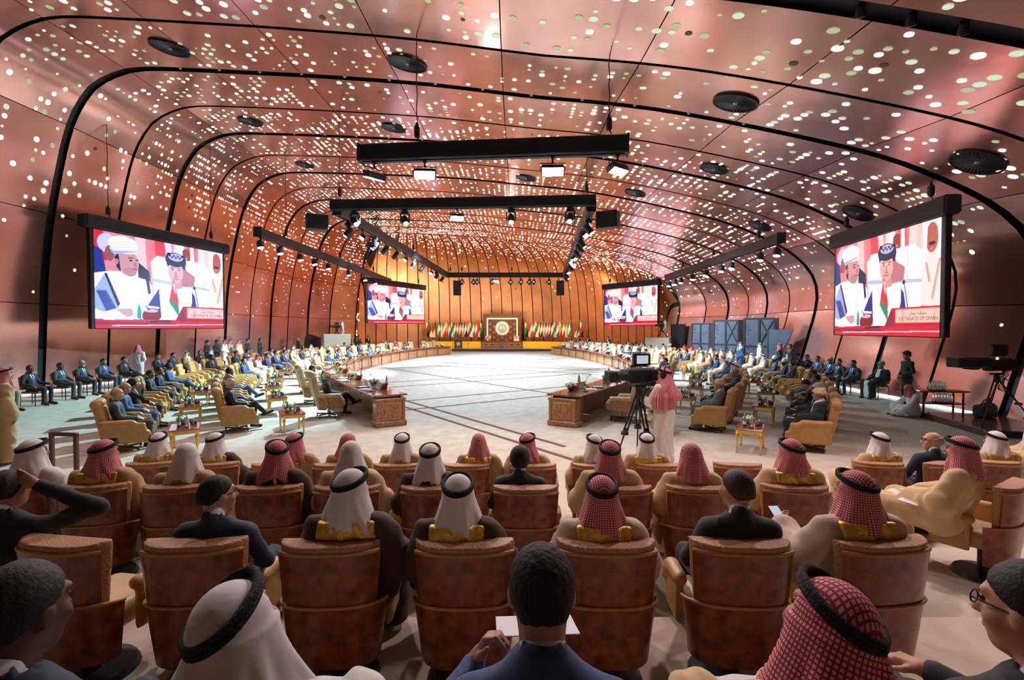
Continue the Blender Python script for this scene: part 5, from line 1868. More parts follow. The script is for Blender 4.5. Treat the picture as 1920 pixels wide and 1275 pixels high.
# ------------------------------------------------------------------ stage at the far end
t = thing('stage', 'low carpeted stage at the far end under the flags', 'stage', (-1.1, 55, 0))
m = MB()
pts = [(x, y, 0) for x, y in ((-8.6, 54.6), (-6.3, 52.9), (4.2, 52.9), (6.4, 52.0), (7.2, 53.4), (3, 56.6), (-1, 57.6), (-5, 57.3), (-9.6, 56.3))]
m.prism([Vector(p) - Vector((-1.1, 55, 0)) for p in pts], (0, 0, 0), (0, 0, .28)); obj('platform', m, t, 'carpet')
m = MB(); m.box((0, -2.13, .14), (10.6, .05, .26)); obj('riser', m, t, 'dark_wood')
t = thing('emblem_backdrop', 'tall dark wood backdrop with a lit amber border and round emblem', 'backdrop', (-1.1, 56.2, .28))
m = MB(); m.box((0, .15, 1.9), (4.35, .35, 3.8), bev=.03); obj('board', m, t, 'dark_wood')
for x, z, w_, h_ in ((-1.68, 1.85, .10, 2.9), (1.68, 1.85, .10, 2.9), (0, 3.28, 3.46, .10)):
    m = MB(); m.box((x, -.05, z), (w_, .05, h_)); obj('lit_border', m, t, 'amber_glow')
m = MB(); m.box((0, -.035, 1.83), (3.2, .04, 2.8)); obj('inner_board', m, t, 'dark_wood')
for i in range(-3, 4):
    for j in range(0, 4):
        m = MB(); m.box((i * .46, -.06, .5 + j * .62 + (i % 2) * .31), (.26, .02, .26), R=Matrix.Rotation(PI / 4, 3, 'Y')); obj('carved_lozenge', m, t, 'wood')
e = thing('emblem', 'pale round emblem with dark crescent and wreath on the backdrop', 'emblem', (-1.1, 56.1, 2.46))
m = MB(); m.cyl((0, 0, 0), (0, -.05, 0), .82, .82, 40); obj('disc', m, e, 'emblem_pale')
m = MB(); m.tube([(.78 * math.cos(a), -.05, .78 * math.sin(a)) for a in np.linspace(0, 2 * PI, 41)[:-1]], .025, 6, True); obj('ring', m, e, 'steel')
m = MB(); m.tube([(.40 * math.cos(a), -.055, .40 * math.sin(a)) for a in np.linspace(0, 2 * PI, 25)[:-1]], .05, 6, True); obj('wreath', m, e, 'emblem_dark')
m = MB(); A_ = np.linspace(-2.6, -.54, 15); m.add([(.26 * math.cos(a), -.058, .26 * math.sin(a)) for a in A_] + [(.19 * math.cos(a), -.058, .05 + .20 * math.sin(a)) for a in A_[::-1]], [tuple(range(30))]); obj('crescent', m, e, 'emblem_dark')
m = MB()
for i in range(5): m.box((0, -.06, .16 - .06 * i), (.20 - .02 * abs(i - 2), .01, .022))
stuff(obj('script_lines', m, e, 'emblem_dark'))
m = MB(); m.add([(-.10, -.058, .40), (.10, -.058, .40), (0, -.058, .52)], [(0, 1, 2)]); obj('wreath_tip', m, e, 'emblem_dark')
# presidency desk, its chairs and seated men
t = thing('stage_desk', 'long wooden desk with carved panels in front of the emblem', 'desk', (-1.1, 54.3, .28))
m = MB(); m.box((0, 0, .38), (4.6, .7, .76), bev=.02); obj('body', m, t, 'wood')
m = MB(); m.box((0, 0, .785), (4.8, .85, .05), bev=.015); obj('desktop', m, t, 'table_wood')
for i, x in enumerate((-1.75, -1.05, 1.05, 1.75)):
    m = MB(); m.box((x, -.36, .38), (.55, .03, .42), bev=.01); p_ = obj('panel', m, t, 'oak_frame'); m = MB(); m.box((x, -.378, .38), (.40, .02, .28)); obj('inset', m, p_, 'burl')
for s in (-1, 1):
    for q in (0, 1):
        m = MB(); m.box((s * .22 * q, -.40, .58 - .34 * q + .0), (.5, .03, .07), R=Matrix.Rotation((PI / 4) * (1 if s > 0 else -1), 3, 'Y')); obj('chevron', m, t, 'steel')
t = thing('lectern', 'dark wooden lectern with a round pale badge, left of the stage', 'lectern', (-5.75, 53.4, 0))
m = MB(); m.prism([(-.42, -.3, 0), (.42, -.3, 0), (.36, .3, 0), (-.36, .3, 0)], (0, 0, 0), (0, 0, 1.15)); obj('body', m, t, 'dark_wood')
m = MB(); m.box((0, 0, 1.18), (.95, .7, .06), bev=.02, R=Matrix.Rotation(-.2, 3, 'X')); obj('reading_top', m, t, 'wood')
m = MB(); m.cyl((0, -.31, .80), (0, -.335, .80), .21, .21, 24); b_ = obj('badge', m, t, 'emblem_pale'); m = MB(); m.tube([(.11 * math.cos(a), -.34, .80 + .11 * math.sin(a)) for a in np.linspace(0, 2 * PI, 17)[:-1]], .015, 5, True); obj('badge_ring', m, b_, 'emblem_dark')
m = MB(); m.box((0, -.31, .35), (.5, .03, .5), R=Matrix.Rotation(PI / 4, 3, 'Y')); obj('carved_lozenge', m, t, 'wood')
# yellow-draped plinths and the flags
FL = (('white', 'red', 'black'), ('green', 'green', 'white'), ('red', 'red', 'white'), ('black', 'green', 'red'), ('green', 'white', 'green'), ('red', 'white', 'white'), ('green', 'white', 'red'), ('white', 'gold', 'red'), ('red', 'white', 'blue'), ('white', 'green', 'white'),
      ('black', 'white', 'green'), ('red', 'white', 'maroon'), ('black', 'white', 'red'), ('blue', 'white', 'sky'), ('black', 'white', 'black'), ('red', 'white', 'red'), ('white', 'green', 'white'), ('green', 'white', 'green'), ('red', 'white', 'red'), ('red', 'red', 'white'), ('white', 'green', 'black'), ('sky', 'white', 'blue'), ('white', 'sky', 'white'), ('green', 'teal', 'green'))


def along_wall(x):
    y = np.interp(x, WB[:, 0], WB[:, 1])
    return y


for side, x0, x1, word in ((-1, -9.6, -3.6, 'left'), (1, 1.45, 7.2, 'right')):
    N = 21
    for i in range(N):
        x = x0 + (x1 - x0) * i / (N - 1)
        y = min(along_wall(x * 1.04) - 1.55, 55.9)
        cols = FL[i if side < 0 else N - 1 - i]
        k = i + 1 if side < 0 else N - i
        side_w = 'left' if side < 0 else 'right'
        put_flag((x, y, .96), (.35 if i % 2 else -.2) + PI * 0, cols, i * 3 + (50 if side > 0 else 0), '%s flag %s of the emblem, %s from the outer end' % (' and '.join(dict.fromkeys('yellow' if c == 'gold' else c for c in cols)), side_w, (nm_ + ('twenty-first', 'twenty-second', 'twenty-third', 'twenty-fourth'))[(i if side < 0 else N - 1 - i)]),
                 'flags on the %s of the emblem' % side_w, H=2.3)
    for j in range(4):
        a, b = x0 - .35 + (x1 - x0 + .7) * j / 4, x0 - .35 + (x1 - x0 + .7) * (j + 1) / 4
        ya, yb = min(along_wall(a * 1.04) - 1.55, 55.9), min(along_wall(b * 1.04) - 1.55, 55.9)
        d = Vector((b - a, yb - ya, 0)); ang = math.atan2(d.y, d.x)
        t = thing('flag_plinth', 'yellow-draped plinth under the %s flags, %s from the left' % (word, nm_[j]), 'plinth', ((a + b) / 2, (ya + yb) / 2, 0), ang)
        m = MB(); m.box((0, 0, .48), (d.length - .03, .62, .96), bev=.01); obj('body', m, t, 'oak_frame')
        m = MB(); nfo = 40
        m.grid([[Vector((-d.length / 2 + .02 + (d.length - .04) * q / nfo, -.345 - .018 * math.sin(q * 1.9), z)) for q in range(nfo + 1)] for z in (.26, .62, .985)])
        obj('drape', m, t, 'yellow_cloth')

# ------------------------------------------------------------------ doors, dark cases, camera platforms
def door(n, k, side, dk, hgt, label=None):
    s = 0 if side == 'left' else 1
    a, b = hull(k, s, .05), hull(k + dk, s, .05)
    d = b - a; ang = math.atan2(d.y, d.x)
    o = struct(obj('door_%d' % n, MB().box((0, 0, hgt / 2), (d.length, .10, hgt), ang), None, 'door_dark'))
    o.location = ((a + b) / 2).to_tuple()
    m = MB(); R_ = Matrix.Rotation(ang, 3, 'Z')
    for x, z, w_, h_ in ((-d.length / 2, hgt / 2, .10, hgt), (d.length / 2, hgt / 2, .10, hgt), (0, hgt + .05, d.length + .2, .10)):
        m.box(R_ @ Vector((x, 0, z)), (w_, .16, h_), ang)
    obj('door_frame', m, o, 'black_metal')


door(1, 7.9, 'left', .95, 2.85)
door(2, 9.3, 'right', .5, 2.7)


def case(p, rz, w_, h_, label, cross=True):
    t = thing('tall_case', label, 'case', p, rz)
    m = MB(); m.box((0, 0, h_ / 2), (w_, .62, h_), bev=.015); obj('body', m, t, 'panel_grey')
    for x in (-w_ / 2 + .05, 0, w_ / 2 - .05):
        m = MB(); m.box((x, -.33, h_ / 2), (.09, .04, h_ - .04)); obj('stile', m, t, 'dark_grille')
    for z in (.06, h_ / 2, h_ - .06):
        m = MB(); m.box((0, -.325, z), (w_, .03, .08)); obj('rail', m, t, 'dark_grille')
    if cross:
        L = math.hypot(w_ * .45, h_ * .48)
        for sg in (-1, 1):
            for z in (h_ * .25, h_ * .75):
                m = MB(); m.box((w_ * .24, -.33, z), (.05, .03, L), R=Matrix.Rotation(sg * math.atan2(w_ * .45, h_ * .48), 3, 'Y')); obj('brace', m, t, 'dark_grille')
    for i in range(10):
        m = MB(); m.cyl((-w_ * .40 + .03 * (i % 3) * 3, -.325, .4 + .25 * i), (-w_ * .40 + .03 * (i % 3) * 3, -.335, .4 + .25 * i), .03, .03, 8); obj('stud', m, t, 'black_gap')
    return t


case((13.3, 34.5, 0), -.95, 1.45, 2.85, 'leftmost tall dark cabinet against the right wall', False)
case((13.2, 30.3, 0), -.85, 1.6, 3.0, 'tall dark cabinet with crossed braces, left of the doorway')
case((13.35, 26.6, 0), -.75, 1.6, 3.05, 'tall dark cabinet right of the doorway')
t = thing('blue_panel', 'dark blue slanted sheet leaning right of the cabinets', 'panel', (13.15, 25.0, 0), -1.05)
m = MB(); m.prism([(-.3, 0, .75), (.2, 0, .75), (1.05, 0, 2.45), (-.3, 0, 2.4)], (0, 0, 0), (0, .05, 0)); obj('sheet', m, t, 'dark_blue_box')
m = MB(); m.box((-.25, .03, 1.2), (.06, .06, 2.4)); obj('support', m, t, 'black_metal')
for p, rz, w_, h_, lb in (((-15.1, 42.5, 0), .5, 2.1, 2.0, 'beige boarded camera platform at the far left'), ((11.6, 39.3, 0), -.4, 1.75, 1.75, 'beige boarded camera platform at the far right')):
    t = thing('camera_platform', lb, 'platform', p, rz)
    m = MB(); m.box((0, -.8, h_ / 2), (w_, .08, h_)); obj('front_board', m, t, 'beige_board')
    for s in (-1, 1):
        m = MB(); m.box((s * w_ / 2, 0, h_ / 2), (.08, 1.6, h_)); obj('side_board', m, t, 'beige_board')
    m = MB(); m.box((0, 0, 1.25 if h_ > 1.9 else 1.35), (w_ - .1, 1.5, .08)); obj('deck', m, t, 'dark_wood')


def tripod(par, z, feet, top=(0, 0), r=.018):
    for i, (x, y) in enumerate(feet):
        m = MB(); a, b = Vector((top[0], top[1], z)), Vector((x, y, .0)); mid = a.lerp(b, .55)
        n = Vector((-(b - a).y, (b - a).x, 0)); n = n.normalized() * .035 if n.length > 1e-6 else Vector((.035, 0, 0))
        m.cyl(a + n, mid + n, r, r, 8); m.cyl(a - n, mid - n, r, r, 8); m.cyl(mid.lerp(a, .12), b, r * .9, r * .7, 8); m.box(mid, (.10, .10, .06)); m.cyl(b, b + Vector((0, 0, .02)), .04, .03, 8)
        obj('leg', m, par, 'black_metal')


def video_camera(p, rz, label, z=1.45, feet=((-.62, -.35), (.05, .60), (.25, -.72)), big=1.0, screen=True):
    t = thing('video_camera', label, 'video camera', p, rz)
    tripod(t, z, feet)
    m = MB(); m.cyl((0, 0, z - .12), (0, 0, z + .06), .07, .06, 12); m.box((0, 0, z + .09), (.24, .14, .05)); m.tube([(.08, .06, z + .05), (.30, .12, z - .02), (.52, .14, z - .12)], .014, 6); obj('tripod_head', m, t, 'black_metal')
    b = big
    m = MB(); m.box((0, 0, z + .24 * b), (.42 * b, .18 * b, .24 * b), bev=.03); m.box((.25 * b, 0, z + .24 * b), (.14 * b, .15 * b, .20 * b), bev=.02); m.box((0, 0, z + .40 * b), (.30 * b, .03, .03)); obj('body', m, t, 'black_metal')
    m = MB(); m.cyl((-.20 * b, 0, z + .24 * b), (-.42 * b, 0, z + .24 * b), .075 * b, .085 * b, 16); m.box((-.50 * b, 0, z + .24 * b), (.14 * b, .22 * b, .18 * b), bev=.02); obj('lens', m, t, 'dark_grille')
    m = MB(); m.box((.06, .02, z + .50 * b), (.30 * b, .10, .19 * b), bev=.015); m.box((-.08, .02, z + .61 * b), (.34 * b, .16, .015)); v = obj('viewfinder', m, t, 'black_metal')
    if screen:
        m = MB(); m.box((.05, -.038, z + .50 * b), (.20 * b, .012, .13 * b)); obj('display', m, v, 'phone_screen')
    m = MB()
    rr = random.Random(4)
    for i in range(7):
        y0 = -.10 - .012 * i; m.tube([(.10 - .02 * i, y0, z + .3), (.16 - .05 * i, y0 - .05, z + .08 - .02 * i), (.02 * i - .08, y0 - .02, z - .12 - .04 * i), (.0, -.03, z - .28)], .008, 5)
    stuff(obj('cable', m, t, 'black_metal'))
    return t


video_camera((2.36, 9.2, 0), .28, 'black video camera on a tripod in the aisle, its small display lit', 1.34, ((-.72, -.35), (-.05, -.62), (.20, .40)), 1.15)
video_camera((-15.2, 43.0, 1.29), .9, 'far video camera behind the left beige platform', 1.1, screen=False)
video_camera((11.9, 39.6, 1.39), .5, 'far video camera on the right beige platform', 1.1, screen=False)
# right edge: studio camera on a dark riser, drinks table, bag
t = thing('riser', 'low dark riser under the studio camera by the right wall', 'riser', (11.95, 12.3, 0), -.22)
m = MB(); m.box((0, .1, .08), (1.7, 2.6, .16), bev=.01); obj('deck', m, t, 'dark_wood')
m = MB(); m.box((0, -1.205, .08), (1.68, .02, .14)); obj('front_board', m, t, 'black_metal')
t = video_camera((11.95, 12.2, .16), .05, 'studio camera with a long dark prompter box at the right edge', 1.12, ((-.95, -.55), (.30, .62), (.55, -.45)), 1.35, False)
m = MB(); m.box((-.75, 0, 1.50), (.82, .36, .25), bev=.02); obj('prompter_box', m, t, 'black_metal')
m = MB(); m.cyl((-.15, -.13, 1.60), (-.15, -.15, 1.60), .03, .03, 8); obj('tally_lamp', m, t, 'amber_glow')
t = thing('drinks_table', 'small dark two-tier table holding rows of bottles by the right wall', 'table', (11.95, 13.85, 0), -.12)
m = MB(); m.box((0, 0, .74), (1.3, .5, .04), bev=.012); obj('tabletop', m, t, 'dark_wood')
m = MB(); m.box((0, 0, .40), (1.1, .42, .03)); obj('shelf', m, t, 'dark_wood')
for sx in (-.5, .5):
    for sy in (-.18, .18):
        m = MB(); m.cyl((sx, sy, 0), (sx, sy, .72), .028, .028, 8); obj('leg', m, t, 'dark_wood')
for i in range(12):
    x = -.12 + .065 * (i % 6) - .1; y = -.08 + .12 * (i // 6)
    small('water_bottle', (11.95 + x * .99, 13.85 + y - x * .12, .76), 0, 'small clear water bottle in the rows on the dark two-tier table', 'bottles on the drinks table')
for i in range(12):
    x = -.1 + .07 * (i % 6) ; y = -.1 + .14 * (i // 6)
    small('water_bottle', (11.95 + x, 13.85 + y - x * .12, .415), 0, 'clear water bottle on the lower shelf of the two-tier table', 'bottles on the lower shelf')
t = thing('equipment_bag', 'black equipment bag on the riser beside the tripod', 'bag', (12.35, 12.9, .16), .3)
f = Fld((-.34, -.26, -.02), (.34, .26, .50), .025); f.box((0, 0, .17), (.27, .16, .17), .08, .03); f.ell((.1, 0, .33), (.17, .13, .08), .05); obj('bag_body', mesh_from('bag_body', *f.mesh(), ['suit_black']), t)
m = MB(); m.tube([(-.2, 0, .3), (-.1, -.02, .46), (.1, -.02, .47), (.2, 0, .32)], .014, 6); obj('strap', m, t, 'black_metal')
# wooden easel frame at the left
t = thing('wooden_stand', 'bare dark wooden display frame standing in the left aisle', 'stand', (-5.95, 6.55, 0), -.15)
for x, z, w_, h_ in ((-.19, .55, .05, 1.1), (.19, .55, .05, 1.1), (0, 1.09, .43, .05), (0, .35, .36, .04)):
    m = MB(); m.box((x, 0, z), (w_, .05, h_), bev=.008); obj('upright' if h_ > 1 else 'crosspiece', m, t, 'dark_wood')
for x in (-.19, .19):
    m = MB(); m.box((x, 0, .02), (.05, .45, .04)); obj('foot', m, t, 'dark_wood')

# track lamps set into the broad black rib over the right of the public rows, and small domes along the next ribs
for (x, y, w_) in ((1600, 12, 'first'), (1700, 35, 'second'), (1790, 50, 'third')):
    s = find_hull(x, y, -2)
    p = hull(-2, s, .05)
    t = thing('track_lamp', '%s small dark lamp from the left in the broad black ceiling track, top right' % w_, 'light', p)
    m = MB(); m.cyl((0, 0, .12), (.03, .05, -.04), .075, .085, 14); obj('housing', m, t, 'black_metal')
    m = MB(); m.cyl((.03, .05, -.04), (.032, .053, -.048), .07, .07, 14); obj('lens', m, t, 'steel')
m_ = MB(); m_.lathe([(.05, .0), (.045, -.03), (.02, -.05), (.001, -.052)], n=10)
dome = m_.mesh('rib_dome', 'white_paint')
for k in (0, 2):
    for s in np.linspace(.33, .72, 13):
        o = obj('rib_dome', dome, ceiling); o.location = hull(k, s, -.05)
# ------------------------------------------------------------------ figures: prototypes
_put = put_person


def put_person(key, loc, rz, label, group=None, skin=None, mats=None, sc=1.0, skip=()):
    pr = PROTO[key]
    o = obj('person', pr[0][1]); o.location = loc; o.rotation_euler = (0, 0, rz); o.scale = (sc,) * 3
    if skin: setmat(o, skin)
    for nm, me in pr[1:]:
        if nm in skip: continue
        c = obj(nm, me, o)
        if mats and nm in mats: setmat(c, mats[nm])
    return tag(o, label, 'person', group)


HN, HM, HF = .014, .018, .034
CROSS = dict(kn=[(-.13, .46, .54), (.02, .45, .63)], an=[(-.13, .44, .09), (-.12, .70, .36)], toe=[None, (-.02, .17, .05)])
ARMS = dict(el=[(-.31, -.05, .70), (.31, -.05, .70)], wr=[(-.32, .25, .665), (.32, .25, .665)])


def ghutra_man(key, P, seed, h=HN, hg=.0115, bisht=True, beard='hair_black', hemz=.045, spread=1.0, amp=1.0):
    build_person(key, P, thobe_parts(P, h + .003) + (bisht_parts(P, h) if bisht else []) + [ghutra_part(P, hg, 'ghutra_white', seed, spread, hemz, amp), agal_part(P)] + face_parts(P, h, beard), h)


def suit_man(key, P, h=HN, hair='short', hm='hair_black', beard=None, glasses=False, hat=None):
    hp = [hair_part(P, h, hair, hm)] if hair else []
    build_person(key, P, suit_parts(P, h) + hp + face_parts(P, h, beard, glasses) + ([cap_part(P, max(.012, h * .8), *hat)] if hat else []), h)


# public rows, seen from behind
ghutra_man('g0', Pose(), 0); ghutra_man('gL', Pose(yaw=.5), 1); ghutra_man('gR', Pose(yaw=-.5), 2); ghutra_man('gD', Pose(pitch=-.35, yaw=.25), 3)
ghutra_man('gA2', Pose(pitch=.10, roll=-.42, yaw=-.15), 5, .013, .0095, hemz=-.05, spread=1.35, amp=1.7); ghutra_man('gA4', Pose(pitch=.08, roll=.36, yaw=.30), 6, .013, .0095, hemz=-.05, spread=1.35, amp=1.5)
ghutra_man('gside', Pose(yaw=.1, pitch=-.05), 7)
ghutra_man('gP', Pose(yaw=.45, el=[(-.31, -.02, .72), (.27, -.02, .72)], wr=[(-.27, .24, .80), (.11, .25, .655)], hand=[dict(d=(.1, .75, .65), up=(-.9, .1, .2), curl=.7), None]), 8)
suit_man('sB2', Pose(yaw=-.75), glasses=True); suit_man('sB6', Pose(yaw=.35), hm='hair_brown'); suit_man('sC6', Pose(), hair=None, hat=('suit_black', 'full'))
P_ = Pose(el=[(-.27, -.02, .72), (.44, .04, 1.00)], wr=[(-.11, .25, .655), (.14, -.06, 1.20)], roll=-.15, hand=[None, dict(d=(-.7, -.2, .5), up=(.3, -1, .3), curl=.5)]); suit_man('sB0', P_)
P_ = Pose(chest=(0, -.07, .88), neck=(0, -.09, 1.06), head=(0, -.05, 1.20), el=[(-.31, .04, .74), (.28, .05, .74)], wr=[(-.20, .27, .80), (.14, .30, .70)], pitch=-.12, hand=[dict(d=(.45, .1, .85), up=(-.8, .3, .3), curl=.95), None])
suit_man('sA3', P_, .013, 'curly', 'hair_curly'); suit_man('sA1', Pose(yaw=-.12, pitch=-.1), .014, 'short', 'hair_black')
P_ = Pose(yaw=.48, pitch=-.12, wr=[(-.20, .33, .72), (.10, .36, .72)], hand=[dict(d=(.3, .8, -.1), up=(-.2, .1, 1), curl=.5), dict(d=(-.5, .7, 0), up=(.1, .1, 1), curl=.6)]); suit_man('sA5', P_, .014, glasses=True)
suit_man('sD12', Pose(yaw=1.25), hair='fringe', hm='hair_grey', glasses=True)
# delegates
for k_, P_, kw in (('m0', Pose(), {}), ('m1', Pose(yaw=.35, **CROSS), {}), ('m2', Pose(yaw=-.3, **ARMS), dict(hair='receding')), ('m3', Pose(pitch=-.1), dict(hair='fringe', hm='hair_grey')), ('m4', Pose(yaw=.2, **CROSS), dict(hair='fringe', hm='hair_white')),
                   ('m5', Pose(pitch=-.55, chest=(0, .02, .84), neck=(0, .10, .99), head=(0, .19, 1.10), sh=[(-.185, .10, .90), (.185, .10, .90)], el=[(-.27, .20, .66), (.27, .20, .66)], wr=[(-.08, .40, .66), (.09, .40, .66)]), {}),
                   ('m6', Pose(yaw=-.2), dict(hair='short', hm='hair_grey', beard='hair_grey'))):
    suit_man(k_, P_, HM, **kw)
ghutra_man('d0', Pose(), 11, HM, .016); ghutra_man('d1', Pose(yaw=.4, **ARMS), 12, HM, .016); ghutra_man('dn', Pose(yaw=-.2), 13, HM, .016, bisht=False)
for k_, P_, tm in (('t0', Pose(yaw=.1), 'turban_beige'), ('t1', Pose(pitch=-.2), 'turban_red')):
    build_person(k_, P_, thobe_parts(P_, HM) + bisht_parts(P_, HM, 'bisht_black', False) + [turban_part(P_, .015, tm)] + face_parts(P_, HM, 'hair_grey'), HM)
P_ = Pose(el=[(-.27, -.02, .72), (.24, .12, .80)], wr=[(-.11, .25, .655), (.05, .14, 1.05)], hand=[None, dict(d=(-.1, .1, 1), up=(.6, .6, 0), curl=.8)])
build_person('woman', P_, suit_parts(P_, HM, None) + [cap_part(P_, .015, 'suit_black', 'full')] + face_parts(P_, HM), HM)
suit_man('officer', Pose(), HM, hat=('uniform_dark', 'peaked')); suit_man('kufi', Pose(), HM, hat=('shirt_white', 'kufi'))
# standing
P_ = Pose(True, el=[(-.25, -.02, 1.14), (.25, -.02, 1.14)], wr=[(-.06, .20, 1.02), (.06, .20, 1.02)]); build_person('guard', P_, suit_parts(P_, HM, None, 'uniform_dark', False) + [hair_part(P_, HM), cap_part(P_, .015, 'uniform_dark', 'beret')] + face_parts(P_, HM), HM)
ghutra_man('st_robe', Pose(True, wr=[(-.06, .19, 1.0), (.06, .19, 1.0)]), 21, HM, .015, bisht=False); ghutra_man('st_bisht', Pose(True), 22, HM, .015); suit_man('st_suit', Pose(True), HM)
P_ = Pose(True, yaw=.55, roll=0, el=[(-.27, .12, 1.14), (.26, .05, 1.14)], wr=[(-.18, .38, 1.20), (.12, .36, 1.16)], hand=[dict(d=(.1, .95, .1), up=(-.5, 0, .8), curl=.9), dict(d=(-.3, .9, .1), up=(.4, 0, .9), curl=.9)])
build_person('operator', P_, thobe_parts(P_, .015) + [ghutra_part(P_, .012, 'ghutra_red', 31, 1.35, -.14, 1.0, .22), agal_part(P_)] + face_parts(P_, .015), .015)
P_ = Pose(pel=(0, 0, .16), chest=(0, .02, .50), neck=(0, .06, .66), head=(0, .14, .78), sh=[(-.185, .05, .57), (.185, .05, .57)], el=[(-.30, .22, .36), (.30, .22, .36)], wr=[(-.12, .42, .24), (.14, .44, .22)], hip=[(-.1, 0, .14), (.1, 0, .14)], kn=[(-.30, .34, .26), (.30, .34, .26)], an=[(-.05, .40, .08), (.08, .44, .08)], pitch=-.5)
build_person('sitter', P_, thobe_parts(P_, HM) + [ghutra_part(P_, .016, 'ghutra_red', 33, .8)] + face_parts(P_, HM), HM)
# distant figures: one mesh each
P_ = Pose(); one_mesh('f_suit', P_, HF, [(n, v, q, 'suit_slate' if n in ('jacket', 'trousers') else m_) for n, v, q, m_ in suit_parts(P_, HF, None)] + [hair_part(P_, .02)])
one_mesh('f_white', P_, HF, thobe_parts(P_, HF) + [ghutra_part(P_, .024, 'ghutra_white', 41), agal_part(P_)])
one_mesh('f_bisht', P_, HF, thobe_parts(P_, HF) + bisht_parts(P_, HF, 'bisht_tan', False) + [ghutra_part(P_, .024, 'ghutra_white', 42), agal_part(P_)])
one_mesh('f_red', P_, HF, thobe_parts(P_, HF) + [ghutra_part(P_, .024, 'flag_red', 43), agal_part(P_)]); 
one_mesh('f_turban', P_, HF, thobe_parts(P_, HF) + [turban_part(P_, .022, 'turban_beige')])
P_ = Pose(True); one_mesh('f_stand', P_, HF, [(n, v, q, 'suit_black' if n in ('jacket', 'trousers') else m_) for n, v, q, m_ in suit_parts(P_, HF, None)] + [hair_part(P_, .02)]); one_mesh('f_strobe', P_, HF, thobe_parts(P_, HF) + [ghutra_part(P_, .024, 'ghutra_white', 44), agal_part(P_)])
for k_ in ('f_suit', 'f_white', 'f_red', 'f_bisht', 'f_turban', 'f_stand', 'f_strobe'):
    assert len(PROTO[k_][0][1].polygons) > 100

# ------------------------------------------------------------------ the public rows in front of the camera
TIER = {'A': .62, 'B': .41, 'C': .26, 'D': .0}
for nm, y0, y1, z in (('D', 0, 0, 0), ('C', 3.55, 5.02, .26), ('B', 2.25, 3.55, .41), ('A', -3.5, 2.25, .62)):
    if nm == 'D': continue
    m = MB(); m.box((0, (y0 + y1) / 2, z / 2), (15, y1 - y0, z), bev=.012)
    o = struct(obj('floor', m, None, 'carpet'))
ordw = ('front', 'second', 'third', 'nearest')
row_word = {'D': 'front row of brown audience chairs', 'C': 'second row of brown audience chairs', 'B': 'nearest full row of brown chairs'}
CHX = {'D': (-4.38, -3.6, -2.85, -2.1, -1.38, -.55, .25, 1.0, 1.78, 2.72, 4.45, 5.17, 5.9), 'C': (-4.42, -3.66, -2.92, -2.11, -1.43, -.68, .12, .93, 1.62, 2.46, 4.3), 'B': (-2.55, -1.82, -1.04, -.27, .54, 1.31, 2.1),
       'A': (-1.22, -.62, .06, .78, 1.42)}
CY = {'D': 5.99, 'C': 4.35, 'B': 2.91, 'A': 1.42}
for r in 'DCBA':
    for i, x in enumerate(CHX[r]):
        rz = -math.atan2(x, 22) * 1.0
        if r == 'B' and i == 0: rz = -.16
        if r == 'B' and i == 6: rz = .14
        if r == 'C' and i == 10: rz = .55
        if r == 'D' and i == 11: rz = .35
        lab = 'brown burl-backed audience chair, %s from the left in the %s' % (nm_[i], row_word[r]) if r != 'A' else 'tan-armed audience chair at the bottom edge, %s from the left' % nm_[i]
        put_chair('public', (x, CY[r] + .004 * x * x, TIER[r]), rz, lab, group='brown audience chairs', parts=None if r != 'A' else ('seat', 'armrest', 'pedestal', 'lower_shell', 'welt'))

RED, WHT = {'ghutra': 'ghutra_red'}, {'ghutra': 'ghutra_white'}


def gm(c, b=None, **kw):
    d = dict({'ghutra': 'ghutra_red' if c == 'r' else 'ghutra_white'})
    if b: d['cloak'] = b
    d.update(kw)
    return d


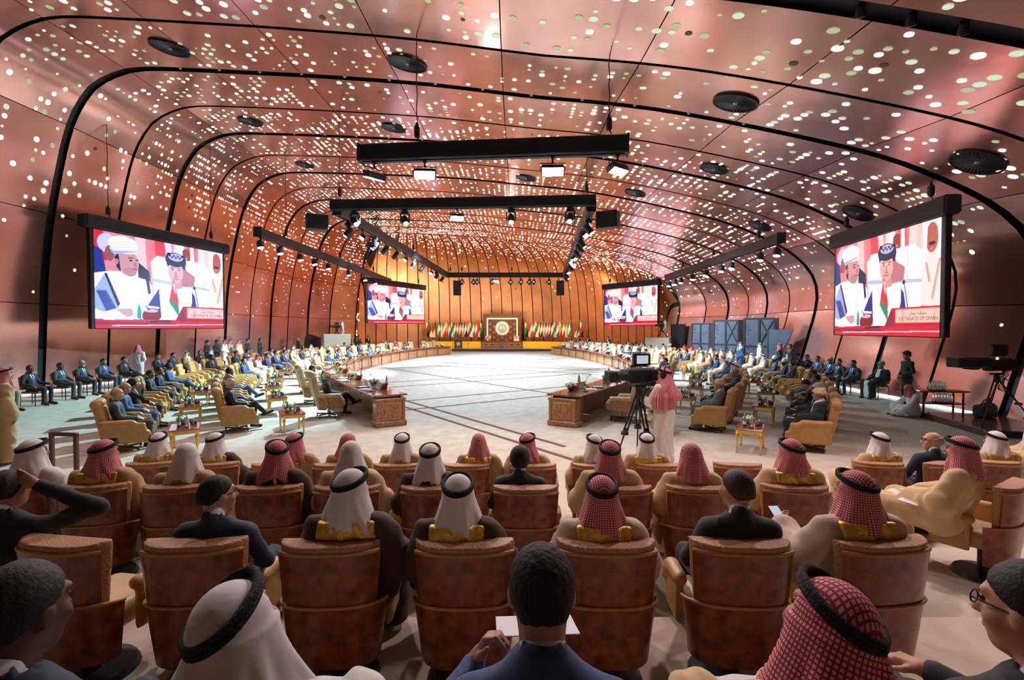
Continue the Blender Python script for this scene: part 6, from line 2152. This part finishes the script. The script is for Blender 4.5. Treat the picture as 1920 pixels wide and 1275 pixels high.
NOGOLD = ('gold_trim',)
PUB = [  # row, photo x of the head, key, label, materials, skin, skip, scale, turn
    ('D', 283, 'g0', 'man in white headcloth with black cord, leftmost seat of the front audience row', gm('w', 'bisht_tan'), 'skin_mid', (), .93, 0),
    ('D', 395, 'gR', 'man in white headcloth and dark cord turning right, second in the front audience row', gm('w', 'bisht_brown'), 'skin_mid', (), .93, 0),
    ('D', 548, 'gR', 'man in red checked headcloth and cord looking right, third in the front audience row', gm('r', 'bisht_tan'), 'skin_mid', NOGOLD, .93, 0),
    ('D', 650, 'gR', 'man in plain pinkish-red headcloth without cord, fourth in the front audience row', gm('r', 'bisht_tan'), 'skin_mid', ('agal', 'gold_trim'), .93, 0),
    ('D', 752, 'g0', 'man in white headcloth with cord before the open carpet, fifth in the front row', gm('w', 'bisht_tan'), 'skin_mid', NOGOLD, .93, 0),
    ('D', 897, 'g0', 'man in cordless red headcloth and tan cloak, middle of the front audience row', gm('r', 'bisht_tan'), 'skin_mid', ('agal',), .93, 0),
    ('D', 990, 'gR', 'man in red headcloth with cord just behind the black-capped man', gm('r', 'bisht_cream'), 'skin_mid', NOGOLD, .93, 0),
    ('D', 1115, 'gL', 'man in white headcloth looking left, beside the tripod leg', gm('w', 'bisht_cream'), 'skin_mid', NOGOLD, .92, 0),
    ('D', 1215, 'g0', 'man in white headcloth seated right below the standing camera operator', gm('w', 'bisht_tan'), 'skin_mid', (), .93, 0),
    ('D', 1660, 'gL', 'man in white headcloth resting an arm in the right front seats, looking left', gm('w', 'bisht_cream'), 'skin_mid', (), .93, .25),
    ('D', 1768, 'sD12', 'grey-haired man in dark suit and glasses in profile, right front seats', None, 'skin_light', (), .93, .1),
    ('D', 1893, 'gL', 'man in white headcloth at the right end of the front audience row', gm('w', 'bisht_cream'), 'skin_mid', (), .93, .2),
    ('C', 40, 'gR', 'bearded man in white headcloth and white robe at the left edge', gm('w', 'thobe_white'), 'skin_mid', NOGOLD, .95, -.1),
    ('C', 180, 'gR', 'man in bright red checked headcloth and tan cloak, left of the second row', gm('r', 'bisht_tan'), 'skin_mid', (), .95, 0),
    ('C', 340, 'g0', 'man in smooth white headcloth without cord, second row left', gm('w', 'bisht_tan'), 'skin_mid', ('agal', 'gold_trim'), .93, 0),
    ('C', 513, 'gL', 'man in red checked headcloth with cord, in front of the dark-haired man', gm('r', 'bisht_brown'), 'skin_mid', NOGOLD, .95, 0),
    ('C', 655, 'g0', 'man in white headcloth hidden behind another white headcloth, second row', gm('w', 'bisht_cream'), 'skin_mid', ('agal', 'gold_trim'), .95, 0),
    ('C', 805, 'g0', 'man in white headcloth with thin black cord, centre of the second row', gm('w', 'bisht_brown'), 'skin_mid', NOGOLD, .93, 0),
    ('C', 975, 'sC6', 'man wearing a rounded black cap, middle of the second row', dict(jacket='suit_black', trousers='suit_black'), 'skin_light', (), .92, 0),
    ('C', 1145, 'g0', 'man in red checked headcloth with cord and cream cloak in front of the tripod', gm('r', 'bisht_cream'), 'skin_mid', NOGOLD, .95, 0),
    ('C', 1300, 'gD', 'man in red checked headcloth without cord leaning forward, second row right', gm('r', 'bisht_cream'), 'skin_mid', ('agal', 'gold_trim'), .93, 0),
    ('C', 1490, 'gL', 'man in red checked headcloth with cord looking left, second row right', gm('r', 'bisht_cream'), 'skin_mid', (), .96, 0),
    ('C', 1812, 'gside', 'man in red headcloth and flowing cream cloak in the chair turned left', gm('r', 'bisht_cream'), 'skin_mid', NOGOLD, .97, .75),
    ('B', -5, 'sB0', 'man in dark suit raising his bent arm behind his head, left edge', dict(jacket='suit_black', trousers='suit_black'), 'skin_mid', (), .95, 0),
    ('B', 400, 'sB2', 'dark-haired man with glasses in a navy suit turned to the right', dict(jacket='suit_navy', trousers='suit_navy'), 'skin_light', (), .93, 0),
    ('B', 655, 'gR', 'man in white headcloth and dark brown cloak with gold band, looking right', gm('w', 'bisht_brown'), 'skin_mid', (), .96, 0),
    ('B', 858, 'g0', 'man in white headcloth and dark brown cloak with broad gold collar, centre', gm('w', 'bisht_brown'), 'skin_mid', (), .935, 0),
    ('B', 1130, 'g0', 'man in red checked headcloth, pinkish cloak with gold strip, right of centre', gm('r', 'thobe_cream'), 'skin_mid', (), .93, 0),
    ('B', 1385, 'sB6', 'brown-haired man in a black suit seen from behind, right of centre', dict(jacket='suit_black', trousers='suit_black'), 'skin_light', (), .96, .05),
    ('B', 1612, 'gP', 'man in red checked headcloth and cream cloak holding a lit phone', gm('r', 'thobe_cream'), 'skin_mid', (), .95, .1),
    ('A', 30, 'sA1', 'balding dark-skinned man in a navy suit at the lower left corner', dict(jacket='suit_navy', trousers='suit_navy'), 'skin_dark', (), 1.0, -.1),
    ('A', 440, 'gA2', 'nearest man in white headcloth, thick black cord tilted to the left', gm('w', 'thobe_white'), 'skin_mid', NOGOLD, 1.0, 0),
    ('A', 1017, 'sA3', 'curly dark-haired man in a blue suit, nearest the camera in the centre', dict(jacket='suit_slate', trousers='suit_slate'), 'skin_mid', (), 1.0, 0),
    ('A', 1560, 'gA4', 'nearest man in red checked headcloth, black cord tilted to the right', gm('r', 'bisht_cream'), 'skin_mid', NOGOLD, 1.0, 0),
    ('A', 1950, 'sA5', 'man with glasses in a dark suit in profile at the lower right corner', dict(jacket='suit_black', trousers='suit_black'), 'skin_light', (), 1.0, .05)]
YH = {'D': 6.03, 'C': 4.38, 'B': 2.93, 'A': 1.30}
for r, xp, key, lab, mats, sk, skip, sc_, turn in PUB:
    x = (xp - 960) / F_PX * YH[r]
    y = YH[r] + .07 + .004 * x * x
    zo = 0
    if r == 'A':
        y, zo = {30: (1.32, -.02), 440: (1.36, -.09), 1017: (1.335, -.02), 1560: (1.37, -.09), 1950: (1.32, -.02)}[xp]
        x = (xp - 960) / F_PX * (y - .07)
    put_person(key, (x, y, TIER[r] + zo), -math.atan2(x, 22) + turn, lab, None, sk, mats, sc_, skip)
# held and lying things in the public rows
ph = thing('phone', 'glowing phone held by the man in red headcloth, right of centre', 'phone', (1.80, 3.33, 1.235)); ph.rotation_euler = (.55, 0, .1)
m = MB(); m.box((0, 0, 0), (.075, .15, .009), bev=.004); obj('case', m, ph, 'black_metal')
m = MB(); m.box((0, 0, .006), (.066, .135, .003)); obj('display', m, ph, 'phone_screen')
for p, rz, ang, sz, lab in (((.09, 1.86, 1.37), .05, -.25, (.30, .22), 'pale document on the knees of the man in the blue suit'), ((1.02, 1.62, 1.33), -.2, .1, (.15, .21), 'white sheet on the lap of the nearest man in red headcloth'),
                           (px(1705, 940, Y=4.55), .6, .1, (.12, .15), 'white paper in the hands of the man in the cream cloak')):
    o = obj('paper', MB().box((0, 0, 0), (*sz, .004)), None, 'paper'); o.location = p; o.rotation_euler = (ang, 0, rz); tag(o, lab, 'paper')

# ------------------------------------------------------------------ delegates behind the curved tables
LOOK = {'m0': 'dark-haired man in suit', 'm1': 'man in suit with crossed legs', 'm2': 'man with receding hair in suit', 'm3': 'balding grey man in suit', 'm4': 'white-haired balding man in suit', 'm5': 'man in suit bent forward reading', 'm6': 'grey-bearded man in suit',
        'd0': 'man in headcloth and cloak', 'd1': 'man in headcloth, arms on the rests', 'dn': 'man in headcloth and white robe', 't0': 'bearded man in beige turban and black cloak', 't1': 'man in red patterned turban and black cloak', 'woman': 'woman in black headscarf, hand to her face',
        'officer': 'officer in peaked cap', 'kufi': 'man in white skullcap and suit', 'f_suit': 'tiny man in blue suit', 'f_white': 'tiny man in white headcloth', 'f_red': 'tiny man in red headcloth', 'f_bisht': 'tiny man in tan cloak', 'f_turban': 'tiny man in turban and robe'}
SU = {c: dict(jacket='suit_' + c, trousers='suit_' + c) for c in ('black', 'navy', 'blue', 'charcoal', 'grey', 'slate')}
rr = random.Random(21)
ORD = nm_ + ('twenty-first', 'twenty-second', 'twenty-third', 'twenty-fourth', 'twenty-fifth', 'twenty-sixth', 'twenty-seventh', 'twenty-eighth', 'twenty-ninth', 'thirtieth', 'thirty-first', 'thirty-second', 'thirty-third', 'thirty-fourth', 'thirty-fifth', 'thirty-sixth')
# first seats as in the photograph: (key, suit or cloak, skin); None = empty chair
FIRST = {(-1, 1): [('m4', 'black', 'skin_light'), ('m0', 'charcoal', 'skin_mid'), None, ('dn', 'w', None), ('d0', 'w', None)],
         (-1, 2): [('m4', 'black', 'skin_light'), ('m3', 'navy', 'skin_mid'), None, ('m1', 'slate', 'skin_dark'), None, None, None, ('m2', 'blue', 'skin_mid'), ('dn', 'r', None), ('dn', 'r', None)],
         (-1, 3): [('m3', 'charcoal', 'skin_light'), ('m3', 'slate', 'skin_light'), ('woman', 'black', 'skin_light'), None, ('m0', 'navy', 'skin_brown'), ('m2', 'navy', 'skin_brown'), ('m1', 'slate', 'skin_dark'), None, None, None, ('m0', 'black', 'skin_dark'), None, ('m1', 'navy', 'skin_mid')],
         (1, 1): [None, ('t0', None, 'skin_light'), ('m6', 'navy', 'skin_light'), ('m0', 'blue', 'skin_light')],
         (1, 2): [('t0', 'grey', 'skin_mid'), ('t1', None, 'skin_mid'), ('m6', 'slate', 'skin_light'), ('m3', 'charcoal', 'skin_mid'), ('d0', 'w', None), ('dn', 'w', None), ('kufi', 'navy', 'skin_brown'), ('kufi', 'navy', 'skin_brown'), ('dn', 'r', None)],
         (1, 3): [('t0', None, 'skin_mid'), ('t1', None, 'skin_mid'), ('m5', 'black', 'skin_light'), ('m2', 'navy', 'skin_mid'), ('m0', 'slate', 'skin_brown'), None, None, ('m2', 'black', 'skin_light'), ('kufi', 'navy', 'skin_dark'), ('kufi', 'slate', 'skin_dark'), ('dn', 'w', None), ('dn', 'w', None), ('d0', 'w', None)]}
row_name = {1: 'front', 2: 'middle', 3: 'back'}
side_name = {-1: 'left', 1: 'right'}
OFF = {1: 1.42, 2: 3.75, 3: 5.8}
for side in (-1, 1):
    for row in (1, 2, 3):
        s = {1: 2.3 if side < 0 else 1.6, 2: 1.5, 3: .5}[row]
        i = 0
        while s < TL + (.2 if row == 1 else -.6):
            p, ang, out = tbl(side, max(0, s), OFF[row])
            if s < 0: p = p + Vector((math.cos(ang), math.sin(ang), 0)) * s
            far = p.y > 25
            face = math.atan2(-out.y, -out.x) - PI / 2
            first = FIRST[side, row]
            occ = first[i] if i < len(first) else 'auto'
            if occ == 'auto':
                occ = None
                u = rr.random()
                if u < (.86 if side > 0 else .72):
                    v = rr.random()
                    if far: occ = (('f_suit' if v < .50 else 'f_white' if v < .74 else 'f_bisht' if v < .86 else 'f_red' if v < .93 else 'f_turban'), None, None)
                    else: occ = (('m0', 'navy', 'skin_mid') if v < .25 else ('m1', 'blue', 'skin_mid') if v < .4 else ('m3', 'charcoal', 'skin_light') if v < .5 else ('dn', 'w', None) if v < .75 else ('d1', 'w', None) if v < .88 else ('dn', 'r', None))
            where = '%s row %s, %s from camera' % (side_name[side], row_name[row], ORD[i])
            kind = 'exec' if row == 1 else 'armchair'
            put_chair(kind, p, face, ('tall-backed pale leather swivel chair' if row == 1 else 'tan leather armchair with rolled headrest') + ', ' + where, name='swivel_chair' if row == 1 else 'armchair', cat='armchair',
                      group='%s row of chairs on the %s' % (row_name[row], side_name[side]), parts=('backrest', 'headrest', 'armrest', 'seat') if far else None)
            if occ:
                key, c, sk = occ
                mats = None
                if key[0] == 'm' or key in ('woman', 'kufi', 'officer'): mats = SU[c]
                elif key[0] == 'd': mats = {'ghutra': 'ghutra_red' if c == 'r' else 'ghutra_white', 'cloak': 'bisht_cream' if i % 2 else 'bisht_tan'}
                elif key[0] == 't': mats = {'cloak': 'suit_' + c} if c else None
                fwd = Vector((math.cos(face + PI / 2), math.sin(face + PI / 2), 0))
                q = p + fwd * (-.03 if row > 1 else .03)
                lk = LOOK[key]
                if key[0] == 'm' and c: lk = lk.replace('suit', {'slate': 'dark blue', 'blue': 'bright blue'}.get(c, c) + ' suit', 1)
                if key[0] == 'd': lk = lk.replace('headcloth', ('red' if c == 'r' else 'white') + ' headcloth', 1)
                put_person(key, q, face + rr.uniform(-.08, .08), lk + ', ' + where, '%s row of delegates on the %s' % (row_name[row], side_name[side]), sk, mats, rr.uniform(.97, 1.03) if far else rr.uniform(.96, 1.0))
            s += (2.75 if not far else 1.75) if row == 1 else (1.22 if not far else 1.20)
            i += 1
# gilt side tables and what stands on them
def side_table(p, ang, label):
    t = thing('side_table', label, 'table', p, ang, 'gilt side tables between the rows')
    if 'side_table' not in CH:
        P = []
        m = MB(); m.box((0, 0, .485), (.80, .52, .03), bev=.01); P.append(('tabletop', m.mesh('tabletop', 'table_wood')))
        m = MB()
        for sx, sy, w_, d_ in ((0, .22, .70, .03), (0, -.22, .70, .03), (.36, 0, .03, .42), (-.36, 0, .03, .42)): m.box((sx, sy, .435), (w_, d_, .07))
        P.append(('apron', m.mesh('apron', 'gold')))
        for sx in (-.35, .35):
            for sy in (-.21, .21):
                m = MB(); m.lathe([(.018, 0), (.022, .03), (.016, .06), (.026, .30), (.034, .36), (.022, .38), (.034, .40), (.034, .47)], (sx, sy, 0), 8); P.append(('leg', m.mesh('leg', 'gold')))
        CH['side_table'] = P
    for nm, me in CH['side_table']: obj(nm, me, t)
    return t


for side in (-1, 1):
    for off, word, ss in ((2.62, 'middle', (.5, 3.6, 6.4, 9.4, 12.4)), (4.72, 'back', (-.3, 3.0, 6.0, 9.2, 12.4))):
        for i, s in enumerate(ss):
            p, ang, out = tbl(side, max(0, s), off)
            if s < 0: p = p + Vector((math.cos(ang), math.sin(ang), 0)) * s
            lab = 'gilt-legged side table before the %s row on the %s, %s from the camera' % (word, side_name[side], nm_[i])
            side_table(p, ang, lab)
            ca, sa = math.cos(ang), math.sin(ang)
            at_ = lambda u, v: (p.x + ca * u - sa * v, p.y + sa * u + ca * v, .501)
            on_ = ' on the %s gilt side table, %s %s row' % (nm_[i], side_name[side], word)
            small('green_bottle', at_(-.10, .10), 0, 'green bottle' + on_, 'bottles on the side tables')
            small('water_bottle', at_(-.22, -.04), 0, 'clear water bottle' + on_, 'bottles on the side tables')
            for (u, v), w_ in (((-.02, -.12), 'outer'), ((.10, .02), 'inner')):
                small('glass_tumbler', at_(u, v), 0, w_ + ' clear tumbler' + on_, 'glasses on the side tables', 'glass')
            if i < 4:
                small('yellow_flowers' if (side, off, i) == (1, 2.62, 3) else 'flower_bowl', at_(.26, .06), .5 * i, ('bowl of bright yellow flowers' if (side, off, i) == (1, 2.62, 3) else 'small bowl of pale flowers') + on_, 'flower bowls on the side tables', 'flowers', .8)
                small('tissue_box', at_(.20, -.15), ang, 'dark tissue box' + on_, 'tissue boxes on the side tables', sc=.8)
# on the conference tables
for side in (-1, 1):
    for i, s in enumerate((1.5, 4.3, 7.1, 9.9, 12.7, 15.5, 18.5, 21.5, 24.5, 27.5, 30.5, 33.5)):
        def tp(u, off):
            q, a, o_ = tbl(side, s + u, off); return Vector((q.x, q.y, .806))
        q, ang, out = tbl(side, s, .2)
        place = ' on the %s conference table, %s place from the camera' % (side_name[side], nm_[i])
        small('nameplate', tp(0, .17), ang, 'wooden wedge name board' + place, 'name boards on the tables', 'name board')
        small('flower_bowl', tp(-.62 if side > 0 else .55, .20), .7 * i, 'low bowl of pale flowers' + place, 'flowers on the tables', 'flowers', 1.05 if i < 4 else 1.2)
        desk_flag(tp(.12 if side > 0 else -.35, .10), ang, (('black', 'white', 'red'), ('sky', 'white', 'blue'), ('red', 'white', 'red'), ('green', 'white', 'red'))[(i + (2 if side > 0 else 0)) % 4], 200 + i, 'small desk flag' + place)
        if i < 8:
            small('microphone', tp(.35, .25), ang + (PI if side < 0 else 0), 'gooseneck microphone' + place, 'microphones on the tables')
            small('paper_sheets', tp(-.05, .58), ang, 'loose white papers' + place, 'papers on the tables', 'papers')
            small('folder', tp(.45, .55), ang + .2, 'dark folder with a sheet' + place, 'folders on the tables')
            small('green_bottle', tp(-.38, .5), 0, 'green bottle' + place, 'bottles on the tables')
            small('glass_tumbler', tp(-.30, .45), 0, 'glass tumbler' + place, 'glasses on the tables', 'glass')
        if i < 3:
            small('dish', tp(-.55, .60), 0, 'gilt dish of sweets' + place, 'dishes on the tables')

# ------------------------------------------------------------------ people along the walls and standing
def seat_wall(x, y, face, key, lab, mats=None, skin=None, sc_=1.0, skip=(), chair=True):
    p = Vector((x, y, 0))
    if chair: put_chair('wall', p, face, 'plain padded side chair under the ' + ' '.join(lab.split(',')[0].split()[:9]), name='side_chair', cat='chair', group='side chairs along the walls')
    put_person(key, p, face, lab, None, skin, mats, sc_, skip)


RT, LFT = -PI / 2 + .05, PI / 2 + .2
for x, y, k, c, sk, lab in ((-15.3, 14.7, 'm0', None, 'skin_brown', 'man in khaki trousers and dark jacket, leftmost seat along the left wall'), (-15.5, 16.0, 'm2', 'black', 'skin_dark', 'man in black suit seated by the first thick rib, left wall'),
                            (-15.7, 17.3, 'm0', 'charcoal', 'skin_dark', 'man in charcoal suit with pale tie, left wall seat right of the rib'), (-15.9, 18.4, 'm6', 'black', 'skin_brown', 'grey-bearded man in black suit with blue band, left wall'), (-16.0, 19.5, 'm0', 'navy', 'skin_brown', 'man with red and white strap, left wall seat'),
                            (-16.2, 20.8, 'm1', 'black', 'skin_mid', 'man in black with crossed legs at the left wall, below the screen'), (-16.5, 23.2, 'm0', 'black', 'skin_mid', 'man in black behind the white-robed standing man, left wall'), (-16.6, 24.4, 'm1', 'charcoal', 'skin_mid', 'man in charcoal with crossed legs, left wall past the standing man'),
                            (-16.7, 25.6, 'd0', 'w', None, 'man in white headcloth and cloak at the left wall, nearest of two'), (-16.8, 26.8, 'm2', 'black', 'skin_mid', 'man in black between the two headcloths, left wall'), (-16.9, 28.0, 'd1', 'w', None, 'man in white headcloth and dark cloak at the left wall, farther of two')):
    mats = ({'ghutra': 'ghutra_white', 'cloak': 'bisht_black' if 'dark' in lab else 'bisht_tan'} if k[0] == 'd' else SU[c] if c else dict(jacket='suit_black', trousers='khaki'))
    seat_wall(x, y, RT, k, lab, mats, sk)
for x, y, k, c, sk, lab in ((13.05, 17.6, 'dn', 'x', 'skin_mid', 'grey-haired man in black gold-edged cloak, nearest seat along the right wall'), (12.75, 18.6, 'm0', 'navy', 'skin_mid', 'man in navy suit and pale tie, second along the right wall'), (12.8, 19.5, 'm2', 'black', 'skin_mid', 'man in black suit, third along the right wall'),
                            (13.1, 20.5, 'm6', 'navy', 'skin_dark', 'dark man with light blue shirt, fourth along the right wall'), (13.2, 21.5, 'm0', 'charcoal', 'skin_brown', 'man in charcoal suit leaning, fifth along the right wall'), (13.35, 22.5, 'm1', 'black', 'skin_mid', 'man with crossed legs, sixth along the right wall'),
                            (13.5, 23.5, 'officer', 'navy', 'skin_mid', 'officer in peaked cap, seventh along the right wall'), (13.6, 24.6, 'dn', 'w', None, 'man in white headcloth and robe, eighth along the right wall'), (13.7, 25.6, 'm2', 'black', 'skin_dark', 'man in black, ninth along the right wall'), (13.3, 26.6, 'm0', 'navy', 'skin_light', 'man in navy suit with white papers, tenth along the right wall')):
    if c == 'x':
        put_chair('wall', (x, y, 0), LFT, 'side chair under the black-cloaked grey man', name='side_chair', cat='chair', group='side chairs along the walls')
        put_person('t0', (x, y, 0), LFT, lab, None, sk, {'turban': 'hair_grey'})
        continue
    mats = {'ghutra': 'ghutra_white'} if k[0] == 'd' else SU[c]
    seat_wall(x, y, LFT, k, lab, mats, sk)
for px_, top, hh, k, rz, lab, mats, skin in ((258, 640, 1.74, 'st_robe', .3, 'white-robed man in long red headcloth standing by the left wall, back turned', gm('r'), 'skin_mid'), (388, 632, 1.80, 'guard', RT, 'guard in dark uniform and beret at the left wall, nearest of the pair', None, 'skin_mid'),
                                       (406, 633, 1.78, 'guard', RT - .2, 'guard in dark uniform and beret beside the first guard, left wall', None, 'skin_brown'), (421, 632, 1.78, 'st_robe', RT, 'white-robed man in red headcloth standing right of the two guards', gm('r'), 'skin_mid'),
                                       (432, 634, 1.74, 'st_robe', RT, 'cream-robed man standing close behind another robed man, left wall', gm('r', robe='thobe_cream'), 'skin_mid'), (448, 631, 1.76, 'st_bisht', RT, 'man in cream cloak standing by the left wall, middle of the standing group', gm('r', 'bisht_cream'), 'skin_mid'),
                                       (464, 631, 1.76, 'guard', RT, 'guard in dark uniform right of the cream-cloaked man', None, 'skin_mid'), (487, 633, 1.74, 'guard', RT, 'guard in dark uniform alone by a thin rib, left wall', None, 'skin_brown'), (559, 631, 1.75, 'st_robe', RT, 'man in red headcloth before the dark doorway on the left', gm('r', robe='suit_black'), 'skin_mid')):
    hg = hh - 1.78
    Y = (CAM_Z - hh) * F_PX / (top - HOR)
    Y = {258: 21.5, 388: 29.3, 406: 30, 421: 31, 432: 31.8, 448: 31.5, 464: 33.4, 487: 35, 559: 43.0}[px_]
    x = (px_ - 960) / F_PX * Y
    put_person(k, (x, Y, 0), rz, lab, None, skin, mats, 1.0, ('agal',) if 'red headcloth' in lab and 'long' in lab else ())
put_person('st_bisht', (-9.35, 9.1, 0), -.6, 'man in tan cloak standing at the left edge of the frame', None, 'skin_mid', gm('r', 'bisht_tan'), 1.0)
put_person('operator', (2.78, 9.0, 0), .55, 'camera operator in white robe, red headcloth and headphones in the right aisle', None, 'skin_mid', gm('r', robe='thobe_white'), 1.0)
hd = thing('headphones', 'black headphones on the camera operator in the red headcloth', 'headphones', (2.78, 9.0, 0), .55)
P_ = Pose(True, yaw=.55)
m = MB(); m.tube([P_.H((.118 * math.cos(a), -.02, .02 + .135 * math.sin(a))) for a in np.linspace(.15, PI - .15, 13)], .014, 6); obj('band', m, hd, 'black_metal')
for s in (-1, 1):
    m = MB(); m.cyl(P_.H((s * .095, -.005, .0)), P_.H((s * .135, -.005, .0)), .058, .052, 14); obj('ear_cup', m, hd, 'black_metal')
put_person('guard', (12.45, 15.6, 0), 1.5, 'guard in dark uniform and beret standing by the right wall', None, 'skin_mid', None, .99)
put_person('sitter', (11.3, 13.9, 0), 1.35, 'man in white robe and red headcloth sitting on the floor by the drinks table', None, 'skin_mid', gm('r'), 1.0, ('shoe',))
for x, Y, k, rz, lab, mats in ((12.2, 24.4, 'st_robe', 1.3, 'white-robed cameraman standing before the dark cabinets on the right', gm('w')), (12.75, 23.6, 'st_robe', 1.0, 'man in pink headcloth and dark robe right of the white-robed cameraman', gm('r', robe='suit_black')),
                               (12.7, 22.6, 'st_suit', 1.2, 'man in black suit standing right of the dark cabinets', SU['black']), (11.6, 25.2, 'st_robe', 1.6, 'man in dark robe and headcloth pointing by the dark doorway on the right', gm('w', robe='suit_slate'))):
    put_person(k, (x, Y, 0), rz, lab, None, 'skin_mid', mats)
put_person('f_strobe', (-14.7, 43.0, 1.29), -1.0, 'tiny white-robed cameraman up on the far left platform')
put_person('f_strobe', (12.3, 39.9, 1.39), 1.3, 'tiny white-robed cameraman up on the far right platform')
for i, x in enumerate((-2.7, .5)):
    put_chair('exec', (x, 55.25, .28), PI, 'white-looking swivel chair behind the stage desk, on the %s' % side_name[-1 if i == 0 else 1], name='swivel_chair', cat='armchair', parts=('backrest', 'headrest', 'armrest', 'seat'))
    put_person('f_suit' if i == 0 else 'f_white', (x, 55.25, .28), PI, 'tiny man at the stage desk below the emblem, on the %s' % side_name[-1 if i == 0 else 1])
for i, (px_, Y) in enumerate(((643, 47), (655, 47.5), (668, 48), (672, 49), (690, 50), (1085, 47), (1103, 46), (1140, 45))):
    put_person('f_stand', ((px_ - 960) / F_PX * Y, Y, 0), 2.2 if px_ > 960 else -2.2, 'tiny dark figure standing before the %s part of the end wall, %s from the left' % ('left' if px_ < 960 else 'right', nm_[i if i < 5 else i - 5]))
# people cut by the right edge
put_chair('public', (7.35, 7.0, 0), .9, 'brown audience chair cut by the right edge beside the riser', group='brown audience chairs')
put_person('gside', (7.35, 7.05, 0), .9, 'man in cream cloak cut by the right edge, hands on his lap', None, 'skin_mid', gm('w', 'bisht_cream'), .95, NOGOLD)
